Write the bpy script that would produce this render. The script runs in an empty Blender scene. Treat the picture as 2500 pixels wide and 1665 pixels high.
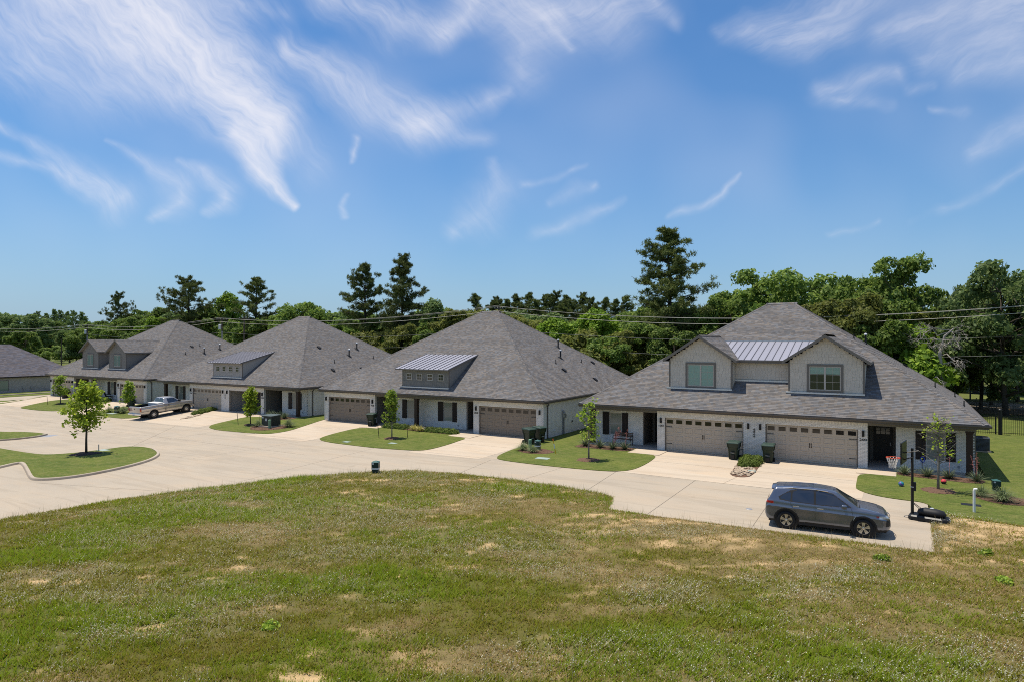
import bpy, bmesh, math, random
import numpy as np
from mathutils import Vector, Matrix, Euler
from mathutils.geometry import tessellate_polygon

sc = bpy.context.scene
R_ = math.radians
PI = math.pi
# ------------------------------------------------------------------ camera
CAM_H = 7.1
FPX = 1576.58                     # focal length in photo pixels (2500 wide)
YAW = math.asin(0.51849918)
cam_d = bpy.data.cameras.new('camera')
cam_d.sensor_width = 36.0
cam_d.lens = FPX / 2500 * 36
cam_d.clip_start = 0.1
cam_d.clip_end = 6000
cam = bpy.data.objects.new('camera', cam_d)
sc.collection.objects.link(cam)
cam.location = (0, 0, CAM_H)
cam.rotation_euler = (PI / 2, 0, YAW)
sc.camera = cam
RX, RY = math.cos(YAW), math.sin(YAW)          # camera right in the world
FX, FY = -math.sin(YAW), math.cos(YAW)         # camera forward in the world

# ------------------------------------------------------------------ sun, exposure
TO_SUN = Vector((-0.27, -0.015, 1.0)).normalized()
sun_d = bpy.data.lights.new('sun', 'SUN')
sun_d.energy = 4.8
sun_d.angle = R_(0.53)
sun_d.color = (1.0, 0.93, 0.81)
sun = bpy.data.objects.new('sun', sun_d)
sc.collection.objects.link(sun)
sun.rotation_euler = (-TO_SUN).to_track_quat('-Z', 'Y').to_euler()
sc.view_settings.view_transform = 'Standard'
sc.view_settings.look = 'None'
sc.view_settings.exposure = 0.14
sc.view_settings.gamma = 1.0
sc.view_settings.use_curve_mapping = False
sc.render.engine = 'CYCLES'
sc.cycles.use_denoising = False
try:
    sc.cycles.denoiser = 'OPENIMAGEDENOISE'
    sc.cycles.denoising_input_passes = 'RGB_ALBEDO_NORMAL'
except Exception:
    pass
sc.cycles.filter_width = 1.0
sc.cycles.max_bounces = 6
sc.cycles.diffuse_bounces = 3
sc.cycles.glossy_bounces = 3
sc.cycles.transmission_bounces = 4
sc.cycles.transparent_max_bounces = 6
sc.cycles.sample_clamp_indirect = 6
sc.cycles.caustics_reflective = False
sc.cycles.caustics_refractive = False

# ------------------------------------------------------------------ world: sky with cirrus
world = bpy.data.worlds.new('World')
sc.world = world
world.use_nodes = True
world.cycles.sampling_method = 'MANUAL'
world.cycles.sample_map_resolution = 256


class NT:
    """short-hand for building node trees"""
    def __init__(self, tree):
        self.t = tree
        self.n = tree.nodes
        self.l = tree.links

    def node(self, typ, **kw):
        nd = self.n.new(typ)
        for k, v in kw.items():
            setattr(nd, k, v)
        return nd

    def put(self, sock, v):
        if v is None:
            return
        if isinstance(v, bpy.types.NodeSocket):
            self.l.new(v, sock)
        else:
            sock.default_value = v

    def math(self, op, a, b=None, c=None, clamp=False):
        nd = self.node('ShaderNodeMath', operation=op)
        self.put(nd.inputs[0], a)
        self.put(nd.inputs[1], b)
        self.put(nd.inputs[2], c)
        if clamp:
            return self.math('MINIMUM', self.math('MAXIMUM', nd.outputs[0], 0.0), 1.0)
        return nd.outputs[0]

    def vmath(self, op, a, b=None, scale=None):
        nd = self.node('ShaderNodeVectorMath', operation=op)
        self.put(nd.inputs[0], a)
        if b is not None:
            self.put(nd.inputs[1], b)
        if scale is not None:
            self.put(nd.inputs['Scale'], scale)
        return nd.outputs['Value'] if op in ('DOT_PRODUCT', 'LENGTH', 'DISTANCE') else nd.outputs['Vector']

    def comb(self, x, y, z=0.0):
        nd = self.node('ShaderNodeCombineXYZ')
        for s, v in zip(nd.inputs, (x, y, z)):
            self.put(s, v)
        return nd.outputs[0]

    def mix(self, f, a, b, typ='MIX'):
        nd = self.node('ShaderNodeMixRGB', blend_type=typ)
        self.put(nd.inputs[0], f)
        self.put(nd.inputs[1], a if not isinstance(a, tuple) else tuple(a[:3]) + (1,))
        self.put(nd.inputs[2], b if not isinstance(b, tuple) else tuple(b[:3]) + (1,))
        return nd.outputs[0]

    def noise(self, vec, scale=5.0, detail=4.0, rough=0.55, dist=0.0, out='Fac'):
        nd = self.node('ShaderNodeTexNoise')
        if vec is not None:
            self.l.new(vec, nd.inputs['Vector'])
        nd.inputs['Scale'].default_value = scale
        nd.inputs['Detail'].default_value = detail
        nd.inputs['Roughness'].default_value = rough
        nd.inputs['Distortion'].default_value = dist
        return nd.outputs[out]

    def ramp(self, fac, stops, interp='LINEAR'):
        nd = self.node('ShaderNodeValToRGB')
        nd.color_ramp.interpolation = interp
        el = nd.color_ramp.elements
        while len(el) < len(stops):
            el.new(0.5)
        for e, (p, c) in zip(el, stops):
            e.position = p
            e.color = (c, c, c, 1) if isinstance(c, (int, float)) else tuple(c[:3]) + (1,)
        self.put(nd.inputs[0], fac)
        return nd.outputs[0]


SKY_TINT = (0.54, 0.86, 1.13)
SKY_LOW = (3.3, 4.35, 5.85)          # pale blue of the air near the horizon


def build_world():
    w = NT(world.node_tree)
    w.n.clear()
    out = w.node('ShaderNodeOutputWorld')
    bg = w.node('ShaderNodeBackground')
    w.l.new(bg.outputs[0], out.inputs[0])
    sky = w.node('ShaderNodeTexSky', sky_type='NISHITA')
    sky.sun_disc = False
    sky.sun_elevation = math.asin(TO_SUN.z)
    sky.sun_rotation = R_(270)
    sky.altitude = 100
    sky.air_density = 1.15
    sky.dust_density = 0.4
    sky.ozone_density = 3.0
    tc = w.node('ShaderNodeTexCoord').outputs['Generated']
    graded = w.mix(1.0, sky.outputs[0], SKY_TINT, 'MULTIPLY')
    el = w.math('MAXIMUM', w.vmath('DOT_PRODUCT', tc, (0, 0, 1)), 0.0)
    low = w.math('POWER', w.math('SUBTRACT', 1.0, el), 7.0)
    graded = w.mix(w.math('MULTIPLY', low, 0.85), graded, SKY_LOW)
    # sky chart: a across, e up, measured on the sky itself (a direction has no distance)
    fd = w.math('MAXIMUM', w.math('ABSOLUTE', w.vmath('DOT_PRODUCT', tc, (FX, FY, 0))), 0.12)
    a = w.math('DIVIDE', w.vmath('DOT_PRODUCT', tc, (RX, RY, 0)), fd)
    e = w.math('DIVIDE', w.vmath('DOT_PRODUCT', tc, (0, 0, 1)), fd)
    p0 = w.comb(a, e, 0.0)
    wn = w.node('ShaderNodeTexNoise')
    w.l.new(p0, wn.inputs['Vector'])
    wn.inputs['Scale'].default_value = 9.0
    wn.inputs['Detail'].default_value = 3.0
    warp = w.vmath('SCALE', w.vmath('SUBTRACT', wn.outputs['Color'], (0.5, 0.5, 0.5)), scale=0.05)
    p = w.vmath('ADD', p0, warp)
    # fibres: noise stretched along the drift of the cirrus
    q = w.vmath('ADD', p0, w.vmath('SCALE', warp, scale=1.5))

    def fibre(angle, sx, sy, off, det):
        c, s_ = math.cos(angle), math.sin(angle)
        x = w.vmath('DOT_PRODUCT', q, (c * sx, s_ * sx, 0))
        y = w.vmath('DOT_PRODUCT', q, (-s_ * sy, c * sy, 0))
        return w.noise(w.comb(x, y, off), 1.0, det, 0.66, 0.0)
    fl = fibre(R_(-44), 13.0, 70.0, 3.1, 6)
    fr = fibre(R_(28), 11.0, 62.0, 7.7, 5)
    side = w.math('MULTIPLY_ADD', a, 2.2, 0.35, clamp=True)
    fib = w.math('ADD', w.math('MULTIPLY', fl, w.math('SUBTRACT', 1.0, side)), w.math('MULTIPLY', fr, side))
    tex = w.math('MULTIPLY_ADD', fib, 2.1, -0.48, clamp=True)
    # drifts of cirrus: (points on the chart given as photo pixels), widths, strength
    S = [
        ([(180, -90), (400, 60), (560, 200), (650, 320)], [125, 115, 92, 60], 2.6),
        ([(650, 300), (672, 400)], [50, 12], 0.75),
        ([(575, 325), (640, 420), (722, 500)], [26, 30, 10], 2.6),
        ([(-120, 60), (120, 90), (330, 120)], [110, 100, 90], 0.72),
        ([(60, 170), (250, 215), (420, 225)], [70, 80, 40], 0.42),
        ([(520, 10), (690, 36)], [30, 26], 0.5),
        ([(780, -10), (960, 40), (1080, 68)], [40, 60, 38], 0.85),
        ([(1075, 80), (1140, 40), (1150, -40)], [32, 40, 40], 0.8),
        ([(700, 120), (860, 215), (1040, 305)], [38, 58, 50], 1.1),
        ([(1000, 300), (1110, 260), (1240, 228)], [40, 38, 14], 0.55),
        ([(1040, 300), (1180, 335)], [40, 22], 0.5),
        ([(700, 270), (770, 400)], [60, 45], 0.3),
        ([(864, 325), (858, 388)], [9, 7], 0.7),
        ([(852, 470), (846, 500), (856, 532)], [6, 8, 9], 0.75),
        ([(-60, 290), (70, 345), (180, 420), (300, 480)], [10, 16, 34, 36], 0.62),
        ([(-60, 365), (80, 405), (200, 450), (270, 500)], [8, 14, 28, 34], 0.55),
        ([(260, 340), (350, 385), (440, 450), (440, 490), (380, 525)], [6, 18, 40, 34, 12], 0.6),
        ([(430, 390), (500, 415), (555, 465), (545, 500), (500, 530)], [8, 18, 26, 22, 10], 0.68),
        ([(1200, 412), (1215, 470), (1180, 520), (1100, 570)], [14, 46, 52, 24], 0.5),
        ([(1270, 455), (1350, 432), (1435, 402)], [8, 10, 7], 0.4),
        ([(1335, 495), (1400, 465), (1460, 446)], [10, 20, 8], 0.45),
        ([(1310, 570), (1420, 530), (1525, 482)], [14, 18, 8], 0.4),
        ([(1640, 532), (1760, 490), (1812, 436)], [10, 9, 5], 0.55),
        ([(1160, -30), (1330, 30), (1500, 20)], [70, 80, 80], 0.95),
        ([(1230, 40), (1275, 110), (1280, 190)], [50, 60, 50], 0.5),
        ([(1340, 40), (1390, 125)], [40, 12], 0.5),
        ([(1580, -20), (1650, 45)], [40, 18], 0.55),
        ([(1760, 80), (1950, 70), (2130, -30)], [20, 70, 60], 0.6),
        ([(1880, 110), (2060, 80)], [30, 40], 0.4),
        ([(2150, 90), (2330, 30), (2500, -20)], [30, 64, 70], 0.6),
        ([(2250, 150), (2420, 110), (2560, 20)], [40, 70, 80], 0.42),
        ([(1990, 215), (2080, 210), (2180, 190)], [16, 30, 20], 0.55),
        ([(2000, 240), (2160, 262)], [22, 14], 0.45),
        ([(2210, 225), (2270, 210)], [16, 10], 0.4),
        ([(2270, 265), (2360, 282)], [8, 12], 0.45),
        ([(2330, 190), (2560, 140)], [30, 50], 0.35),
        ([(2380, 370), (2560, 280)], [20, 44], 0.45),
        ([(2230, 540), (2400, 465), (2560, 390)], [10, 14, 14], 0.3),
        ([(2020, 570), (2150, 540)], [8, 8], 0.25),
    ]
    tot = None
    for pts, wd, st in S:
        best = None
        for (q0, q1, w0, w1) in zip(pts[:-1], pts[1:], wd[:-1], wd[1:]):
            a0 = Vector(((q0[0] - 1250) / FPX, (833 - q0[1]) / FPX, 0))
            a1 = Vector(((q1[0] - 1250) / FPX, (833 - q1[1]) / FPX, 0))
            d = a1 - a0
            rel = w.vmath('SUBTRACT', p, tuple(a0))
            t = w.math('MINIMUM', w.math('MAXIMUM', w.vmath('DOT_PRODUCT', rel, tuple(d / d.length_squared)), 0.0), 1.0)
            dist = w.vmath('DISTANCE', rel, w.vmath('SCALE', tuple(d), scale=t))
            m = w.math('DIVIDE', dist, w.math('MULTIPLY_ADD', t, (w1 - w0) / FPX * 2.0, w0 / FPX * 2.0))
            best = m if best is None else w.math('MINIMUM', best, m)
        best = w.math('MAXIMUM', w.math('SUBTRACT', 1.0, best), 0.0)
        best = w.math('MULTIPLY', best, best)
        tot = w.math('MULTIPLY', best, st) if tot is None else w.math('MULTIPLY_ADD', best, st, tot)
    # cirrus goes on over the unseen sky, made denser overhead to brighten the shade
    pl = w.vmath('DIVIDE', tc, w.comb(*[w.math('MAXIMUM', w.vmath('DOT_PRODUCT', tc, (0, 0, 1)), 0.08)] * 3))
    gen = w.noise(w.vmath('MULTIPLY', pl, (0.55, 1.6, 0.0)), 1.2, 4.0, 0.6, 0.0)
    gen = w.math('MULTIPLY_ADD', gen, 2.4, -1.1, clamp=True)
    up = w.math('MULTIPLY_ADD', e, 2.6, -1.35, clamp=True)
    den = w.math('MULTIPLY', w.math('MULTIPLY', tot, 0.70), w.math('MULTIPLY_ADD', tex, 1.0, 0.26))
    den = w.math('ADD', den, w.math('MULTIPLY', gen, w.math('MULTIPLY', up, 0.7)))
    veil = w.math('MULTIPLY_ADD', w.noise(p0, 3.0, 2.0, 0.55, 0.0), 0.6, -0.24, clamp=True)
    den = w.math('ADD', den, w.math('MULTIPLY', veil, w.math('MULTIPLY', e, 3.0, clamp=True)))
    den = w.math('MULTIPLY', den, w.math('MULTIPLY', w.math('MAXIMUM', e, 0.0), 14.0, clamp=True))
    den = w.math('MULTIPLY', w.math('SUBTRACT', 1.0, w.math('EXPONENT', w.math('MULTIPLY', den, -1.0))), 0.92)
    col = w.mix(den, graded, (8.3, 8.2, 8.7))
    w.l.new(col, bg.inputs['Color'])
    bg.inputs['Strength'].default_value = 0.10


build_world()

# ------------------------------------------------------------------ helpers
COL = sc.collection


def obj(name, me, mat=None, parent=None, loc=None, rot=None):
    o = bpy.data.objects.new(name, me)
    COL.objects.link(o)
    if mat is not None and me is not None and len(me.materials) == 0:
        me.materials.append(mat)
    if parent is not None:
        o.parent = parent
    if loc is not None:
        o.location = loc
    if rot is not None:
        o.rotation_euler = rot
    return o


def thing(name, label, cat, loc=(0, 0, 0), rz=0.0, group=None):
    o = bpy.data.objects.new(name, None)
    COL.objects.link(o)
    o.empty_display_size = 0.2
    o.location = loc
    o.rotation_euler = (0, 0, rz)
    return tag(o, label, cat, group)


def tag(o, label=None, cat=None, group=None, kind=None):
    if label:
        o['label'] = label
    if cat:
        o['category'] = cat
    if group:
        o['group'] = group
    if kind:
        o['kind'] = kind
    return o


def copy_tree(o, parent=None):
    c = o.copy()
    COL.objects.link(c)
    c.parent = parent
    for ch in list(o.children):
        copy_tree(ch, c)
    return c


class MB:
    """collects simple shapes into one mesh"""
    def __init__(self):
        self.v = []
        self.f = []

    def add(self, V, F):
        n = len(self.v)
        self.v.extend([tuple(p) for p in V])
        self.f.extend([tuple(i + n for i in q) for q in F])
        return self

    def box(self, x0, x1, y0, y1, z0, z1):
        V = [(x0, y0, z0), (x1, y0, z0), (x1, y1, z0), (x0, y1, z0), (x0, y0, z1), (x1, y0, z1), (x1, y1, z1), (x0, y1, z1)]
        return self.add(V, [(0, 3, 2, 1), (4, 5, 6, 7), (0, 1, 5, 4), (1, 2, 6, 5), (2, 3, 7, 6), (3, 0, 4, 7)])

    def cbox(self, c, s):
        return self.box(c[0] - s[0] / 2, c[0] + s[0] / 2, c[1] - s[1] / 2, c[1] + s[1] / 2, c[2] - s[2] / 2, c[2] + s[2] / 2)

    def bevbox(self, x0, x1, y0, y1, z0, z1, b):
        """box with chamfered edges"""
        bm = bmesh.new()
        bmesh.ops.create_cube(bm, size=1)
        for v in bm.verts:
            v.co = Vector(((x0 + x1) / 2 + v.co.x * (x1 - x0), (y0 + y1) / 2 + v.co.y * (y1 - y0), (z0 + z1) / 2 + v.co.z * (z1 - z0)))
        bmesh.ops.bevel(bm, geom=bm.edges[:], offset=b, segments=2, affect='EDGES', profile=0.6)
        return self.bm(bm)

    def bm(self, bm, free=True):
        bm.verts.index_update()
        self.add([v.co[:] for v in bm.verts], [[v.index for v in f.verts] for f in bm.faces])
        if free:
            bm.free()
        return self

    def tube(self, pts, r, n=6, caps=True):
        pts = [Vector(p) for p in pts]
        rs = r if isinstance(r, (list, tuple)) else [r] * len(pts)
        rings = []
        prev = None
        for i, p in enumerate(pts):
            d = (pts[min(i + 1, len(pts) - 1)] - pts[max(i - 1, 0)]).normalized()
            if prev is None:
                u = d.orthogonal().normalized()
            else:
                u = (prev - d * prev.dot(d))
                u = u.normalized() if u.length > 1e-6 else d.orthogonal().normalized()
            prev = u
            w = d.cross(u)
            rings.append([p + (u * math.cos(2 * PI * k / n) + w * math.sin(2 * PI * k / n)) * rs[i] for k in range(n)])
        V = [q for ring in rings for q in ring]
        F = []
        for i in range(len(pts) - 1):
            for k in range(n):
                F.append((i * n + k, i * n + (k + 1) % n, (i + 1) * n + (k + 1) % n, (i + 1) * n + k))
        if caps:
            F.append(tuple(range(n))[::-1])
            F.append(tuple((len(pts) - 1) * n + k for k in range(n)))
        return self.add(V, F)

    def lathe(self, prof, n=16, axis='Z', c=(0, 0, 0), close=False):
        V, F = [], []
        for r, h in prof:
            for k in range(n):
                t = 2 * PI * k / n
                if axis == 'Z':
                    V.append((c[0] + r * math.cos(t), c[1] + r * math.sin(t), c[2] + h))
                elif axis == 'Y':
                    V.append((c[0] + r * math.cos(t), c[1] + h, c[2] + r * math.sin(t)))
                else:
                    V.append((c[0] + h, c[1] + r * math.cos(t), c[2] + r * math.sin(t)))
        m = len(prof)
        for i in range(m if close else m - 1):
            j = (i + 1) % m
            for k in range(n):
                F.append((i * n + k, i * n + (k + 1) % n, j * n + (k + 1) % n, j * n + k))
        if not close:
            F.append(tuple(range(n))[::-1])
            F.append(tuple((m - 1) * n + k for k in range(n)))
        return self.add(V, F)

    def prism(self, poly, z0, z1):
        """poly: list of (x,y), counter-clockwise, extruded in z"""
        n = len(poly)
        V = [(x, y, z0) for x, y in poly] + [(x, y, z1) for x, y in poly]
        F = [tuple(range(n))[::-1], tuple(range(n, 2 * n))] + [(k, (k + 1) % n, n + (k + 1) % n, n + k) for k in range(n)]
        return self.add(V, F)

    def prism_y(self, poly, y0, y1):
        """poly: list of (x,z) seen from -y, extruded from y0 (front) to y1"""
        n = len(poly)
        V = [(x, y0, z) for x, z in poly] + [(x, y1, z) for x, z in poly]
        F = [tuple(range(n)), tuple(range(n, 2 * n))[::-1]] + [(k, n + k, n + (k + 1) % n, (k + 1) % n) for k in range(n)]
        return self.add(V, F)

    def mesh(self, name, smooth=False):
        me = bpy.data.meshes.new(name)
        me.from_pydata(self.v, [], self.f)
        if smooth:
            me.polygons.foreach_set('use_smooth', [True] * len(me.polygons))
        me.update()
        return me

    def build(self, name, mat, parent=None, smooth=False, loc=None, rot=None):
        return obj(name, self.mesh(name, smooth), mat, parent, loc, rot)


def np_mesh(name, V, F, smooth=False):
    """fast mesh from numpy arrays; F is (n,3) or (n,4)"""
    V = np.asarray(V, dtype=np.float32)
    F = np.asarray(F, dtype=np.int32)
    k = F.shape[1]
    me = bpy.data.meshes.new(name)
    me.vertices.add(len(V))
    me.vertices.foreach_set('co', V.ravel())
    me.loops.add(F.size)
    me.loops.foreach_set('vertex_index', F.ravel())
    me.polygons.add(len(F))
    me.polygons.foreach_set('loop_start', np.arange(0, F.size, k, dtype=np.int32))
    me.polygons.foreach_set('loop_total', np.full(len(F), k, dtype=np.int32))
    if smooth:
        me.polygons.foreach_set('use_smooth', np.ones(len(F), dtype=bool))
    me.update(calc_edges=True)
    return me


def vcol(me, C):
    """per-vertex colour attribute"""
    at = me.color_attributes.new('Col', 'FLOAT_COLOR', 'POINT')
    C = np.asarray(C, dtype=np.float32)
    if C.shape[1] == 3:
        C = np.concatenate([C, np.ones((len(C), 1), np.float32)], 1)
    at.data.foreach_set('color', C.ravel())


# ------------------------------------------------------------------ materials
MATS = {}


def pmat(name, col, rough=0.7, metal=0.0, spec=0.35, coat=0.0, var=0.0, vscale=3.0, bump=0.0, bscale=60.0, island=0.0, objrand=0.0,
         stain=None, trans=0.0):
    """principled material with some procedural variation"""
    m = bpy.data.materials.new(name)
    m.use_nodes = True
    w = NT(m.node_tree)
    b = w.n['Principled BSDF']
    b.inputs['Roughness'].default_value = rough
    b.inputs['Metallic'].default_value = metal
    b.inputs['Specular IOR Level'].default_value = spec
    if coat:
        b.inputs['Coat Weight'].default_value = coat
        b.inputs['Coat Roughness'].default_value = 0.04
    c = tuple(col) + (1,)
    geo = w.node('ShaderNodeNewGeometry')
    pos = geo.outputs['Position']
    src = None
    if var > 0:
        f = w.noise(pos, vscale, 5, 0.6)
        v = w.math('MULTIPLY_ADD', w.math('SUBTRACT', f, 0.5), 2 * var, 1.0)
        src = w.mix(1.0, c, w.comb(v, v, v), 'MULTIPLY')
    if stain:
        sc_, colr, lo, hi = stain
        f = w.ramp(w.noise(pos, sc_, 6, 0.65, 0.4), [(lo, 0.0), (hi, 1.0)])
        src = w.mix(f, src if src is not None else c, tuple(colr))
    if island > 0 or objrand > 0:
        r = 0.0
        if island > 0:
            r = geo.outputs['Random Per Island']
        if objrand > 0:
            oi = w.node('ShaderNodeObjectInfo').outputs['Random']
            r = w.math('FRACT', w.math('ADD', w.math('MULTIPLY', oi, 7.31), r))
        k = max(island, objrand)
        v = w.math('MULTIPLY_ADD', w.math('SUBTRACT', r, 0.5), 2 * k, 1.0)
        src = w.mix(1.0, src if src is not None else c, w.comb(v, v, v), 'MULTIPLY')
    if src is not None:
        w.l.new(src, b.inputs['Base Color'])
    else:
        b.inputs['Base Color'].default_value = c
    if bump > 0:
        bn = w.node('ShaderNodeBump')
        bn.inputs['Strength'].default_value = bump
        bn.inputs['Distance'].default_value = 0.02
        w.l.new(w.noise(pos, bscale, 3, 0.6), bn.inputs['Height'])
        w.l.new(bn.outputs[0], b.inputs['Normal'])
    MATS[name] = m
    return m


def leaf_mat(name, c0, c1, c2=None, trans=0.35, big=0.5, attr=False):
    """foliage: colour varies by leaf, by clump and by tree"""
    m = bpy.data.materials.new(name)
    m.use_nodes = True
    w = NT(m.node_tree)
    b = w.n['Principled BSDF']
    geo = w.node('ShaderNodeNewGeometry')
    if attr:
        at = w.node('ShaderNodeAttribute', attribute_name='Col')
        r = geo.outputs['Random Per Island']
        v = w.math('MULTIPLY_ADD', r, 0.5, 0.75)
        col = w.mix(1.0, at.outputs['Color'], w.comb(v, v, v), 'MULTIPLY')
    else:
        oi = w.node('ShaderNodeObjectInfo').outputs['Random']
        r = geo.outputs['Random Per Island']
        n = w.noise(geo.outputs['Position'], big, 3, 0.6)
        f = w.math('ADD', w.math('MULTIPLY', r, 0.55), w.math('MULTIPLY_ADD', n, 1.3, -0.42), clamp=True)
        col = w.mix(f, tuple(c0), tuple(c1))
        if c2 is not None:
            col = w.mix(w.math('MULTIPLY', w.math('POWER', r, 3.0), 0.8), col, tuple(c2))
        v = w.math('MULTIPLY_ADD', oi, 0.4, 0.8)
        col = w.mix(1.0, col, w.comb(v, v, w.math('MULTIPLY', v, 0.95)), 'MULTIPLY')
    w.l.new(col, b.inputs['Base Color'])
    b.inputs['Roughness'].default_value = 0.6
    b.inputs['Specular IOR Level'].default_value = 0.25
    tr = w.node('ShaderNodeBsdfTranslucent')
    w.l.new(col, tr.inputs['Color'])
    mx = w.node('ShaderNodeMixShader')
    mx.inputs[0].default_value = trans
    w.l.new(b.outputs[0], mx.inputs[1])
    w.l.new(tr.outputs[0], mx.inputs[2])
    w.l.new(mx.outputs[0], w.n['Material Output'].inputs['Surface'])
    MATS[name] = m
    return m


def glass_mat(name, tint, rough=0.03, spec=0.9):
    """window glass seen from outside: dark room behind a reflecting pane"""
    m = pmat(name, tint, rough=rough, spec=spec)
    return m


M = MATS
# building
pmat('brick', (0.72, 0.685, 0.63), 0.85, island=0.06, objrand=0.06, var=0.03, vscale=9)
pmat('brick_grey', (0.36, 0.34, 0.325), 0.85, island=0.13, objrand=0.1, var=0.08, vscale=9)
pmat('mortar', (0.52, 0.49, 0.45), 0.9, var=0.1, vscale=12)
pmat('fascia', (0.105, 0.09, 0.078), 0.5, var=0.06)
pmat('soffit', (0.30, 0.27, 0.235), 0.7)
pmat('garage_tan', (0.45, 0.385, 0.305), 0.55, var=0.05, vscale=1.2)
pmat('garage_brown', (0.24, 0.195, 0.15), 0.55, var=0.05, vscale=1.2)
pmat('black_metal', (0.012, 0.011, 0.011), 0.45)
pmat('lite', (0.018, 0.016, 0.014), 0.05, spec=0.6)
pmat('wood_dark', (0.035, 0.018, 0.011), 0.6, var=0.35, vscale=14)
pmat('shutter', (0.020, 0.012, 0.009), 0.6, var=0.3, vscale=14)
pmat('shake_light', (0.56, 0.505, 0.43), 0.8, island=0.045, objrand=0.045, var=0.03, vscale=6)
pmat('shake_taupe', (0.215, 0.20, 0.178), 0.8, island=0.08, objrand=0.08)
pmat('shake_cream', (0.37, 0.345, 0.31), 0.8, island=0.08, objrand=0.08)
pmat('trim_taupe', (0.16, 0.142, 0.122), 0.6, var=0.05)
pmat('trim_white', (0.66, 0.64, 0.60), 0.55)
pmat('flashing', (0.62, 0.62, 0.61), 0.35, metal=0.3)
pmat('metal_roof', (0.36, 0.35, 0.385), 0.38, metal=0.25, spec=0.5, var=0.05, objrand=0.05)
pmat('metal_seam', (0.15, 0.147, 0.16), 0.4, metal=0.3)
pmat('pane_dark', (0.025, 0.03, 0.026), 0.04, spec=0.75)
pmat('pane_green', (0.13, 0.22, 0.175), 0.08, spec=0.6, var=0.1, vscale=4)
pmat('blind', (0.27, 0.40, 0.33), 0.25, spec=0.6)
pmat('pane_grey', (0.20, 0.22, 0.20), 0.08, spec=0.6)
pmat('frame_tan', (0.46, 0.42, 0.365), 0.6)
pmat('room_wall', (0.42, 0.40, 0.37), 0.9)
pmat('door_dark', (0.02, 0.018, 0.017), 0.5)
pmat('vent', (0.012, 0.012, 0.013), 0.6)
pmat('vent_cap', (0.75, 0.75, 0.75), 0.4)
pmat('grey_metal', (0.30, 0.30, 0.31), 0.5, metal=0.2)
pmat('white_plastic', (0.75, 0.75, 0.74), 0.4)


def shingle_mat(name, base, k=0.42):
    m = bpy.data.materials.new(name)
    m.use_nodes = True
    w = NT(m.node_tree)
    b = w.n['Principled BSDF']
    geo = w.node('ShaderNodeNewGeometry')
    pos = geo.outputs['Position']
    oi = w.node('ShaderNodeObjectInfo').outputs['Random']
    r = w.math('FRACT', w.math('ADD', geo.outputs['Random Per Island'], w.math('MULTIPLY', oi, 5.37)))
    v = w.math('ADD', w.math('MULTIPLY_ADD', r, 2 * k, 1 - k), w.math('MULTIPLY_ADD', w.noise(pos, 0.35, 4, 0.6), 0.3, -0.15))
    v = w.math('MULTIPLY', v, w.math('MULTIPLY_ADD', w.noise(pos, 120, 2, 0.6), 0.6, 0.7))
    warm = w.mix(w.math('FRACT', w.math('MULTIPLY', r, 13.7)), (base[0] * 1.10, base[1] * 0.99, base[2] * 0.90), (base[0] * 0.93, base[1] * 0.98, base[2] * 1.08))
    w.l.new(w.mix(1.0, warm, w.comb(v, v, v), 'MULTIPLY'), b.inputs['Base Color'])
    b.inputs['Roughness'].default_value = 0.92
    b.inputs['Specular IOR Level'].default_value = 0.2
    MATS[name] = m
    return m


shingle_mat('shingle', (0.146, 0.140, 0.134), 0.23)
shingle_mat('shingle_slate', (0.110, 0.106, 0.118), 0.25)


def concrete_mat(name, c0, c1, c2, joints=True):
    m = bpy.data.materials.new(name)
    m.use_nodes = True
    w = NT(m.node_tree)
    b = w.n['Principled BSDF']
    pos = w.node('ShaderNodeNewGeometry').outputs['Position']
    mp = w.vmath('MULTIPLY', pos, (1.0, 1.6, 1.0))
    f1 = w.ramp(w.noise(mp, 0.16, 6, 0.62, 0.8), [(0.36, 0.0), (0.66, 1.0)])
    f2 = w.ramp(w.noise(w.vmath('MULTIPLY', pos, (0.5, 1.5, 1.0)), 0.55, 6, 0.65, 0.5), [(0.48, 0.0), (0.74, 1.0)])
    c = w.mix(f1, tuple(c0), tuple(c1))
    c = w.mix(w.math('MULTIPLY', f2, 0.75), c, tuple(c2))
    f3 = w.ramp(w.noise(pos, 2.4, 6, 0.7, 0.3), [(0.60, 0.0), (0.80, 1.0)])
    c = w.mix(w.math('MULTIPLY', f3, 0.30), c, (c0[0] * 0.55, c0[1] * 0.53, c0[2] * 0.50))
    f4 = w.ramp(w.noise(w.vmath('MULTIPLY', pos, (0.12, 1.1, 1.0)), 1.0, 5, 0.6, 1.2), [(0.50, 0.0), (0.60, 1.0), (0.72, 0.2)])
    c = w.mix(w.math('MULTIPLY', f4, 0.32), c, (c0[0] * 0.66, c0[1] * 0.65, c0[2] * 0.63))
    f5 = w.ramp(w.noise(pos, 0.9, 3, 0.5, 0.2), [(0.68, 0.0), (0.74, 1.0)])
    c = w.mix(w.math('MULTIPLY', f5, 0.28), c, (c0[0] * 0.55, c0[1] * 0.52, c0[2] * 0.48))
    g = w.math('MULTIPLY_ADD', w.noise(pos, 30, 5, 0.75), 0.44, 0.78)
    c = w.mix(1.0, c, w.comb(g, g, g), 'MULTIPLY')
    w.l.new(c, b.inputs['Base Color'])
    b.inputs['Roughness'].default_value = 0.85
    b.inputs['Specular IOR Level'].default_value = 0.25
    bn = w.node('ShaderNodeBump')
    bn.inputs['Strength'].default_value = 0.25
    bn.inputs['Distance'].default_value = 0.01
    w.l.new(w.noise(pos, 70, 3, 0.7), bn.inputs['Height'])
    w.l.new(bn.outputs[0], b.inputs['Normal'])
    MATS[name] = m
    return m


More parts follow.
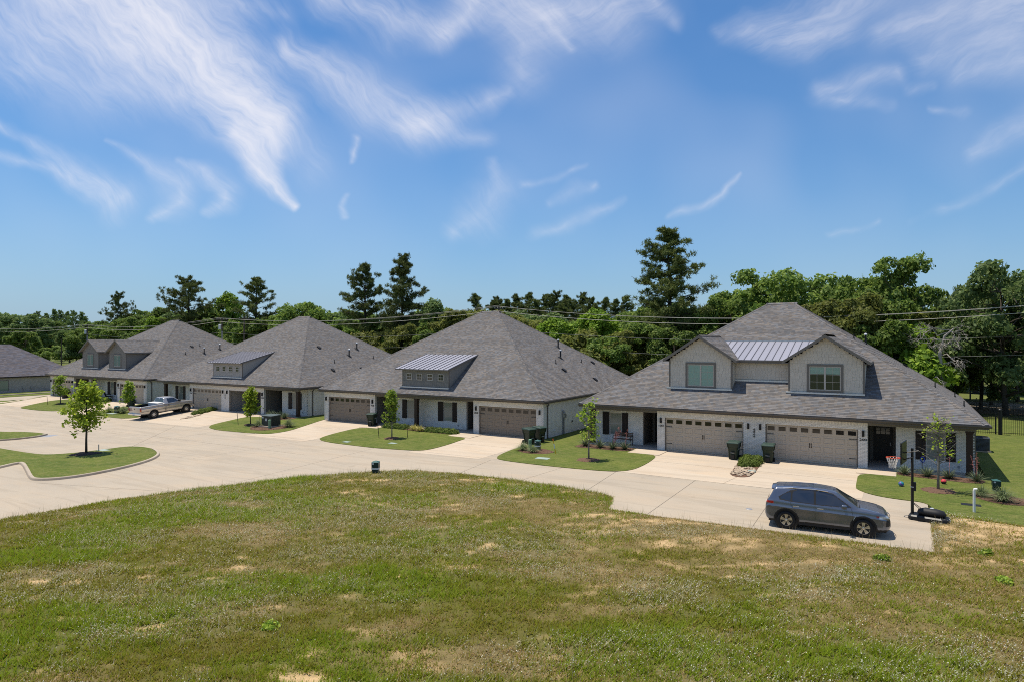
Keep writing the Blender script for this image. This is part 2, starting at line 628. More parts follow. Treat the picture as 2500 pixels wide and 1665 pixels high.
concrete_mat('concrete_street', (0.415, 0.347, 0.262), (0.365, 0.31, 0.24), (0.43, 0.335, 0.235))
concrete_mat('concrete_drive', (0.52, 0.43, 0.325), (0.47, 0.385, 0.29), (0.53, 0.40, 0.27))
concrete_mat('concrete_kerb', (0.44, 0.37, 0.285), (0.38, 0.315, 0.245), (0.33, 0.26, 0.19))
pmat('concrete_porch', (0.36, 0.33, 0.295), 0.85, var=0.15, vscale=2, bump=0.2)
pmat('joint', (0.26, 0.215, 0.165), 0.95)


def lawn_mat(name, c0, c1, c2):
    m = bpy.data.materials.new(name)
    m.use_nodes = True
    w = NT(m.node_tree)
    b = w.n['Principled BSDF']
    pos = w.node('ShaderNodeNewGeometry').outputs['Position']
    f1 = w.ramp(w.noise(pos, 0.5, 5, 0.6, 0.4), [(0.35, 0.0), (0.68, 1.0)])
    f2 = w.ramp(w.noise(w.vmath('MULTIPLY', pos, (1.0, 2.2, 1.0)), 1.7, 6, 0.75, 0.3), [(0.42, 0.0), (0.66, 1.0)])
    f3 = w.noise(w.vmath('MULTIPLY', pos, (1.0, 0.45, 1.0)), 18, 6, 0.8)
    c = w.mix(f1, tuple(c0), tuple(c1))
    c = w.mix(w.math('MULTIPLY', f2, 0.7), c, tuple(c2))
    g = w.math('MULTIPLY_ADD', f3, 2.2, -0.1)
    c = w.mix(1.0, c, w.comb(g, g, g), 'MULTIPLY')
    w.l.new(c, b.inputs['Base Color'])
    b.inputs['Roughness'].default_value = 0.9
    b.inputs['Specular IOR Level'].default_value = 0.1
    bn = w.node('ShaderNodeBump')
    bn.inputs['Strength'].default_value = 0.9
    bn.inputs['Distance'].default_value = 0.03
    w.l.new(w.noise(pos, 42, 5, 0.75), bn.inputs['Height'])
    w.l.new(bn.outputs[0], b.inputs['Normal'])
    MATS[name] = m
    return m


lawn_mat('lawn', (0.074, 0.108, 0.020), (0.118, 0.145, 0.027), (0.190, 0.178, 0.060))
lawn_mat('lawn_far', (0.09, 0.12, 0.026), (0.12, 0.14, 0.036), (0.16, 0.145, 0.06))


def field_soil_mat():
    m = bpy.data.materials.new('field_soil')
    m.use_nodes = True
    w = NT(m.node_tree)
    b = w.n['Principled BSDF']
    pos = w.node('ShaderNodeNewGeometry').outputs['Position']
    at = w.node('ShaderNodeAttribute', attribute_name='Col').outputs['Color']
    g = w.math('MULTIPLY_ADD', w.noise(pos, 7, 7, 0.75), 1.1, 0.45)
    c = w.mix(1.0, at, w.comb(g, g, g), 'MULTIPLY')
    w.l.new(c, b.inputs['Base Color'])
    b.inputs['Roughness'].default_value = 0.95
    b.inputs['Specular IOR Level'].default_value = 0.1
    bn = w.node('ShaderNodeBump')
    bn.inputs['Strength'].default_value = 0.8
    bn.inputs['Distance'].default_value = 0.05
    w.l.new(w.noise(pos, 14, 6, 0.75), bn.inputs['Height'])
    w.l.new(bn.outputs[0], b.inputs['Normal'])
    MATS['field_soil'] = m


field_soil_mat()
leaf_mat('grass_blade', None, None, attr=True, trans=0.42)
leaf_mat('leaf_dark', (0.083, 0.139, 0.033), (0.208, 0.310, 0.064), (0.349, 0.419, 0.094), trans=0.5)
leaf_mat('leaf_mid', (0.079, 0.144, 0.029), (0.199, 0.295, 0.059), (0.319, 0.393, 0.085), trans=0.5)
leaf_mat('leaf_olive', (0.100, 0.122, 0.029), (0.217, 0.245, 0.053), (0.331, 0.329, 0.088), trans=0.5)
leaf_mat('leaf_bright', (0.103, 0.191, 0.019), (0.216, 0.327, 0.035), (0.319, 0.431, 0.047), trans=0.4)
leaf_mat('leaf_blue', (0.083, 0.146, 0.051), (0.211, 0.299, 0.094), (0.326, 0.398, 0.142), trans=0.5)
leaf_mat('needle', (0.054, 0.084, 0.022), (0.138, 0.180, 0.046), (0.264, 0.276, 0.077), trans=0.3, big=0.8)
leaf_mat('leaf_maple', (0.187, 0.290, 0.023), (0.403, 0.516, 0.049), (0.582, 0.637, 0.084), trans=0.5, big=2.0)
leaf_mat('leaf_young', (0.142, 0.252, 0.023), (0.316, 0.433, 0.052), (0.480, 0.525, 0.081), trans=0.4, big=2.0)
leaf_mat('yucca_blade', (0.068, 0.093, 0.053), (0.143, 0.180, 0.098), (0.225, 0.255, 0.150), trans=0.1)
leaf_mat('grass_clump', (0.119, 0.161, 0.070), (0.231, 0.280, 0.133), (0.336, 0.364, 0.210), trans=0.3)
leaf_mat('yucca_yellow', (0.396, 0.356, 0.113), (0.660, 0.581, 0.224), (0.185, 0.211, 0.066), trans=0.2)
leaf_mat('juniper', (0.068, 0.112, 0.018), (0.158, 0.217, 0.036), (0.240, 0.285, 0.053), trans=0.2, big=3.0)
pmat('bark', (0.065, 0.052, 0.040), 0.95, var=0.35, vscale=6)
pmat('bark_pine', (0.050, 0.038, 0.030), 0.95, var=0.35, vscale=5)
pmat('bark_grey', (0.19, 0.17, 0.145), 0.95, var=0.3, vscale=8)
pmat('dead_wood', (0.34, 0.30, 0.26), 0.9, var=0.3, vscale=3)
pmat('mulch', (0.135, 0.075, 0.046), 0.95, var=0.5, vscale=22, bump=0.8, bscale=40)
pmat('mulch_dark', (0.050, 0.030, 0.022), 0.95, var=0.5, vscale=22, bump=0.8, bscale=40)

# ------------------------------------------------------------------ terrain: the street falls gently towards the far end of the row
def s_x(x):
    if x > -14:
        return 0.0
    s = max(-0.6, -0.6 * (-14 - x) / 46.0)
    if x < -96:
        s -= 0.4 * min(1.0, (-96 - x) / 16.0)
    return s


def hz(x, y):
    b = min(1.0, max(0.0, (41 - y) / 7.4))
    if x < -96:
        b = b + (1 - b) * min(1.0, (-96 - x) / 3.0)
    return s_x(x) * b


def pix(u, v):
    """photo pixel -> point on the ground (the ray meets the terrain)"""
    rx = RX * (u - 1250) / FPX + FX
    ry = RY * (u - 1250) / FPX + FY
    rz = (833 - v) / FPX
    z = 0.0
    for _ in range(60):
        t = (z - CAM_H) / rz
        z = 0.5 * z + 0.5 * hz(t * rx, t * ry)
    return t * rx, t * ry


def at_row(u, v, Y):
    """photo pixel -> (x, z) on the vertical plane at depth Y"""
    rx = RX * (u - 1250) / FPX + FX
    ry = RY * (u - 1250) / FPX + FY
    t = Y / ry
    return t * rx, CAM_H + t * (833 - v) / FPX


YCUTS = [33.6, 35.4, 37.3, 39.2, 41.0]


def sheet(name, poly, dz, mat, skirt=0.12, kind='structure', parent=None, xstep=4.0, round_=0):
    """a ground sheet that follows the terrain, with a skirt so that it has thickness"""
    bm = bmesh.new()
    vs = [bm.verts.new((x, y, 0)) for x, y in poly]
    for tri in tessellate_polygon([[Vector((x, y, 0)) for x, y in poly]]):
        p = [poly[i] for i in tri]
        ar = (p[1][0] - p[0][0]) * (p[2][1] - p[0][1]) - (p[2][0] - p[0][0]) * (p[1][1] - p[0][1])
        if abs(ar) > 1e-7:
            bm.faces.new([vs[i] for i in (tri if ar > 0 else tri[::-1])])
    xs = [p[0] for p in poly]
    ys = [p[1] for p in poly]
    cuts = []
    if min(xs) < -14:
        x = -14.0
        while x > max(min(xs), -116):
            if x < max(xs):
                cuts.append(((x, 0, 0), (1, 0, 0)))
            x -= xstep
        cuts += [((0, y, 0), (0, 1, 0)) for y in YCUTS if min(ys) < y < max(ys)]
    for co, no in cuts:
        bmesh.ops.bisect_plane(bm, geom=bm.verts[:] + bm.edges[:] + bm.faces[:], plane_co=co, plane_no=no)
    for v in bm.verts:
        v.co.z = hz(v.co.x, v.co.y) + dz
    if skirt:
        ed = [e for e in bm.edges if len(e.link_faces) == 1]
        r = bmesh.ops.extrude_edge_only(bm, edges=ed)
        for g in r['geom']:
            if isinstance(g, bmesh.types.BMVert):
                g.co.z -= skirt
    bmesh.ops.recalc_face_normals(bm, faces=bm.faces[:])
    up = sum(f.normal.z * f.calc_area() for f in bm.faces)
    if up < 0:
        bmesh.ops.reverse_faces(bm, faces=bm.faces[:])
    me = bpy.data.meshes.new(name)
    bm.to_mesh(me)
    bm.free()
    o = obj(name, me, mat, parent)
    if kind:
        o['kind'] = kind
    return o


def smooth_poly(poly, n=2):
    """closed polygon with its corners cut (only for lawns)"""
    for _ in range(n):
        q = []
        for a, b in zip(poly, poly[1:] + poly[:1]):
            L = math.hypot(b[0] - a[0], b[1] - a[1])
            k = min(0.25, 0.5 / max(L, 1e-6))
            q.append((a[0] + (b[0] - a[0]) * k, a[1] + (b[1] - a[1]) * k))
            q.append((b[0] + (a[0] - b[0]) * k, b[1] + (a[1] - b[1]) * k))
        poly = q
    return poly


# base ground to the horizon
gx = [-3500, -1200, -500, -250, -160, -130, -116, -112, -106, -99, -96] + [-14 - 4 * i for i in range(21)][::-1][1:] + [-8, 0, 8, 40, 120, 300, 900, 3500]
gx = sorted(set(gx))
gy = [-900, -300, -60, -10, 10, 33.6, 35.4, 37.3, 39.2, 41, 60, 90, 150, 300, 700, 1600, 4000]
V = [(x, y, hz(x, y) - 0.08) for y in gy for x in gx]
F = [(j * len(gx) + i, j * len(gx) + i + 1, (j + 1) * len(gx) + i + 1, (j + 1) * len(gx) + i) for j in range(len(gy) - 1) for i in range(len(gx) - 1)]
g_me = bpy.data.meshes.new('ground')
g_me.from_pydata(V, [], F)
tag(obj('ground', g_me, M['lawn_far']), kind='structure')

FIELD_EDGE = [(-32.2, -30), (-31.9, 0), (-31.7, 11.8), (-31.4, 13.5), (-31.0, 16.1), (-29.6, 19.6), (-28.5, 21.8), (-27.5, 23.9), (-25.3, 26.5), (-23.6, 27.9), (-20.6, 28.5),
              (-16.9, 28.4), (-14.0, 28.1), (-12.1, 27.95), (-11.35, 27.6), (-11.0, 26.6), (-10.7, 25.5), (-8.8, 25.45), (-4.3, 25.7), (-1.8, 25.8), (0.9, 25.9)]
street_poly = FIELD_EDGE + [(0.9, 33.75), (-0.1, 33.75), (-1.0, 41.25), (-95.8, 41.25), (-95.8, 90), (-110.3, 90), (-110.3, 41), (-150, 41), (-150, -30)]
street = sheet('street', street_poly, 0.0, M['concrete_street'], skirt=0.15)
for nm, x0, x1, y0 in (('driveway', -13.6, -1.6, 33.1), ('driveway', -27.9, -22.25, 32.75), ('driveway', -45.0, -38.0, 33.0),
                       ('driveway', -65.6, -53.0, 34.25), ('driveway', -79.4, -73.4, 34.4), ('driveway', -95.3, -88.0, 34.5)):
    sheet(nm, [(x0, y0), (x1, y0), (x1, 41.3), (x0, 41.3)], 0.006, M['concrete_drive'], skirt=0.02)
sheet('walkway', [(-15.05, 39.0), (-13.0, 39.0), (-13.0, 40.78), (-15.05, 40.78)], 0.036, M['concrete_drive'], skirt=0.05)
sheet('walkway', [(-2.2, 39.35), (-0.33, 39.35), (-0.33, 40.78), (-2.2, 40.78)], 0.036, M['concrete_drive'], skirt=0.05)
sheet('walkway', [(-38.8, 39.4), (-36.9, 39.5), (-36.9, 40.78), (-38.8, 40.78)], 0.034, M['concrete_drive'], skirt=0.05)
sheet('walkway', [(-29.4, 39.15), (-27.3, 39.05), (-27.3, 40.78), (-29.4, 40.78)], 0.034, M['concrete_drive'], skirt=0.05)
sheet('walkway', [(-53.7, 39.6), (-51.6, 39.9), (-51.6, 40.78), (-53.7, 40.78)], 0.034, M['concrete_drive'], skirt=0.05)
# sawn joints
for k, (a, b) in enumerate([((-4.95, 25.8), (-5.15, 33.2)), ((-13.4, 33.05), (-12.9, 28.1)), ((-7.45, 35.0), (-7.7, 33.1)), ((-39.0, 16.0), (-30.2, 18.3)), ((-21.4, 32.8), (-20.7, 28.6)),
                            ((-65.5, 34.2), (-14.0, 33.0)), ((-31.0, 32.9), (-29.5, 21.0)), ((-38.0, 33.5), (-38.5, 24.5)), ((-49.5, 33.9), (-47.5, 25.6)), ((-60.0, 34.2), (-58.5, 26.0)), ((-72.0, 34.4), (-70.0, 24.0)), ((-16.5, 32.6), (-16.8, 28.5)), ((-9.1, 33.1), (-9.0, 25.6)), ((-33.0, 28.8), (-75.0, 29.8)), ((-42.0, 38.0), (-38.6, 38.0)), ((-27.2, 37.0), (-22.2, 37.0)), ((-13.0, 37.1), (-8.2, 37.1)), ((-6.9, 37.1), (-2.0, 37.1)), ((-64.8, 38.0), (-60.5, 38.0)), ((-58.5, 38.0), (-53.4, 38.0)),  ((-13.6, 33.06), (-1.9, 33.1)), ((-47.0, 25.2), (-56.0, 33.9)), ((-2.0, 39.0), (-1.95, 35.2))]):
    d = Vector((b[0] - a[0], b[1] - a[1])).normalized()
    n = Vector((-d.y, d.x)) * 0.008
    sheet('joint', [(a[0] + n.x, a[1] + n.y), (b[0] + n.x, b[1] + n.y), (b[0] - n.x, b[1] - n.y), (a[0] - n.x, a[1] - n.y)], 0.0105, M['joint'], skirt=0, parent=street, kind=None)

LAWNS = [
    [(-2.08, 39.35), (-2.0, 35.6), (-1.9, 35.0), (-1.5, 34.4), (-0.9, 33.95), (-0.1, 33.75), (0.95, 33.72), (1.1, 31.8), (6, 31.0), (14, 30.6), (45, 30), (45, 74), (3.7, 74), (3.7, 41.3), (-0.35, 41.3), (-0.35, 39.35)],
    [(-21.45, 33.55), (-21.8, 34.3), (-22.1, 36.2), (-22.15, 38.3), (-22.2, 41.3), (-22.3, 62), (-19.0, 62), (-19.0, 41.3), (-15.0, 41.3), (-15.0, 39.05), (-14.4, 38.98), (-13.05, 39.0), (-12.75, 36.6), (-12.7, 34.6),
     (-12.9, 33.6), (-13.4, 33.0), (-14.3, 32.75), (-16.1, 32.65), (-18.1, 32.7), (-20.4, 32.95), (-21.1, 33.2)],
    [(-37.4, 33.85), (-38.1, 34.6), (-38.55, 36.6), (-38.6, 39.35), (-36.9, 39.4), (-36.9, 41.3), (-29.4, 41.3), (-29.4, 39.1), (-27.5, 39.0), (-27.4, 38.0), (-27.15, 36.3), (-27.1, 34.3), (-27.5, 33.4), (-31, 32.95), (-35.6, 33.3)],
    [(-52.3, 34.8), (-53.0, 35.6), (-53.6, 39.7), (-51.6, 39.9), (-51.6, 41.3), (-48.0, 41.3), (-47.9, 62), (-44.8, 62), (-44.8, 40.9), (-43.9, 38.2), (-43.1, 35.8), (-43.4, 34.6), (-43.9, 34.1), (-46.2, 33.9), (-49.8, 33.9), (-51.5, 34.3)],
    [(-73.5, 35.6), (-74.0, 37.5), (-73.9, 41.3), (-73.5, 62), (-70.3, 62), (-70.3, 41.3), (-65.6, 41.0), (-65.1, 36.6), (-64.8, 35.5), (-65.2, 34.7), (-66.6, 34.45), (-70, 34.5), (-72.6, 34.9)],
    [(-87.0, 34.05), (-88.4, 36.0), (-89.5, 38.6), (-88.4, 40.0), (-80.2, 41.2), (-79.2, 39.6), (-78.7, 37.5), (-77.7, 35.3), (-79.4, 34.25), (-83, 33.9)],
    [(-95.4, 40.9), (-94.3, 37.5), (-93.5, 34.8), (-97, 32.4), (-105, 31.5), (-105, 36.4), (-101.8, 37.8)],
    [(-110.6, 20), (-110.6, 90), (-114.3, 90), (-114.3, 20)],
    [(-115.0, 20), (-115.0, 90), (-119.2, 90), (-119.2, 20)],
]
for poly in LAWNS:
    sheet('lawn', smooth_poly(poly, 2), 0.03, M['lawn'], skirt=0.06)

# islands with kerbs
ISL = [(-45.8, 17.0), (-46.5, 18.15), (-46.1, 18.3), (-43.2, 17.35), (-40.4, 16.4), (-39.6, 16.3), (-38.8, 16.9), (-38.5, 18.0), (-38.65, 19.3), (-39.1, 20.9), (-40.0, 22.6), (-41.3, 23.9), (-42.7, 24.7), (-44.3, 25.25),
       (-46.0, 25.4), (-47.1, 24.9), (-47.1, 23.6), (-47.25, 22.0), (-47.8, 20.85), (-48.7, 20.3), (-51.2, 20.2), (-54.4, 20.2), (-63, 20.2), (-63, 11), (-42.2, 11)]
ISL2 = [(-64.9, 24.1), (-63.6, 25.0), (-61.8, 25.5), (-60.7, 25.55), (-60.0, 25.4), (-59.35, 24.6), (-59.2, 23.2), (-59.6, 22.1), (-62, 18.5), (-72, 18.5), (-72, 24.1)]


def kerb(path, w=0.16, h=0.13):
    """kerb stone with a rounded top, swept along the path"""
    pts = [Vector((x, y, 0)) for x, y in path]
    # subdivide for smooth bends
    for _ in range(2):
        q = [pts[0]]
        for a, b in zip(pts[:-1], pts[1:]):
            q += [a * 0.75 + b * 0.25, a * 0.25 + b * 0.75]
        pts = q + [pts[-1]]
    prof = [(-w / 2, -0.10), (-w / 2 - 0.03, 0.0), (-w / 2 + 0.005, h - 0.025), (-w / 2 + 0.03, h), (w / 2, h), (w / 2, -0.10)]
    Vv, Ff = [], []
    n = len(prof)
    for i, p in enumerate(pts):
        d = (pts[min(i + 1, len(pts) - 1)] - pts[max(i - 1, 0)]).normalized()
        nn = Vector((-d.y, d.x, 0))
        for a, z in prof:
            q = p + nn * a
            Vv.append((q.x, q.y, hz(q.x, q.y) + z))
    for i in range(len(pts) - 1):
        for k in range(n):
            Ff.append((i * n + k, i * n + (k + 1) % n, (i + 1) * n + (k + 1) % n, (i + 1) * n + k))
    b = MB().add(Vv, Ff)
    return tag(b.build('kerb', M['concrete_kerb']), kind='structure')


sheet('island_lawn', smooth_poly(ISL, 1), 0.10, M['lawn'], skirt=0.12)
sheet('island_lawn', smooth_poly(ISL2, 1), 0.10, M['lawn'], skirt=0.12)
kerb([(-42.2, 11)] + ISL[0:14][::1])
kerb([(-60.1, 25.5)] + ISL2[5:8] + [(-62, 18.5)])

# kerb line and verge beyond the cross street
sheet('kerb', [(-114.4, 20), (-114.9, 20), (-114.9, 90), (-114.4, 90)], 0.12, M['concrete_kerb'], skirt=0.2)
# pale path behind the back fence
sheet('path', [(-20, 86), (70, 86), (70, 93.5), (-20, 93.5)], -0.03, M['concrete_street'], skirt=0.05)
sheet('dirt_verge', [(-20, 79.5), (70, 79.5), (70, 85.8), (-20, 85.8)], -0.04, pmat('dirt', (0.17, 0.115, 0.055), 0.95, var=0.4, vscale=1.5), skirt=0.05)


# ------------------------------------------------------------------ field
def vnoise(x, y, seed):
    """smooth value noise on numpy arrays"""
    xi = np.floor(x).astype(np.int64)
    yi = np.floor(y).astype(np.int64)
    fx = x - xi
    fy = y - yi
    fx = fx * fx * (3 - 2 * fx)
    fy = fy * fy * (3 - 2 * fy)

    def h(a, b):
        n = (a * 374761393 + b * 668265263 + seed * 1442695041) & 0xFFFFFFFF
        n = ((n ^ (n >> 13)) * 1274126177) & 0xFFFFFFFF
        return ((n ^ (n >> 16)) & 0xFFFF) / 65535.0
    a = h(xi, yi) * (1 - fx) + h(xi + 1, yi) * fx
    b = h(xi, yi + 1) * (1 - fx) + h(xi + 1, yi + 1) * fx
    return a * (1 - fy) + b * fy


def fbm(x, y, seed, oct_=4, g=0.55):
    s = 0
    a = 1
    t = 0
    for i in range(oct_):
        s = s + a * vnoise(x * 2 ** i + 17.3 * i, y * 2 ** i + 9.1 * i, seed + i)
        t += a
        a *= g
    return s / t


FIELD_POLY = FIELD_EDGE + [(0.95, 31.9), (6, 31.1), (14, 30.7), (45, 30.1), (45, -30)]


def poly_sd(px, py, poly):
    """signed distance to a polygon (positive inside)"""
    inside = np.zeros(px.shape, bool)
    d2 = np.full(px.shape, 1e18)
    for (x0, y0), (x1, y1) in zip(poly, poly[1:] + poly[:1]):
        dx, dy = x1 - x0, y1 - y0
        t = np.clip(((px - x0) * dx + (py - y0) * dy) / (dx * dx + dy * dy), 0, 1)
        d2 = np.minimum(d2, (px - x0 - t * dx) ** 2 + (py - y0 - t * dy) ** 2)
        c = ((y0 > py) != (y1 > py)) & (px < dx * (py - y0) / (dy if dy else 1e-9) + x0)
        inside ^= c
    return np.where(inside, 1, -1) * np.sqrt(d2)


def sx_np(x):
    return np.where(x > -14, 0, np.maximum(-0.6, -0.6 * (-14 - x) / 46.0))


SAND = [(-8.0, 24.6, 2.6, 0.6, 0.75), (-2.5, 24.6, 2.4, 0.5, 0.6), (-5.5, 23.4, 2.6, 0.7, 0.7), (-9.5, 22.3, 2.0, 0.6, 0.6), (4.2, 31.0, 2.4, 1.2, 0.8), (1.8, 29.2, 1.0, 1.3, 0.8), (3.0, 26.4, 1.8, 0.8, 0.5), (-6.7, 22.2, 2.6, 0.7, 0.75), (-4.2, 21.5, 2.4, 0.55, 0.6), (-10.4, 24.3, 1.3, 0.5, 0.8), (2.6, 30.6, 1.8, 1.5, 0.85), (3.6, 29.0, 2.0, 1.0, 0.6), (-24.5, 24.4, 1.2, 0.5, 0.6), (-22.8, 25.3, 1.5, 0.35, 0.8),
        (-9.2, 23.6, 2.4, 0.6, 0.55), (1.2, 24.6, 1.8, 0.5, 0.5), (-10.8, 9.2, 0.9, 0.30, 0.9), (-9.0, 9.5, 0.9, 0.30, 0.9), (-9.8, 11.0, 0.6, 0.3, 0.7), (-6.8, 12.7, 0.5, 0.2, 0.7), (-12.2, 18.6, 0.5, 0.2, 0.6), (-1.9, 23.1, 1.8, 0.5, 0.5),
        (-13.2, 27.2, 1.2, 0.25, 0.6), (-17.0, 27.3, 1.6, 0.3, 0.5), (1.9, 27.2, 0.9, 0.9, 0.6), (5.5, 29.6, 1.6, 0.9, 0.6), (-15.0, 19.6, 0.45, 0.2, 0.7), (-11.4, 16.6, 0.6, 0.25, 0.6)]


def field_masks(x, y):
    """how bare, how green, how dry and how silvery the field is at a place"""
    # patches run across the slope, along the camera's right
    s = x * RX + y * RY
    t = x * FX + y * FY
    bare = (fbm(s * 0.9, t * 1.5, 11, 5, 0.65) - 0.63) * 5.0
    for cx, cy, ru, rv, k in SAND:
        du = ((x - cx) * RX + (y - cy) * RY) / ru
        dv = ((x - cx) * FX + (y - cy) * FY) / rv
        bare = np.maximum(bare, k * 1.35 * np.exp(-(du * du + dv * dv)) + (fbm(s * 2.0, t * 3.0, 15, 5, 0.7) - 0.5) * 2.6 - 0.40)
    bare = np.clip(bare, 0, 1)
    green = np.clip((fbm(s * 0.26, t * 0.42, 23, 4) - 0.40) * 4.0, 0, 1)
    silver = np.clip((fbm(s * 0.22 + 4, t * 0.55 + 8, 37, 5, 0.6) - 0.47) * 4.5, 0, 1)
    # greyer weeds towards the street on the left, greener in the middle
    silver = np.clip(silver + 0.5 * np.exp(-((x + 24) / 6.0) ** 2 - ((y - 18.5) / 4.5) ** 2) + 0.3 * np.exp(-((x + 17) / 4) ** 2 - ((y - 12) / 3.0) ** 2), 0, 1)
    green = np.clip(green + 0.5 * np.exp(-((x + 12) / 4) ** 2 - ((y - 17) / 4) ** 2) - 0.45 * np.exp(-((x + 5) / 6) ** 2 - ((y - 23) / 2.5) ** 2), 0, 1)
    dry = np.clip((fbm(s * 0.35, t * 0.7, 51, 4) - 0.42) * 4.0, 0, 1)
    dry = np.clip(dry + 0.75 * np.exp(-((y - 23.8) / 2.2) ** 2) * (x > -13) + 0.5 * np.exp(-((x - 4) / 4) ** 2 - ((y - 29) / 3) ** 2), 0, 1)
    return bare, green, silver, dry


def build_field():
    st = 0.3
    xs = np.arange(-36, 32.01, st)
    ys = np.arange(-14, 34.01, st)
    X, Y = np.meshgrid(xs, ys)
    sd = poly_sd(X, Y, FIELD_POLY)
    bare, green, silver, dry = field_masks(X, Y)
    bmp = (fbm(X * 0.5, Y * 0.5, 5, 3) - 0.5) * 0.20 * np.clip(sd / 2.5, 0, 1) + (fbm(X * 2.2, Y * 2.2, 6, 3) - 0.5) * 0.06 * np.clip(sd / 0.6, 0, 1)
    Z = sx_np(X) * np.clip((41 - Y) / 7.4, 0, 1) + np.clip(sd * 0.16 - 0.01, -0.07, 0.05) + bmp
    V = np.stack([X, Y, Z], -1).reshape(-1, 3)
    ny, nx = X.shape
    idx = np.arange(ny * nx).reshape(ny, nx)
    F = np.stack([idx[:-1, :-1], idx[:-1, 1:], idx[1:, 1:], idx[1:, :-1]], -1).reshape(-1, 4)
    keep = (sd.ravel()[F] > -0.9).any(1)
    F = F[keep]
    me = np_mesh('field', V, F, smooth=True)
    base = np.array([0.115, 0.102, 0.025])
    C = np.broadcast_to(base, V.shape).copy()
    g, b_, s_, d_ = (a.ravel()[:, None] for a in (green, bare, silver, dry))
    C = C * (1 - 0.6 * g) + np.array([0.105, 0.132, 0.026]) * 0.6 * g
    C = C * (1 - 0.6 * d_) + np.array([0.215, 0.155, 0.075]) * 0.6 * d_
    C = C * (1 - 0.4 * s_) + np.array([0.18, 0.155, 0.08]) * 0.4 * s_
    C = C * (1 - b_) + np.array([0.58, 0.40, 0.21]) * b_
    vcol(me, C)
    tag(obj('field', me, M['field_soil']), kind='structure')
    grid = (xs, ys, Z)
    return grid


FIELD_GRID = build_field()


def field_z(x, y):
    xs, ys, Z = FIELD_GRID
    fx = np.clip((x - xs[0]) / (xs[1] - xs[0]), 0, len(xs) - 1.001)
    fy = np.clip((y - ys[0]) / (ys[1] - ys[0]), 0, len(ys) - 1.001)
    i = fx.astype(int)
    j = fy.astype(int)
    u = fx - i
    v = fy - j
    return (Z[j, i] * (1 - u) + Z[j, i + 1] * u) * (1 - v) + (Z[j + 1, i] * (1 - u) + Z[j + 1, i + 1] * u) * v


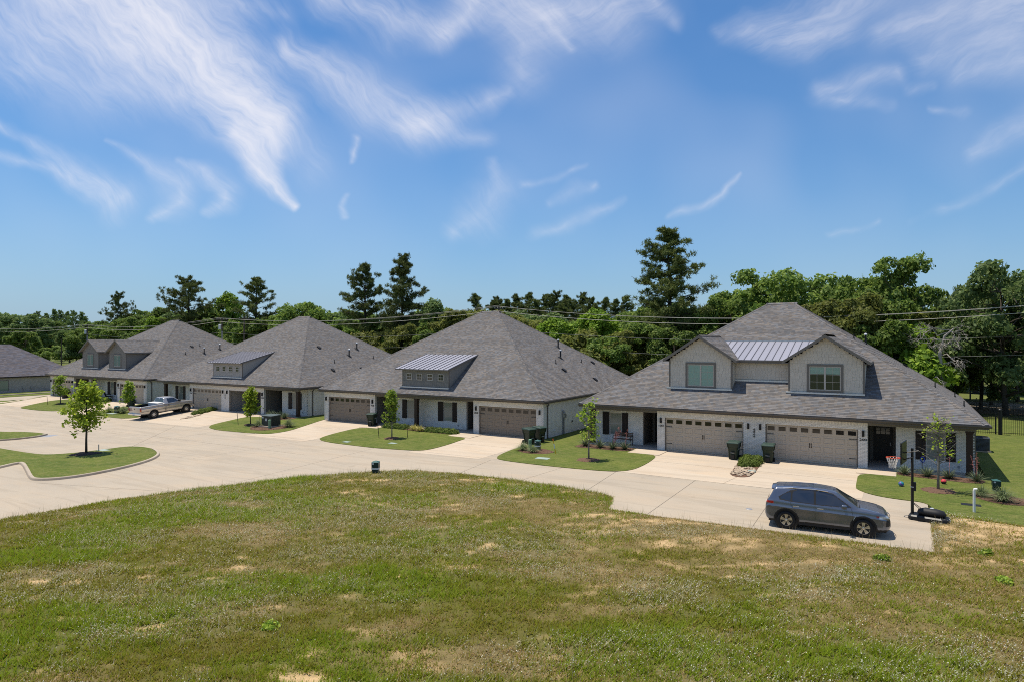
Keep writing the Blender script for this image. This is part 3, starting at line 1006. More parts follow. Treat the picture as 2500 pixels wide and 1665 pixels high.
def build_grass():
    rng = np.random.default_rng(4)
    # candidates spread over the wedge in front of the camera, denser near by
    n = 1500000
    dep = 8.0 + 28.0 * rng.random(n) ** 1.25
    lat = (rng.random(n) * 2 - 1) * (dep * 0.98 + 2.0)
    x = RX * lat + FX * dep
    y = RY * lat + FY * dep
    # thin to equal share per ground area, then by what grows there
    sd = poly_sd(x, y, FIELD_POLY)
    bare, green, silver, dry = field_masks(x, y)
    w = np.clip((fbm(x * 3.1, y * 3.1, 71, 3) - 0.25) * 2.2, 0.1, 1)
    keep = (sd > -0.04) & (rng.random(n) < (1 - 0.93 * bare) * w)
    edge = (sd > -0.04) & (sd < 0.25) & (rng.random(n) < 0.9)
    keep |= edge
    x, y, sd, bare, green, silver, dry = (a[keep] for a in (x, y, sd, bare, green, silver, dry))
    n = len(x)
    z = field_z(x, y) - 0.01
    # heights: taller in green patches, short where dry
    tall = np.clip(fbm(x * 0.9, y * 0.9, 91, 3), 0, 1)
    hgt = (0.05 + 0.12 * rng.random(n)) * (0.55 + 0.9 * green * tall + 0.25 * silver + 0.15) * (1 - 0.35 * dry)
    stalk = rng.random(n) < 0.012 + 0.03 * (sd < 0.4)
    hgt = np.where(stalk, 0.25 + 0.22 * rng.random(n), hgt)
    ang = rng.random(n) * 2 * PI
    lean = (0.4 + 0.9 * rng.random(n)) * hgt
    lean = np.where(stalk, lean * 0.35, lean)
    wid = 0.006 + 0.010 * rng.random(n)
    wid = np.where(stalk, 0.0035, wid) * (0.8 + np.hypot(x, y) / 40)
    dx, dy = np.cos(ang), np.sin(ang)
    tx, ty = -np.sin(ang + 0.6), np.cos(ang + 0.6)
    P0 = np.stack([x - tx * wid, y - ty * wid, z], -1)
    P1 = np.stack([x + tx * wid, y + ty * wid, z], -1)
    P2 = np.stack([x + dx * lean, y + dy * lean, z + hgt], -1)
    V = np.stack([P0, P1, P2], 1).reshape(-1, 3)
    F = np.arange(3 * n).reshape(-1, 3)
    me = np_mesh('grass', V, F)
    r = rng.random(n)[:, None]
    C = np.array([0.250, 0.250, 0.020]) * np.ones((n, 1))
    br = np.array([0.225, 0.310, 0.012])
    ol = np.array([0.255, 0.195, 0.035])
    si = np.array([0.54, 0.48, 0.28])
    ta = np.array([0.47, 0.335, 0.145])
    g, s_, d_ = green[:, None], silver[:, None], dry[:, None]
    C = C * (1 - 0.85 * g) + br * 0.85 * g
    C = np.where(r < 0.30 * (1 - 0.6 * g), ol, C)
    C = np.where(rng.random(n)[:, None] < 0.62 * d_ * (1 - 0.7 * g), ta * (0.7 + 0.5 * r), C)
    C = np.where(rng.random(n)[:, None] < 0.26 * s_ * (1 - 0.55 * g), si, C)
    C = np.where(stalk[:, None], np.array([0.46, 0.39, 0.22]), C)
    vcol(me, np.repeat(C, 3, axis=0))
    tag(obj('grass', me, M['grass_blade']), 'rough field grass with dry and silvery weeds in front of the street', 'grass', kind='stuff')
    # pale seed heads in the silvery patches
    m = 50000
    sel = rng.choice(n, m, p=(silver + 0.02) ** 1.3 * (1 - 0.5 * bare) / np.sum((silver + 0.02) ** 1.3 * (1 - 0.5 * bare)))
    px, py = x[sel] + rng.normal(0, 0.05, m), y[sel] + rng.normal(0, 0.05, m)
    pz = field_z(px, py) + 0.05 + 0.13 * rng.random(m)
    s = 0.007 + 0.012 * rng.random(m)
    a = rng.random(m) * PI
    ux, uy = np.cos(a) * s, np.sin(a) * s
    V = np.stack([np.stack([px - ux, py - uy, pz], -1), np.stack([px, py, pz + s * 0.9], -1), np.stack([px + ux, py + uy, pz], -1), np.stack([px - uy, py + ux, pz - s * 0.6], -1)], 1).reshape(-1, 3)
    me = np_mesh('weed_heads', V, np.arange(4 * m).reshape(-1, 4))
    C = np.array([0.74, 0.72, 0.58]) * (0.6 + 0.6 * rng.random((m, 1)))
    vcol(me, np.repeat(C, 4, axis=0))
    tag(obj('weed_heads', me, M['grass_blade']), 'pale seed heads of silvery weeds in the field', 'weeds', kind='stuff')


build_grass()

# ------------------------------------------------------------------ houses
YF = 41.17            # front wall plane of the whole row
XE, YE, YB = 11.5, -0.47, 20.73
EZ, PT = 2.80, 0.667
RUN = 10.6
CACHE = {}


def slope_tabs(mb, fn, lo, hi, dmax, nrm, rng, expo=0.143, skip=0, keep=None, wmin=0.13, wmax=0.30, pt=PT):
    """shingle tabs course by course; fn(a,d)->point on the slope"""
    dd = expo / math.sqrt(1 + pt * pt)
    n = int(dmax / dd)
    nx, ny, nz = nrm
    for i in range(skip, n + 1):
        d0, d1 = i * dd, min((i + 1) * dd + 0.006, dmax)
        l0, h0, l1, h1 = lo(d0), hi(d0), lo(d1), hi(d1)
        a = min(l0, l1) - rng.random() * 0.3
        while a < max(h0, h1):
            b = a + rng.uniform(wmin, wmax)
            p0, p1 = min(max(a, l0), h0), min(max(b, l0), h0)
            q0, q1 = min(max(a, l1), h1), min(max(b, l1), h1)
            a = b
            if p1 - p0 < 0.01 and q1 - q0 < 0.01:
                continue
            t = 0.014 + 0.008 * rng.random()
            P = [fn(p0, d0), fn(p1, d0), fn(q1, d1), fn(q0, d1)]
            up = [(P[0][0] + nx * t, P[0][1] + ny * t, P[0][2] + nz * t), (P[1][0] + nx * t, P[1][1] + ny * t, P[1][2] + nz * t),
                  (P[2][0] + nx * 0.006, P[2][1] + ny * 0.006, P[2][2] + nz * 0.006), (P[3][0] + nx * 0.006, P[3][1] + ny * 0.006, P[3][2] + nz * 0.006)]
            mb.add(up + [P[0], P[1]], [(0, 1, 2, 3), (4, 5, 1, 0)])


def main_slopes():
    k = math.sqrt(1 + PT * PT)
    front = (lambda a, d: (a, YE + d, EZ + PT * d), lambda d: -XE + d, lambda d: XE - d, (0, -PT / k, 1 / k))
    right = (lambda a, d: (XE - d, a, EZ + PT * d), lambda d: YE + d, lambda d: YB - d, (PT / k, 0, 1 / k))
    back = (lambda a, d: (-a, YB - d, EZ + PT * d), lambda d: -XE + d, lambda d: XE - d, (0, PT / k, 1 / k))
    left = (lambda a, d: (-XE + d, -a, EZ + PT * d), lambda d: -(YB - d), lambda d: -(YE + d), (-PT / k, 0, 1 / k))
    return front, right, back, left


def shingle_mesh(skip_front):
    key = ('sh', skip_front)
    if key not in CACHE:
        mb = MB()
        rng = random.Random(7)
        for i, (fn, lo, hi, n) in enumerate(main_slopes()):
            big = i in (2, 3)
            slope_tabs(mb, fn, lo, hi, RUN, n, rng, expo=0.29 if big else 0.143, skip=skip_front if i == 0 else 0, wmin=0.4 if big else 0.13, wmax=0.9 if big else 0.30)
        CACHE[key] = mb.mesh('shingles')
    return CACHE[key]


def hip_mesh():
    if 'hip' not in CACHE:
        mb = MB()
        N = 92
        w = 0.17
        for (c0, c1, da, db) in (((-XE, YE), (-XE + RUN, YE + RUN), (1, 0), (0, 1)), ((XE, YE), (XE - RUN, YE + RUN), (-1, 0), (0, 1)),
                                 ((XE, YB), (XE - RUN, YB - RUN), (-1, 0), (0, -1)), ((-XE, YB), (-XE + RUN, YB - RUN), (1, 0), (0, -1))):
            for i in range(N):
                f0, f1 = i / N, min((i + 1.12) / N, 1)
                p0 = (c0[0] + (c1[0] - c0[0]) * f0, c0[1] + (c1[1] - c0[1]) * f0, EZ + PT * RUN * f0 + 0.050)
                p1 = (c0[0] + (c1[0] - c0[0]) * f1, c0[1] + (c1[1] - c0[1]) * f1, EZ + PT * RUN * f1 + 0.028)
                for d in (da, db):
                    a0 = (p0[0] + d[0] * w, p0[1] + d[1] * w, p0[2] - 0.012)
                    a1 = (p1[0] + d[0] * w, p1[1] + d[1] * w, p1[2] - 0.012)
                    a0b = (a0[0], a0[1], a0[2] - 0.03)
                    p0b = (p0[0], p0[1], p0[2] - 0.03)
                    mb.add([p0, a0, a1, p1, p0b, a0b], [(0, 1, 2, 3), (4, 5, 1, 0)])
        xr = XE - RUN
        zr = EZ + PT * RUN + 0.04
        x = -xr - 0.1
        while x < xr + 0.1:
            for s in (-1, 1):
                yr = YE + RUN
                mb.add([(x, yr, zr + 0.015), (x + 0.2, yr, zr), (x + 0.2, yr + s * 0.17, zr - 0.115), (x, yr + s * 0.17, zr - 0.10)], [(0, 1, 2, 3)])
            x += 0.16
        CACHE['hip'] = mb.mesh('hip_caps')
    return CACHE['hip']


BRW, BRH, JT = 0.198, 0.062, 0.012


def brick_box(mb, O, U, N, u0, u1, z0, z1, t=0.012):
    """five-sided brick on a wall: O origin, U along, N outward"""
    def P(u, z, k):
        return (O[0] + U[0] * u + N[0] * k, O[1] + U[1] * u + N[1] * k, z)
    V = [P(u0, z0, 0), P(u1, z0, 0), P(u1, z1, 0), P(u0, z1, 0), P(u0, z0, t), P(u1, z0, t), P(u1, z1, t), P(u0, z1, t)]
    mb.add(V, [(4, 5, 6, 7), (0, 1, 5, 4), (1, 2, 6, 5), (2, 3, 7, 6), (3, 0, 4, 7)])


def brick_field(mb, O, U, N, L, z0, z1, holes=(), soldier=None, single=None):
    """running bond over a rectangle with holes (u0,u1,z0,z1); soldier=(u0,u1,z0,z1) band of upright bricks"""
    row = 0
    z = z0
    rng = random.Random(int(L * 100) + int(O[0] * 10))
    hs = list(holes) + ([soldier] if soldier else [])
    while z + BRH < z1 + 0.01:
        zt = min(z + BRH, z1)
        # free spans on this course
        spans = [(0.0, L)]
        for h in hs:
            if h[2] < zt - 0.004 and h[3] > z + 0.004:
                ns = []
                for a, b in spans:
                    if h[0] > a:
                        ns.append((a, min(b, h[0])))
                    if h[1] < b:
                        ns.append((max(a, h[1]), b))
                spans = [(a, b) for a, b in ns if b - a > 0.02]
        for a, b in spans:
            u = math.floor(a / (BRW + JT)) * (BRW + JT) - (0.5 * (BRW + JT) if row % 2 else 0)
            while u < b:
                c, d = max(u, a), min(u + BRW, b)
                if d - c > 0.03:
                    if single is not None and len(single) < 300 and abs(d - c - BRW) < 1e-6:
                        single.append((O[0] + U[0] * c, O[1] + U[1] * c, z))
                    else:
                        brick_box(mb, O, U, N, c, d, z, zt, 0.008 + 0.008 * rng.random())
                u += BRW + JT
        z += BRH + JT
        row += 1
    if soldier:
        a, b, s0, s1 = soldier
        u = a
        while u < b:
            brick_box(mb, O, U, N, u, min(u + BRH, b), s0 + 0.006, s1, 0.010 + 0.008 * rng.random())
            u += BRH + JT


def wall_cells(mb, O, U, N, L, z0, z1, holes, th=0.2):
    """wall slab with rectangular openings, th deep behind the face"""
    us = sorted({0.0, L} | {h[0] for h in holes} | {h[1] for h in holes})
    zs = sorted({z0, z1} | {min(max(h[2], z0), z1) for h in holes} | {min(max(h[3], z0), z1) for h in holes})
    for u0, u1 in zip(us[:-1], us[1:]):
        for a, b in zip(zs[:-1], zs[1:]):
            um, zm = (u0 + u1) / 2, (a + b) / 2
            if any(h[0] < um < h[1] and h[2] < zm < h[3] for h in holes):
                continue
            def P(u, z, k):
                return (O[0] + U[0] * u - N[0] * k, O[1] + U[1] * u - N[1] * k, z)
            V = [P(u0, a, 0), P(u1, a, 0), P(u1, a, th), P(u0, a, th), P(u0, b, 0), P(u1, b, 0), P(u1, b, th), P(u0, b, th)]
            mb.add(V, [(0, 3, 2, 1), (4, 5, 6, 7), (0, 1, 5, 4), (1, 2, 6, 5), (2, 3, 7, 6), (3, 0, 4, 7)])


def text_mesh(s, size, ext=0.008, spread=1.45, vertical=False):
    key = ('tx', s, size, vertical)
    if key in CACHE:
        return CACHE[key]
    mb = MB()
    items = [(ch, 0, -i * size * 1.12) for i, ch in enumerate(s)] if vertical else [(s, 0, 0)]
    for ch, ox, oz in items:
        cu = bpy.data.curves.new('t', 'FONT')
        cu.body = ch
        cu.size = size * 1.35
        cu.extrude = ext
        cu.align_x = 'CENTER'
        cu.offset = size * 0.02
        to = bpy.data.objects.new('t', cu)
        COL.objects.link(to)
        me = bpy.data.meshes.new_from_object(to.evaluated_get(bpy.context.evaluated_depsgraph_get()))
        mb.add([(v.co.x * spread + ox, -v.co.z, v.co.y + oz) for v in me.vertices], [p.vertices[:] for p in me.polygons])
        bpy.data.objects.remove(to)
        bpy.data.curves.remove(cu)
        bpy.data.meshes.remove(me)
    CACHE[key] = mb.mesh('house_number')
    return CACHE[key]


def garage_door(root, x0, x1, mat, detail=True, h=2.14, y=0.13):
    w = x1 - x0
    key = ('gd', round(w, 3))
    if key not in CACHE:
        slab = MB()
        for i in range(4):
            slab.box(0, w, 0, 0.04, i * h / 4 + 0.004, (i + 1) * h / 4 - 0.004)
        slab.box(0, w, 0.008, 0.038, 0, h)
        pw = w / 8
        pan = MB()
        a, b = pw * 0.40, h / 8 * 0.66
        pan.add([(-a, 0, -b), (a, 0, -b), (a, 0, b), (-a, 0, b), (-a + 0.03, -0.022, -b + 0.03), (a - 0.03, -0.022, -b + 0.03), (a - 0.03, -0.022, b - 0.03), (-a + 0.03, -0.022, b - 0.03),
                 (-a + 0.055, -0.002, -b + 0.055), (a - 0.055, -0.002, -b + 0.055), (a - 0.055, -0.002, b - 0.055), (-a + 0.055, -0.002, b - 0.055)],
                [(0, 1, 5, 4), (1, 2, 6, 5), (2, 3, 7, 6), (3, 0, 4, 7), (4, 5, 9, 8), (5, 6, 10, 9), (6, 7, 11, 10), (7, 4, 8, 11), (8, 9, 10, 11)])
        pane = MB().box(-pw * 0.33, pw * 0.33, -0.006, 0.004, -0.125, 0.125)
        lf = MB()
        a, b, t = pw * 0.39, 0.165, 0.04
        lf.box(-a, a, -0.016, 0, b - t, b).box(-a, a, -0.016, 0, -b, -b + t).box(-a, -a + t, -0.016, 0, -b + t, b - t).box(a - t, a, -0.016, 0, -b + t, b - t)
        hin = MB().box(0, 0.36, -0.014, 0, -0.014, 0.014).cbox((0.37, -0.007, 0), (0.05, 0.014, 0.05))
        hnd = MB().box(-0.015, 0.015, -0.03, -0.012, -0.11, 0.11).box(-0.025, 0.025, -0.014, 0, 0.08, 0.13).box(-0.025, 0.025, -0.014, 0, -0.13, -0.08)
        CACHE[key] = [m.mesh(n) for m, n in ((slab, 'garage_door'), (pan, 'panel'), (pane, 'pane'), (lf, 'pane_frame'), (hin, 'hinge'), (hnd, 'handle'))]
    slab, pan, pane, lf, hin, hnd = CACHE[key]

    def inst(name, me, m, parent, loc=(0, 0, 0), sx=1):
        o = bpy.data.objects.new(name, me)
        COL.objects.link(o)
        if len(me.materials) == 0:
            me.materials.append(m)
        o.material_slots[0].link = 'OBJECT'
        o.material_slots[0].material = m
        o.parent = parent
        o.location = loc
        o.scale = (sx, 1, 1)
        return o
    d = inst('garage_door', slab, mat, root, (x0, y, 0.012))
    pw = w / 8
    for i in range(8):
        cx = (i + 0.5) * pw
        inst('pane_frame', lf, mat, d, (cx, -0.001, h * 0.875 + 0.0))
        inst('pane', pane, M['lite'], d, (cx, -0.001, h * 0.875))
        for r in range(3):
            inst('panel', pan, mat, d, (cx, -0.001, h * (0.125 + 0.25 * r)))
    for z in (h * 0.72, h * 0.21):
        inst('hinge', hin, M['black_metal'], d, (0.05, -0.002, z))
        inst('hinge', hin, M['black_metal'], d, (w - 0.05, -0.002, z), -1)
    inst('handle', hnd, M['black_metal'], d, (w / 2 - 0.045, -0.002, h * 0.47))
    inst('handle', hnd, M['black_metal'], d, (w / 2 + 0.045, -0.002, h * 0.47))
    # jambs and head trim
    jb = MB().box(x0 - 0.001, x0 + 0.05, y - 0.05, y - 0.004, 0.01, h + 0.008).box(x1 - 0.05, x1 + 0.001, y - 0.05, y - 0.004, 0.01, h + 0.008).box(x0, x1, y - 0.05, y - 0.004, h + 0.009, h + 0.05)
    jb.build('garage_trim', M['trim_taupe'], root)
    return d


def window(root, x0, x1, z0, z1, y, pane='pane_dark', frame='frame_tan', trim=0.0, trim_mat='trim_taupe', cols=2, rows=2, double=False, sill=True, fw=0.05):
    """window on a wall face at y (local), looking to -y"""
    fr = MB()
    d0, d1 = y - 0.03, y + 0.03
    fr.box(x0, x1, d0, d1, z1 - fw, z1).box(x0, x1, d0, d1, z0, z0 + fw).box(x0, x0 + fw, d0, d1, z0 + fw, z1 - fw).box(x1 - fw, x1, d0, d1, z0 + fw, z1 - fw)
    xm = (x0 + x1) / 2
    if double:
        fr.box(xm - 0.05, xm + 0.05, d0, d1, z0 + fw, z1 - fw)
    else:
        fr.box(x0 + fw, x1 - fw, d0 + 0.004, d1, (z0 + z1) / 2 - 0.02, (z0 + z1) / 2 + 0.02)
    w = fr.build('window', M[frame], root)
    spans = [(x0 + fw, xm - 0.05), (xm + 0.05, x1 - fw)] if double else [(x0 + fw, x1 - fw)]
    for a, b in spans:
        MB().box(a - 0.004, b + 0.004, y - 0.008, y + 0.004, z0 + fw - 0.004, z1 - fw + 0.004).build('pane', M[pane], w)
        mu = MB()
        for c in range(1, cols):
            xx = a + (b - a) * c / cols
            mu.box(xx - 0.008, xx + 0.008, y - 0.018, y - 0.006, z0 + fw, z1 - fw)
        for r in range(1, rows):
            zz = z0 + fw + (z1 - z0 - 2 * fw) * r / rows
            mu.box(a, b, y - 0.019, y - 0.007, zz - 0.008, zz + 0.008)
        if mu.v:
            mu.build('muntin', M[frame], w)
    if trim:
        t = trim
        tr = MB().box(x0 - t, x1 + t, y - 0.045, y + 0.02, z1, z1 + t).box(x0 - t, x1 + t, y - 0.045, y + 0.02, z0 - t, z0).box(x0 - t, x0, y - 0.045, y + 0.02, z0, z1).box(x1, x1 + t, y - 0.045, y + 0.02, z0, z1)
        tr.build('trim', M[trim_mat], w)
    elif sill:
        MB().box(x0 - 0.06, x1 + 0.06, y - 0.06, y + 0.01, z0 - 0.06, z0 - 0.002).build('sill', M['brick'], w)
    return w


def shutter(root, x0, x1, z0, z1, y):
    s = MB()
    n = 4
    w = (x1 - x0) / n
    for i in range(n):
        s.box(x0 + i * w + 0.004, x0 + (i + 1) * w - 0.004, y - 0.035, y - 0.002, z0, z1)
    for f in (0.12, 0.88):
        zz = z0 + (z1 - z0) * f
        s.box(x0 + 0.02, x1 - 0.02, y - 0.055, y - 0.034, zz - 0.06, zz + 0.06)
    return s.build('shutter', M['shutter'], root)


def sconce(root, x, z, y=0.0):
    if 'sconce' not in CACHE:
        m = MB().box(-0.06, 0.06, -0.03, 0.0, -0.17, 0.17)
        m.lathe([(0.055, -0.16), (0.055, 0.16)], 12, 'Z', (0, -0.085, 0))
        m.box(-0.05, 0.05, -0.11, -0.03, -0.03, 0.03)
        CACHE['sconce'] = m.mesh('wall_lamp')
    return obj('wall_lamp', CACHE['sconce'], M['black_metal'], root, (x, y - 0.014, z))


def metal_roof(root, x0, x1, y0, z0, y1, z1, n):
    """standing seam roof from eave (y0,z0) to top (y1,z1)"""
    base = MB()
    base.add([(x0, y0, z0 - 0.10), (x1, y0, z0 - 0.10), (x1, y1, z1 - 0.10), (x0, y1, z1 - 0.10), (x0, y0, z0 - 0.012), (x1, y0, z0 - 0.012), (x1, y1, z1 - 0.012), (x0, y1, z1 - 0.012)],
             [(0, 3, 2, 1), (4, 5, 6, 7), (0, 1, 5, 4), (1, 2, 6, 5), (2, 3, 7, 6), (3, 0, 4, 7)])
    r = base.build('metal_roof', M['trim_taupe'], root)
    pw = (x1 - x0) / n
    k = (z1 - z0) / (y1 - y0)
    pm = MB()
    pm.add([(0.018, 0, -0.01), (pw - 0.018, 0, -0.01), (pw - 0.018, y1 - y0, z1 - z0 - 0.01), (0.018, y1 - y0, z1 - z0 - 0.01), (0.018, 0, 0), (pw - 0.018, 0, 0), (pw - 0.018, y1 - y0, z1 - z0), (0.018, y1 - y0, z1 - z0)],
           [(4, 5, 6, 7), (0, 1, 5, 4), (1, 2, 6, 5), (3, 0, 4, 7)])
    me = pm.mesh('metal_panel')
    sm = MB()
    sm.add([(-0.02, -0.01, -0.02), (0.02, -0.01, -0.02), (0.02, y1 - y0, z1 - z0 - 0.02), (-0.02, y1 - y0, z1 - z0 - 0.02), (-0.014, -0.01, 0.045), (0.014, -0.01, 0.045), (0.014, y1 - y0, z1 - z0 + 0.045), (-0.014, y1 - y0, z1 - z0 + 0.045)],
           [(4, 5, 6, 7), (0, 1, 5, 4), (1, 2, 6, 5), (3, 0, 4, 7)])
    ms = sm.mesh('seam')
    for i in range(n):
        obj('metal_panel', me, M['metal_roof'], r, (x0 + i * pw, y0, z0))
    for i in range(n + 1):
        obj('seam', ms, M['metal_seam'], r, (x0 + i * pw, y0, z0))
    return r


def shakes(root, x0, x1, z0, z1, y, mat, outline=None, hole=None, singles=0, seed=1, name='shake', expo=0.19):
    """wall shakes course by course, clipped to outline(x)->max z and to a hole"""
    rng = random.Random(seed)
    mb = MB()
    cnt = 0
    z = z0
    unit = None
    if singles:
        if ('shk', name) not in CACHE:
            CACHE[('shk', name)] = MB().box(0, 1, -0.018, 0.002, 0, 1).mesh('shake')
        unit = CACHE[('shk', name)]
    while z < z1:
        x = x0 - rng.random() * 0.15
        while x < x1:
            w = rng.uniform(0.14, 0.27)
            a, b = max(x, x0), min(x + w - 0.008, x1)
            x += w
            if b - a < 0.03:
                continue
            zt = min(z + expo - 0.004, z1)
            zb = z - rng.choice((0.0, 0.0, 0.012, 0.02))
            if outline is not None:
                zt = min(zt, max(outline(a), outline(b)))
                if min(outline(a), outline(b)) < zb - 0.05 or zt - zb < 0.03:
                    continue
            if hole is not None and b > hole[0] and a < hole[1] and zt > hole[2] and zb < hole[3]:
                if a < hole[0]:
                    b = hole[0]
                elif b > hole[1]:
                    a = hole[1]
                else:
                    continue
            cnt += 1
            if cnt <= singles:
                o = obj('shake', unit, M[mat], root, (a, y, zb))
                o.scale = (b - a, 1, zt - zb)
            else:
                t = 0.012 + 0.010 * rng.random()
                mb.box(a, b, y - t, y + 0.002, zb, zt)
        z += expo
    if mb.v:
        tag(mb.build('shakes', M[mat], root), kind='stuff')


def gable_dormer(H, xc, hw, yf, ez, pz, mat, singles, seed, win, pane, pane_r=None, wrows=3):
    """gable dormer: face at yf, wall eave height ez, roof ridge height pz"""
    zb = EZ + PT * (yf - YE)
    wp = pz - 0.24                      # peak of the wall
    body = MB().prism_y([(xc - hw, zb - 0.4), (xc + hw, zb - 0.4), (xc + hw, ez), (xc, wp), (xc - hw, ez)], yf, YE + (wp - EZ) / PT)
    d = body.build('dormer', M[mat], H)
    out = lambda x: ez + (wp - ez) * (1 - abs(x - xc) / hw)
    shakes(d, xc - hw + 0.07, xc + hw - 0.07, zb + 0.06, wp, yf - 0.001, mat, out, (win[0] - 0.1, win[1] + 0.1, win[2] - 0.1, win[3] + 0.1), singles, seed, name=mat)
    # corner boards and base flashing
    cb = MB().box(xc - hw - 0.015, xc - hw + 0.08, yf - 0.035, yf + 0.05, zb, ez).box(xc + hw - 0.08, xc + hw + 0.015, yf - 0.035, yf + 0.05, zb, ez)
    cb.build('corner_board', M['trim_taupe'], d)
    MB().box(xc - hw - 0.14, xc + hw + 0.02, yf - 0.16, yf - 0.022, zb - 0.05, zb + 0.045).build('flashing', M['flashing'], d)
    # roof slabs
    rp = 0.667
    oh = 0.32
    run = hw + oh
    ze = pz - run * rp
    y0 = yf - 0.32
    dk = MB()
    for s in (-1, 1):
        yv0 = YE + (pz - EZ) / PT + 0.12
        yv1 = YE + (ze - EZ) / PT + 0.12
        t = 0.11
        V = [(xc, y0, pz - 0.02), (xc + s * run, y0, ze - 0.02), (xc + s * run, yv1, ze - 0.02), (xc, yv0, pz - 0.02)]
        V += [(x, y, z - t) for x, y, z in V]
        dk.add(V, [(0, 1, 2, 3), (7, 6, 5, 4), (0, 4, 5, 1), (1, 5, 6, 2), (2, 6, 7, 3), (3, 7, 4, 0)])
    rf = dk.build('dormer_roof', M['soffit'], d)
    sm = MB()
    rng = random.Random(seed + 50)
    k = math.sqrt(1 + rp * rp)
    yv1 = YE + (ze - EZ) / PT
    slope_tabs(sm, lambda a, q: (xc + run - q, a, ze + rp * q - 0.02), lambda q: y0 - 0.02, lambda q: yv1 + q, run, (rp / k, 0, 1 / k), rng)
    slope_tabs(sm, lambda a, q: (xc - run + q, -a, ze + rp * q - 0.02), lambda q: -(yv1 + q), lambda q: -(y0 - 0.02), run, (-rp / k, 0, 1 / k), rng)
    y = y0 - 0.02
    while y < YE + (pz - EZ) / PT:
        for s in (-1, 1):
            sm.add([(xc, y, pz + 0.035), (xc, y + 0.2, pz + 0.022), (xc + s * 0.16, y + 0.2, pz - 0.085), (xc + s * 0.16, y, pz - 0.072)], [(0, 1, 2, 3)])
        y += 0.15
    tag(sm.build('dormer_shingles', M['shingle'], H), kind='stuff')
    # rake boards and eave boards
    rk = MB()
    for s in (-1, 1):
        V = [(xc, y0 - 0.035, pz - 0.005), (xc + s * (run + 0.02), y0 - 0.035, ze - 0.015), (xc + s * (run + 0.02), y0 - 0.035, ze - 0.20), (xc, y0 - 0.035, pz - 0.20)]
        V += [(x, y0 - 0.003, z) for x, _, z in V]
        rk.add(V, [(0, 1, 2, 3), (7, 6, 5, 4), (0, 4, 5, 1), (1, 5, 6, 2), (2, 6, 7, 3), (3, 7, 4, 0)])
        rk.box(min(xc + s * run, xc + s * (run + 0.03)), max(xc + s * run, xc + s * (run + 0.03)), y0, YE + (ze - EZ) / PT, ze - 0.15, ze - 0.015)
    rk.build('rake_board', M['trim_taupe'], d)
    fl = MB()
    for s in (-1, 1):
        a, b = sorted((xc + s * hw, xc + s * (run - 0.02)))
        fl.box(a, b, y0 + 0.01, YE + (ez - EZ) / PT, ze - 0.145, ze - 0.125)
    fl.build('dormer_soffit', M['soffit'], d)
    xm = (win[0] + win[1]) / 2
    w = window(H, win[0], win[1], win[2], win[3], yf - 0.02, pane, 'frame_tan', 0.13, 'trim_taupe', 2, wrows, True)
    if wrows == 3:
        # slatted blinds behind the panes: drawn right down or only a quarter
        low = win[2] + 0.06 if pane == 'pane_green' else win[3] - 0.42
        for a, b in ((win[0] + 0.055, xm - 0.055), (xm + 0.055, win[1] - 0.055)):
            bl = MB()
            z = win[3] - 0.06
            while z > low:
                bl.box(a, b, yf - 0.0315, yf - 0.0285, z - 0.042, z)
                z -= 0.05
            bl.build('blind', M['blind'], w)
    return d


def shed_dormer(H, x0, x1, mat, yf=0.31, seed=3, n=11):
    zb = EZ + PT * (yf - YE)
    zt0 = zb + 1.42
    y1, z1 = 4.2, 5.93
    y0, z0 = yf - 0.35, 4.82 + (zb - 3.32)
    k = (z1 - z0) / (y1 - y0)
    ztf = z0 + k * (yf - y0) - 0.11
    V = [(x, y, z) for x in (x0, x1) for (y, z) in ((yf, zb - 0.3), (yf, ztf), (y1, z1 - 0.11), (y1, z1 - 1.2))]
    d = MB().add(V, [(0, 1, 2, 3), (7, 6, 5, 4), (0, 4, 5, 1), (1, 5, 6, 2), (2, 6, 7, 3), (3, 7, 4, 0)]).build('dormer', M[mat], H)
    xs = [x0 + (x1 - x0) * f for f in (0.155, 0.375, 0.60, 0.83)]
    wz0, wz1 = zb + 0.58, zb + 1.13
    rng_holes = None
    # shakes in strips between the windows
    mb_edges = [x0 + 0.05] + [v for c in xs for v in (c - 0.31, c + 0.31)] + [x1 - 0.05]
    shakes(d, x0 + 0.05, x1 - 0.05, zb + 0.05, wz0 - 0.06, yf - 0.001, mat, seed=seed)
    for i in range(0, len(mb_edges), 2):
        shakes(d, mb_edges[i], mb_edges[i + 1], wz0 - 0.05, wz1 + 0.06, yf - 0.001, mat, seed=seed + i)
    shakes(d, x0 + 0.05, x1 - 0.05, wz1 + 0.07, ztf - 0.03, yf - 0.001, mat, seed=seed + 9)
    for c in xs:
        window(H, c - 0.29, c + 0.29, wz0, wz1, yf - 0.015, 'pane_dark', 'frame_tan', 0, cols=2, rows=2, sill=False, fw=0.06)
    MB().box(x0 - 0.12, x1 + 0.02, yf - 0.15, yf - 0.02, zb - 0.05, zb + 0.04).build('flashing', M['flashing'], d)
    MB().box(x0 - 0.012, x0 + 0.05, yf - 0.03, yf + 0.05, zb, ztf).box(x1 - 0.05, x1 + 0.012, yf - 0.03, yf + 0.05, zb, ztf).build('corner_board', M['trim_taupe'], d)
    metal_roof(H, x0 - 0.55, x1 + 0.16, y0, z0, y1, z1, n)
    return d


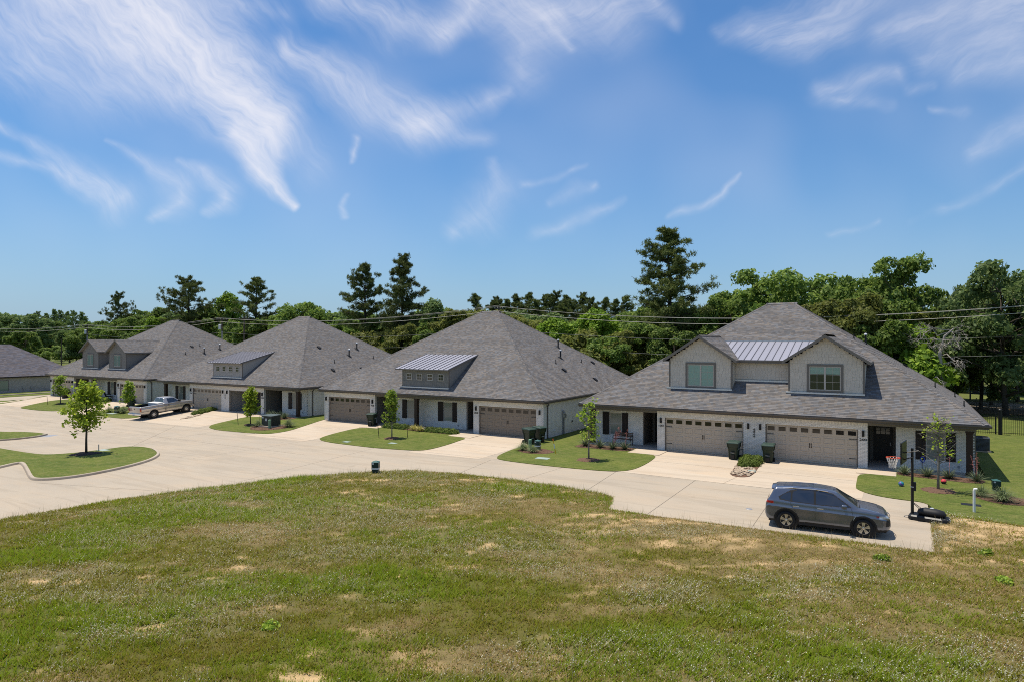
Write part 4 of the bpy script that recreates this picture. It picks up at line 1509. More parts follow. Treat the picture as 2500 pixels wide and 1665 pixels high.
def vent(H, x, kind):
    """roof vent on the right-hand slope at (x,y) local"""
    z = EZ + PT * (XE - x[0])
    m = MB()
    if kind == 'flue':
        m.lathe([(0.10, -0.15), (0.10, 0.06), (0.065, 0.10), (0.065, 0.62), (0.10, 0.63), (0.10, 0.74), (0.03, 0.78)], 10)
        m.add([(-0.2, -0.2, 0.15), (0.2, -0.2, -0.115), (0.2, 0.2, -0.115), (-0.2, 0.2, 0.15), (-0.2, -0.2, 0.165), (0.2, -0.2, -0.10), (0.2, 0.2, -0.10), (-0.2, 0.2, 0.165)], [(4, 5, 6, 7), (0, 1, 5, 4), (1, 2, 6, 5)])
        v = m.build('flue', M['vent'], H, loc=(x[0], x[1], z))
        MB().lathe([(0.102, 0.66), (0.102, 0.742), (0.03, 0.79)], 10).build('cap', M['vent_cap'], v)
    elif kind == 'pipe':
        m.lathe([(0.075, -0.1), (0.05, 0.08), (0.032, 0.10), (0.032, 0.34)], 8)
        m.add([(-0.13, -0.13, 0.10), (0.13, -0.13, -0.07), (0.13, 0.13, -0.07), (-0.13, 0.13, 0.10)], [(0, 1, 2, 3)])
        m.build('vent_pipe', M['vent'], H, loc=(x[0], x[1], z))
    else:
        m.box(-0.17, 0.17, -0.15, 0.15, -0.10, 0.10)
        m.box(-0.10, 0.24, -0.17, 0.17, 0.06, 0.12)
        m.build('roof_vent', M['vent'], H, loc=(x[0], x[1], z), rot=(0, math.atan(PT), 0))


def house(name, label, cx, kind, garage_mats, open_right=False, singles=False):
    H = thing(name, label, 'house', (cx, YF, 0))
    zt = 2.57
    # --- openings and wall runs: (origin, along, normal, length, holes, soldier)
    if kind == 'A':
        gar = [(-5.55, -0.62), (0.65, 5.58)]
        runs = [((-6.05, 0), (1, 0), (0, -1), 12.1, [(g[0] + 6.05, g[1] + 6.05, -1, 2.15) for g in gar], (0, 12.1, 2.355, 2.56))]
        rec = [(-11.0, -7.4), (7.4, 11.0)]
        wins = [(-9.82, -8.92, -10.34, -8.46), (8.84, 9.70, 8.33, 10.18)]
        alc = [(-7.4, -6.05), (6.05, 7.4)]
        sidey = 1.05
    else:
        gar = [(-10.72, -5.68), (5.6, 10.65)]
        runs = [((-11.25, 0), (1, 0), (0, -1), 6.15, [(gar[0][0] + 11.25, gar[0][1] + 11.25, -1, 2.15)], (0, 6.15, 2.355, 2.56)),
                ((5.1, 0), (1, 0), (0, -1), 6.15, [(gar[1][0] - 5.1, gar[1][1] - 5.1, -1, 2.15)], (0, 6.15, 2.355, 2.56))]
        rec = [(-3.7, 3.7)]
        wins = [(-2.44, -1.57, -2.96, -1.06), (1.44, 2.30, 0.86, 2.77)]
        alc = [(-5.1, -3.7), (3.7, 5.1)]
        sidey = 0.0
    xw = 11.25 if kind == 'B' else 11.0
    for a, b in rec:
        hs = [(w[0] - a, w[1] - a, 0.60, 2.14) for w in wins if a < w[0] < b]
        runs.append(((a, 1.05), (1, 0), (0, -1), b - a, hs, None))
    runs.append(((xw, sidey), (0, 1), (1, 0), 20.2 - sidey, [], (0, 13.0, 2.355, 2.56)))
    slab = MB()
    kb = ('bricks', kind, singles)
    single = [] if singles else None
    bm_ = MB() if kb not in CACHE else None
    for i, (O, U, N, L, hs, so) in enumerate(runs):
        wall_cells(slab, O, U, N, L, -0.25, zt, hs, 0.22)
        if bm_ is not None:
            Lb = min(L, 13.0) if U == (0, 1) else L
            brick_field(bm_, O, U, N, Lb, 0.0, 2.56, hs, so, single if (i == 0 and singles) else None)
            if U == (0, 1):
                brick_field(bm_, O, U, N, Lb, -0.222, 0.0, hs)
    # plain runs out of sight: left side and back
    slab.box(-xw, -xw + 0.22, sidey, 20.2, -0.25, zt)
    slab.box(-xw, xw, 20.0, 20.2, -0.25, zt)
    if kind == 'A':
        for s in (-1, 1):
            pass
    slab.build('wall', M['mortar'], H)
    if bm_ is not None:
        CACHE[kb] = bm_.mesh('bricks')
    tag(obj('bricks', CACHE[kb], M['brick'], H), kind='stuff')
    if singles:
        bu = MB()
        brick_box(bu, (0, 0), (1, 0), (0, -1), 0, BRW, 0, BRH, 0.013)
        bme = bu.mesh('brick')
        for p in single:
            obj('brick', bme, M['brick'], H, p)
    # alcoves: sides and back in dark taupe that paints in the shade, with the entrance door
    for s, (a, b) in zip((-1, 1), alc):
        al = MB()
        yb = 3.0
        al.box(a - 0.1, b + 0.1, yb, yb + 0.1, 0, zt)
        inner, outer = (b, a) if s < 0 else (a, b)
        if kind == 'B':
            inner, outer = outer, inner
        # side towards the garage starts at the front plane, the other at the recessed wall
        for x, y0_ in ((inner, 0.224), (outer, 1.28)):
            sx = 1 if x == a else -1
            al.box(min(x, x - 0.08 * sx), max(x, x - 0.08 * sx), y0_, yb, 0, zt)
        al.build('alcove', M['trim_taupe'], H)
        dx0, dx1 = (a + b) / 2 - 0.48, (a + b) / 2 + 0.48
        dr = MB().box(dx0, dx1, yb - 0.06, yb - 0.005, 0.02, 2.1).build('door', M['door_dark'], H)
        for c in range(3):
            for r in range(2):
                x0 = dx0 + 0.14 + c * 0.24
                MB().box(x0, x0 + 0.20, yb - 0.068, yb - 0.055, 1.62 + r * 0.2, 1.79 + r * 0.2).build('pane', M['pane_grey'], dr)
        MB().box(dx1 - 0.12, dx1 - 0.07, yb - 0.12, yb - 0.058, 0.95, 1.15).build('handle', M['grey_metal'], dr)
    # porch slabs, beams and posts
    if kind == 'A':
        spans = [(-11.0, -6.05), (6.05, 11.0)]
        posts = [-10.72, 10.72]
    else:
        spans = [(-5.1, 5.1)]
        posts = [-0.68]
    for a, b in spans:
        MB().box(a + 0.01, b - 0.01, -0.42, 3.0, -0.2, 0.045).build('porch_slab', M['concrete_porch'], H)
        MB().box(a + 0.01, b - 0.01, 0.0, 0.2, 2.40, zt - 0.002).build('porch_beam', M['trim_taupe'], H)
    for x in posts:
        p = MB().box(x - 0.14, x + 0.14, 0.02, 0.30, 0.04, 2.40)
        p.box(x - 0.17, x + 0.17, -0.01, 0.33, 0.04, 0.16).box(x - 0.17, x + 0.17, -0.01, 0.33, 2.28, 2.40)
        p.build('post', M['wood_dark'], H)
    if kind == 'B':
        MB().box(-0.73, -0.63, 0.31, 1.04, 0.04, 2.42).build('wing_wall', M['brick'], H)
    # windows and shutters of the porch walls
    for (a, b, c, d) in wins:
        window(H, a, b, 0.60, 2.14, 1.09, 'pane_grey', 'frame_tan', 0, cols=1, rows=1, sill=True)
        shutter(H, c, a - 0.02, 0.58, 2.16, 1.035)
        shutter(H, b + 0.02, d, 0.58, 2.16, 1.035)
        MB().box(b + 0.55, b + 0.66, 1.0, 1.037, 0.28, 0.40).build('outlet_box', M['grey_metal'], H)
    # garages
    for i, g in enumerate(gar):
        if open_right and i == 1:
            it = MB()
            it.box(g[0] - 0.3, g[0] - 0.2, 0.22, 6.5, 0, zt).box(g[1] + 0.2, g[1] + 0.3, 0.22, 6.5, 0, zt).box(g[0] - 0.3, g[1] + 0.3, 6.5, 6.6, 0, zt)
            it.build('garage_room', M['room_wall'], H)
            MB().box(g[0] - 0.2, g[1] + 0.2, 0.0, 6.5, -0.1, 0.014).build('garage_floor', M['concrete_porch'], H)
            MB().box(g[0], g[0] + 0.06, 0.03, 0.10, 0.01, 2.14).box(g[1] - 0.06, g[1], 0.03, 0.10, 0.01, 2.14).box(g[0], g[1], 0.03, 0.10, 2.08, 2.145).build('garage_trim', M['trim_taupe'], H)
        else:
            garage_door(H, g[0], g[1], M[garage_mats])
            # door sits against the reveal; dark garage behind
    # lamps and numbers
    if kind == 'A':
        for x in (-5.8, -0.33, 0.36, 5.83):
            sconce(H, x, 1.93)
        for x, s in ((-5.80, '100'), (5.83, '200')):
            obj('house_number', text_mesh(s, 0.13), M['black_metal'], H, (x, -0.022, 1.53))
        obj('house_number', text_mesh('6866' if singles else '6858', 0.125, vertical=True), M['black_metal'], H, (0.02, -0.022, 1.70))
    else:
        for x in (-11.0, -5.38, 5.36, 10.95):
            sconce(H, x, 1.93)
        for x, s in ((-5.40, '100'), (5.36, '200')):
            obj('house_number', text_mesh(s, 0.13), M['black_metal'], H, (x, -0.022, 1.53))
    # roof
    dk = MB()
    e = 0.0
    R0 = [(-XE, YE), (XE, YE), (XE, YB), (-XE, YB)]
    V = [(x, y, EZ - 0.006) for x, y in R0] + [(-XE + RUN, YE + RUN, EZ + PT * RUN - 0.006), (XE - RUN, YE + RUN, EZ + PT * RUN - 0.006)]
    V += [(x, y, EZ - 0.05) for x, y in R0]
    dk.add(V, [(0, 1, 5, 4), (1, 2, 5), (2, 3, 4, 5), (3, 0, 4), (6, 7, 1, 0), (7, 8, 2, 1), (8, 9, 3, 2), (9, 6, 0, 3), (9, 8, 7, 6)])
    roof = dk.build('roof', M['shingle'], H)
    tag(obj('shingles', shingle_mesh(3 if singles else 0), M['shingle'], H), kind='stuff')
    tag(obj('hip_caps', hip_mesh(), M['shingle'], H), kind='stuff')
    if singles:
        # the three lowest courses of the front slope, tab by tab
        rng = random.Random(77)
        dd = 0.143 / math.sqrt(1 + PT * PT)
        unit = {}
        for w in (0.20, 0.24, 0.28, 0.32):
            mb = MB()
            L = 0.149
            mb.add([(0, 0, 0.018), (w - 0.004, 0, 0.018), (w - 0.004, L, 0.006), (0, L, 0.006), (0, 0, 0), (w - 0.004, 0, 0)], [(0, 1, 2, 3), (4, 5, 1, 0)])
            unit[w] = mb.mesh('shingle')
        n = 0
        for i in range(3):
            d0 = i * dd
            a = -XE + d0 + 0.1
            while a < XE - d0 - 0.36:
                w = rng.choice((0.20, 0.24, 0.28, 0.32))
                obj('shingle', unit[w], M['shingle'], roof, (a, YE + d0, EZ + PT * d0), (math.atan(PT), 0, 0))
                a += w
                n += 1
    fa = MB()
    t0, t1 = 2.58, 2.785
    fa.box(-XE, XE, YE, YE + 0.03, t0, t1).box(-XE, XE, YB - 0.03, YB, t0, t1).box(XE - 0.03, XE, YE + 0.03, YB - 0.03, t0, t1).box(-XE, -XE + 0.03, YE + 0.03, YB - 0.03, t0, t1)
    fa.build('fascia', M['fascia'], H)
    gu = MB()
    gu.add([(x, y, z) for x in (-XE - 0.02, XE + 0.12) for (y, z) in ((YE - 0.002, 2.66), (YE - 0.07, 2.66), (YE - 0.12, 2.72), (YE - 0.12, 2.79), (YE - 0.002, 2.77))],
           [(0, 1, 2, 3, 4), (9, 8, 7, 6, 5), (0, 5, 6, 1), (1, 6, 7, 2), (2, 7, 8, 3), (3, 8, 9, 4), (4, 9, 5, 0)])
    gu.build('gutter', M['fascia'], H)
    MB().box(XE + 0.002, XE + 0.11, YE, YB, 2.67, 2.785).build('gutter', M['fascia'], H)
    MB().box(-XE + 0.031, XE - 0.031, YE + 0.031, YB - 0.031, 2.585, 2.60).build('soffit', M['soffit'], H)
    # downspout at the right front corner
    yd = sidey + 0.55
    ds = MB()
    x = xw + 0.05
    for (p, q) in (((XE + 0.05, yd - 0.3, 2.68), (XE + 0.05, yd - 0.3, 2.55)), ((XE + 0.05, yd - 0.3, 2.55), (x, yd, 2.35)), ((x, yd, 2.37), (x, yd, 0.05)), ((x, yd, 0.07), (x + 0.2, yd, -0.02))):
        ds.tube([p, q], 0.055, 6)
    ds.build('downspout', M['fascia'], H)
    return H, sidey, xw


H4, _, _ = house('brick_house', 'white brick duplex with two pale gable dormers, behind the grey car', -7.77, 'A', 'garage_tan', singles=True)
H3, sy3, xw3 = house('brick_house', 'white brick duplex with brown end garages and a metal shed dormer, beside the twin-gabled duplex', -33.55, 'B', 'garage_brown')
H2, _, _ = house('brick_house', 'white brick duplex with one open garage, behind the silver pickup truck', -59.2, 'A', 'garage_tan', open_right=True)
H1, sy1, xw1 = house('brick_house', 'white brick duplex with two narrow dark gable dormers, near the cross street', -84.7, 'B', 'garage_tan')

# dormers
gable_dormer(H4, -3.62, 2.04, 1.33, 5.84, 7.47, 'shake_light', 150, 5, (-4.42, -2.72, 4.16, 5.58), 'pane_green')
gable_dormer(H4, 3.80, 2.04, 1.33, 5.84, 7.47, 'shake_light', 150, 6, (2.92, 4.62, 4.18, 5.60), 'pane_dark')
mw = MB().box(-1.7, 1.85, 2.23, 3.2, 4.3, 5.86).build('dormer_link', M['shake_light'], H4)
shakes(mw, -1.56, 1.74, 4.66, 5.80, 2.229, 'shake_light', seed=12)
MB().box(-1.6, 1.8, 2.10, 2.208, 4.52, 4.62).build('flashing', M['flashing'], mw)
MB().box(-1.7, 1.9, 1.93, 2.10, 5.70, 5.84).build('fascia', M['trim_taupe'], mw)
metal_roof(H4, -3.5, 3.66, 1.90, 5.90, 5.95, 7.07, 17)
MB().box(-3.3, 3.45, 5.90, 6.12, 7.05, 7.13).build('flashing', M['flashing'], H4)
shed_dormer(H3, -2.31, 2.54, 'shake_taupe')
shed_dormer(H2, -2.52, 2.2, 'shake_cream', 0.42, 31, 13)
gable_dormer(H1, -2.95, 1.93, 0.92, 5.76, 7.27, 'shake_taupe', 0, 41, (-3.72, -2.25, 4.05, 5.42), 'pane_green', wrows=1)
gable_dormer(H1, 3.35, 1.93, 0.92, 5.76, 7.25, 'shake_taupe', 0, 42, (2.60, 4.05, 4.05, 5.40), 'pane_green', wrows=1)

# roof vents on the right-hand slopes (local x, y)
for Hh, cx, vs in (
    (H4, -7.77, [(-2.93, 50.23, 'pipe'), (-2.37, 53.7, 'flue'), (1.73, 49.5, 'pipe'), (3.0, 53.5, 'pipe'), (3.05, 46.4, 'pipe'), (0.07, 56.2, 'low')]),
    (H3, -33.55, [(-27.56, 53.76, 'flue'), (-26.2, 51.56, 'flue'), (-25.61, 49.5, 'pipe'), (-25.47, 54.4, 'pipe'), (-25.38, 56.6, 'low'), (-24.77, 49.3, 'low'), (-23.4, 52.7, 'low')]),
    (H2, -59.2, [(-53.1, 47.96, 'low'), (-52.73, 53.2, 'flue'), (-51.69, 51.0, 'flue'), (-51.14, 54.2, 'pipe'), (-50.72, 47.96, 'pipe'), (-49.7, 46.74, 'low'), (-49.7, 50.8, 'low')]),
    (H1, -84.7, [(-78.56, 49.8, 'low'), (-78.63, 51.0, 'pipe'), (-77.91, 53.4, 'flue'), (-77.23, 50.7, 'flue'), (-77.12, 48.1, 'pipe')])):
    for x, y, k in vs:
        vent(Hh, (x - cx, y - YF), k)


# service meters on the right-hand walls
def meters(Hh, xw, y, kind):
    m = MB().box(xw + 0.002, xw + 0.13, y - 0.14, y + 0.14, 1.30, 1.82)
    m.lathe([(0.10, 0), (0.10, 0.06), (0.07, 0.10)], 12, 'X', (xw + 0.12, y + 0.02, 1.62))
    m.build('meter_box', M['grey_metal'], Hh)
    MB().tube([(xw + 0.06, y - 0.06, 1.30), (xw + 0.06, y - 0.06, -0.1)], 0.045, 8).build('conduit', M['grey_metal'], Hh)
    MB().tube([(xw + 0.05, y + 0.16, 1.35), (xw + 0.05, y + 0.16, -0.1)], 0.03, 8).build('conduit', M['vent'], Hh)
    MB().box(xw + 0.002, xw + 0.10, y + 0.34, y + 0.52, 1.22, 1.52).build('phone_box', M['grey_metal'], Hh)
    MB().box(xw + 0.012, xw + 0.09, y + 1.55, y + 1.68, 0.80, 0.90).build('outlet_box', M['vent'], Hh)
    MB().lathe([(0.06, 0), (0.06, 0.05), (0.03, 0.06), (0.03, 0.16)], 8, 'X', (xw + 0.01, y - 1.45, 0.48)).build('hose_tap', M['white_plastic'], Hh)


meters(H3, xw3, 3.05, 0)
meters(H2, 11.0, 3.4, 0)
meters(H1, xw1, 3.4, 0)

# ------------------------------------------------------------------ trees
def unit(v):
    return v / np.maximum(np.linalg.norm(v, axis=-1, keepdims=True), 1e-9)


def leaf_quads(P, N, s, rng, asp=0.62):
    """diamond leaves at P facing roughly N, size s"""
    n = len(P)
    r = unit(rng.normal(size=(n, 3)))
    t = unit(np.cross(N, r))
    b = np.cross(N, t)
    s = s[:, None]
    fold = N * s * 0.18
    V = np.stack([P - t * s, P - b * s * asp + fold, P + t * s, P + b * s * asp + fold], 1).reshape(-1, 3)
    return V, np.arange(4 * n).reshape(-1, 4)


def needle_tris(P, rng, k, L):
    """tufts of needles: k blades round each point"""
    n = len(P)
    d = unit(rng.normal(size=(n, k, 3)) + np.array([0, 0, 0.35]))
    w = unit(np.cross(d, rng.normal(size=(n, k, 3)))) * (0.042 * L / 0.4)
    l = L * (0.6 + 0.6 * rng.random((n, k, 1)))
    P = P[:, None, :]
    V = np.stack([P - w * 1.0 + d * 0.02, P + w * 1.0 + d * 0.02, P + d * l], 2).reshape(-1, 3)
    return V, np.arange(3 * n * k).reshape(-1, 3)


def limb(mb, p, q, r0, r1, rng, seg=4, wob=0.06, n=5, sag=0.0):
    p, q = Vector(p), Vector(q)
    L = (q - p).length
    pts, rs = [], []
    for i in range(seg + 1):
        f = i / seg
        o = Vector((rng.gauss(0, wob), rng.gauss(0, wob), rng.gauss(0, wob))) * L * (f * (1 - f) * 4)
        pts.append(p.lerp(q, f) + o + Vector((0, 0, -sag * L * f * f)))
        rs.append(r0 + (r1 - r0) * f)
    mb.tube(pts, rs, n)
    return pts


def broadleaf_meshes(seed, H, R, base, nclump, nleaf, lsize, shape=0.0, trunk_r=0.25, clump_r=0.20, open_=0.0):
    """round-crowned tree: returns (trunk mesh, crown mesh)"""
    rng = np.random.default_rng(seed)
    rr = random.Random(seed)
    zc = (H + base) / 2
    hh = (H - base) / 2
    # clumps spread over an uneven shell
    C, RC = [], []
    ph = rng.random(8) * 6.28
    while len(C) < nclump:
        v = unit(rng.normal(size=3))
        rad = (0.45 + 0.55 * rng.random() ** 0.45)
        az = math.atan2(v[1], v[0])
        lump = 1 + 0.16 * math.sin(2 * az + ph[0]) + 0.12 * math.sin(3 * az + ph[1] + 3 * v[2]) + 0.12 * math.sin(5 * v[2] + ph[2])
        wid = R * (1 - shape * max(v[2], 0) - 0.12 * max(-v[2], 0))
        c = np.array([v[0] * wid, v[1] * wid, v[2] * hh]) * rad * lump * (1 - clump_r * 0.8)
        c[2] += zc
        rc = clump_r * R * (0.6 + 0.75 * rng.random())
        if c[2] + rc * 0.7 > H:
            c[2] = H - rc * 0.7
        C.append(c)
        RC.append(rc)
    C = np.array(C)
    RC = np.array(RC)
    per = max(3, nleaf // nclump)
    wgt = (RC / RC.mean()) ** 2
    P, N = [], []
    for c, rc, k in zip(C, RC, wgt):
        m = int(per * k)
        v = unit(rng.normal(size=(m, 3)))
        v[:, 2] = np.where(v[:, 2] < -0.35, -v[:, 2], v[:, 2])
        r = rc * (0.55 + 0.5 * rng.random((m, 1)) ** 0.7)
        r = r * (1 + 0.25 * np.sin(v[:, :1] * 5 + c[0]) * np.sin(v[:, 1:2] * 5 + c[1]))
        P.append(c + v * r * np.array([1, 1, 0.8]))
        N.append(unit(v * 0.7 + rng.normal(size=(m, 3)) * 0.55 + np.array([0, 0, 0.25])))
    P = np.concatenate(P)
    N = np.concatenate(N)
    # stray leaves give a feathery outline
    V, F = leaf_quads(P, N, lsize * (0.55 + 0.8 * rng.random(len(P))), rng)
    crown = np_mesh('crown', V, F)
    mb = MB()
    th = base + hh * 0.55
    lean = Vector((rr.gauss(0, 0.03), rr.gauss(0, 0.03), 0)) * H
    top = Vector((lean.x, lean.y, H * 0.8))
    mb.tube([(0, 0, -0.1), (0, 0, 0.25), lean * 0.3 + Vector((0, 0, th * 0.5)), lean * 0.7 + Vector((0, 0, th)), top], [trunk_r * 1.5, trunk_r, trunk_r * 0.85, trunk_r * 0.65, trunk_r * 0.15], 8)
    order = rng.permutation(len(C))[:max(6, min(40, nclump if nclump < 36 else nclump // 2))]
    for i in order:
        c = C[i]
        f = 0.35 + 0.5 * rr.random()
        z0 = min(max(base * 0.8, c[2] - 0.35 * math.hypot(c[0], c[1]) - 0.3), H * 0.75)
        p = lean * (z0 / H) + Vector((0, 0, z0))
        limb(mb, p, c, trunk_r * (0.42 - 0.25 * z0 / H), trunk_r * 0.06, rr, 4, 0.05, 5)
    trunk = mb.mesh('trunk', True)
    return trunk, crown


def pine_meshes(seed, H, R, base, nwhorl=13, open_=0.25, flat=0.3):
    """tall pine: bare lower trunk, tiers of limbs with needle tufts, uneven outline"""
    rng = np.random.default_rng(seed)
    rr = random.Random(seed)
    mb = MB()
    lean = Vector((rr.gauss(0, 0.015) * H, rr.gauss(0, 0.015) * H, 0))
    tr = 0.013 * H + 0.06
    pts = [Vector((0, 0, -0.2)) + lean * 0, Vector((0, 0, H * 0.25)) + lean * 0.2, Vector((0, 0, H * 0.5)) + lean * 0.6, Vector((0, 0, H * 0.75)) + lean, Vector((0, 0, H * 0.985)) + lean]
    mb.tube(pts, [tr * 1.3, tr, tr * 0.8, tr * 0.5, tr * 0.08], 8)
    T = []
    TS = []

    def trunk_at(z):
        f = z / H
        return lean * min(1, f * 1.3) + Vector((0, 0, z))
    for i in range(nwhorl):
        f = i / (nwhorl - 1)
        z = base + (H * 0.97 - base) * f
        # widest at about a third of the crown
        prof = max(0.22, math.sin(PI * (0.20 + 0.74 * f)) ** 0.75) * (1.0 if f < 0.6 else 1.0 - 0.35 * (f - 0.6) / 0.4)
        nb = rr.choice((4, 5, 5, 6)) if f < 0.9 else 4
        a0 = rr.random() * 6.28
        for k in range(nb):
            if rr.random() < open_ + 0.08:
                continue
            a = a0 + k * 2 * PI / nb + rr.gauss(0, 0.35)
            L = R * prof * rr.uniform(0.5, 1.15)
            zz = z + rr.gauss(0, 0.25)
            p = trunk_at(zz)
            rise = L * rr.uniform(0.05, 0.35) + (0.25 * L * f)
            q = p + Vector((math.cos(a) * L, math.sin(a) * L, rise))
            pp = limb(mb, p, q, tr * (0.34 - 0.2 * f), 0.02, rr, 4, 0.05, 5, sag=rr.uniform(-0.05, 0.12))
            # twigs with clumps on the outer part of the limb
            nt = int(5 + L * 1.9)
            for t in range(nt):
                g = 0.18 + 0.82 * rr.random() ** 0.75
                s = pp[min(int(g * 4), 3)].lerp(pp[min(int(g * 4) + 1, 4)], g * 4 - int(g * 4)) if g < 1 else pp[4]
                side = Vector((rr.gauss(0, 1), rr.gauss(0, 1), abs(rr.gauss(0.25, 0.35))))
                e = s + side.normalized() * rr.uniform(0.15, 0.28 + 0.14 * L)
                T.append(e)
                TS.append(rr.uniform(0.55, 1.0) * (0.9 - 0.25 * f))
    # leader tuft
    for k in range(10):
        T.append(trunk_at(H * (0.93 + 0.065 * rr.random())) + Vector((rr.gauss(0, 0.3), rr.gauss(0, 0.3), 0)))
        TS.append(0.6)
    trunk = mb.mesh('trunk', True)
    C = np.array([tuple(t) for t in T])
    S = np.array(TS)
    # each clump: flattened bunch of tufts
    per = 10
    off = unit(rng.normal(size=(len(C), per, 3))) * (rng.random((len(C), per, 1)) ** 0.4)
    P = (C[:, None, :] + off * S[:, None, None] * np.array([0.72, 0.72, 0.50])).reshape(-1, 3)
    V, F = needle_tris(P, rng, 6, 0.42)
    crown = np_mesh('crown', V, F)
    return trunk, crown


TREE = {}


def tree_kind(key, fn, *a, **k):
    TREE[key] = fn(*a, **k)


def _slots(o, mat):
    if len(o.data.materials) == 0:
        o.data.materials.append(mat)
    o.material_slots[0].link = 'OBJECT'
    o.material_slots[0].material = mat


def plant(name, label, key, x, y, z, scale, rz, leaf, bark, group=None, cat='tree', sz=None):
    r = thing(name, label, cat, (x, y, z), rz, group)
    r.scale = (scale, scale, sz if sz else scale)
    t, c = TREE[key]
    a = obj('trunk', t, None, r)
    _slots(a, M[bark])
    b = obj('crown', c, None, r)
    _slots(b, M[leaf])
    return r


# prototypes (nominal 12 m broadleaf, 20 m pine)
tree_kind('oak1', broadleaf_meshes, 1, 12, 5.6, 1.2, 60, 16000, 0.20)
tree_kind('oak2', broadleaf_meshes, 2, 12, 4.8, 1.0, 46, 13000, 0.20, shape=0.25)
tree_kind('oak3', broadleaf_meshes, 3, 12, 6.4, 0.9, 74, 17000, 0.19, clump_r=0.17)
tree_kind('elm', broadleaf_meshes, 4, 12, 4.2, 0.8, 40, 12000, 0.19, shape=0.45, clump_r=0.24)
tree_kind('airy', broadleaf_meshes, 5, 12, 4.4, 4.5, 34, 8500, 0.18, clump_r=0.23, trunk_r=0.22)
tree_kind('shrub', broadleaf_meshes, 6, 5, 3.2, 0.2, 30, 7000, 0.17, clump_r=0.26, trunk_r=0.10)
tree_kind('pine1', pine_meshes, 11, 20, 5.4, 5.5, 21, open_=0.12)
tree_kind('pine2', pine_meshes, 12, 20, 4.6, 6.0, 20, open_=0.2)
tree_kind('pine3', pine_meshes, 13, 20, 6.4, 7.5, 17, open_=0.1)
tree_kind('pine4', pine_meshes, 14, 20, 4.9, 3.0, 25, open_=0.12)


def row_tree(name, label, key, u, vtop, Y, nomH, leaf, bark='bark', group=None, widen=1.0, rz=None, z=-0.05):
    """tree on the row at depth Y whose top shows at photo pixel (u, vtop)"""
    x, h = at_row(u, vtop, Y)
    s = (h - z) / nomH
    rnd = random.Random(int(u * 7 + Y))
    r = plant(name, label, key, x, Y, z, s * widen, rz if rz is not None else rnd.random() * 6.28, leaf, bark, group, sz=s)
    return r


# trees that stand out
row_tree('pine_tree', 'tallest dark pine with bare lower trunk, behind the gap beside the twin-gabled duplex', 'pine1', 1640, 566, 84, 20, 'needle', 'bark_pine', widen=1.0, rz=1.0)
row_tree('pine_tree', 'taller of two pines standing together behind the shed-dormer duplex', 'pine4', 978, 626, 82, 20, 'needle', 'bark_pine', widen=0.85, rz=0.4)
row_tree('pine_tree', 'shorter of two pines standing together behind the shed-dormer duplex', 'pine1', 893, 650, 85, 20, 'needle', 'bark_pine', widen=0.82, rz=2.2)
row_tree('pine_tree', 'broad flat-topped dark pine above the pickup truck house', 'pine3', 465, 680, 92, 20, 'needle', 'bark_pine', widen=0.95, rz=3.0)
row_tree('pine_tree', 'narrow pine with rounded top between the two far houses', 'pine2', 622, 678, 88, 20, 'needle', 'bark_pine', widen=0.9, rz=5.0)
row_tree('open_tree', 'sparse open-crowned tree with layered branches behind the narrow-gabled duplex', 'pine3', 286, 716, 105, 20, 'needle', 'bark_pine', widen=0.62, rz=0.2)
row_tree('oak_tree', 'large broad oak right behind the twin-gabled duplex roof', 'oak3', 1925, 645, 86, 12, 'leaf_mid', widen=0.95)
row_tree('oak_tree', 'oak with bare twigs in its thin top, behind the right end of the roof', 'oak1', 2128, 632, 84, 12, 'leaf_mid', widen=0.72)
row_tree('airy_tree', 'thin dark-limbed tree rising above the oaks', 'airy', 2205, 628, 82, 12, 'leaf_mid', widen=0.8)
row_tree('oak_tree', 'huge dark oak beside the back fence', 'oak3', 2455, 626, 78, 12, 'leaf_blue', widen=0.80, rz=0.9)
row_tree('oak_tree', 'dark oak beside the back fence, behind the huge one', 'oak1', 2395, 655, 84, 12, 'leaf_blue', widen=0.6)
row_tree('young_broadleaf', 'pale grey-green tree right of the two pines', 'elm', 1062, 724, 96, 12, 'leaf_blue', widen=1.0)
row_tree('young_broadleaf', 'bright yellow-green tree above the right hip of the shed-dormer roof', 'elm', 1352, 770, 78, 12, 'leaf_bright', widen=1.15)
row_tree('young_broadleaf', 'larger bright yellow-green tree left of the tallest pine', 'elm', 1455, 748, 82, 12, 'leaf_bright', widen=1.15)
row_tree('oak_tree', 'olive oak behind the ridge of the shed-dormer duplex', 'oak2', 1130, 738, 80, 12, 'leaf_olive', widen=1.1)
row_tree('oak_tree', 'dark spreading oak above the open-garage duplex ridge', 'oak1', 737, 718, 90, 12, 'leaf_mid', widen=0.9)
row_tree('young_broadleaf', 'bright green tree between the flat-topped pine and the narrow pine', 'elm', 556, 708, 100, 12, 'leaf_bright', widen=0.8)
row_tree('oak_tree', 'bright green spreading tree behind the narrow-gabled roof ridge', 'oak2', 402, 762, 88, 12, 'leaf_bright', widen=1.2)
row_tree('oak_tree', 'mid green spreading tree behind the narrow-gabled dormers', 'oak1', 318, 762, 92, 12, 'leaf_mid', widen=1.05)
row_tree('oak_tree', 'large dark tree behind the slate-roofed house', 'oak1', 38, 752, 98, 12, 'leaf_blue', widen=1.15)

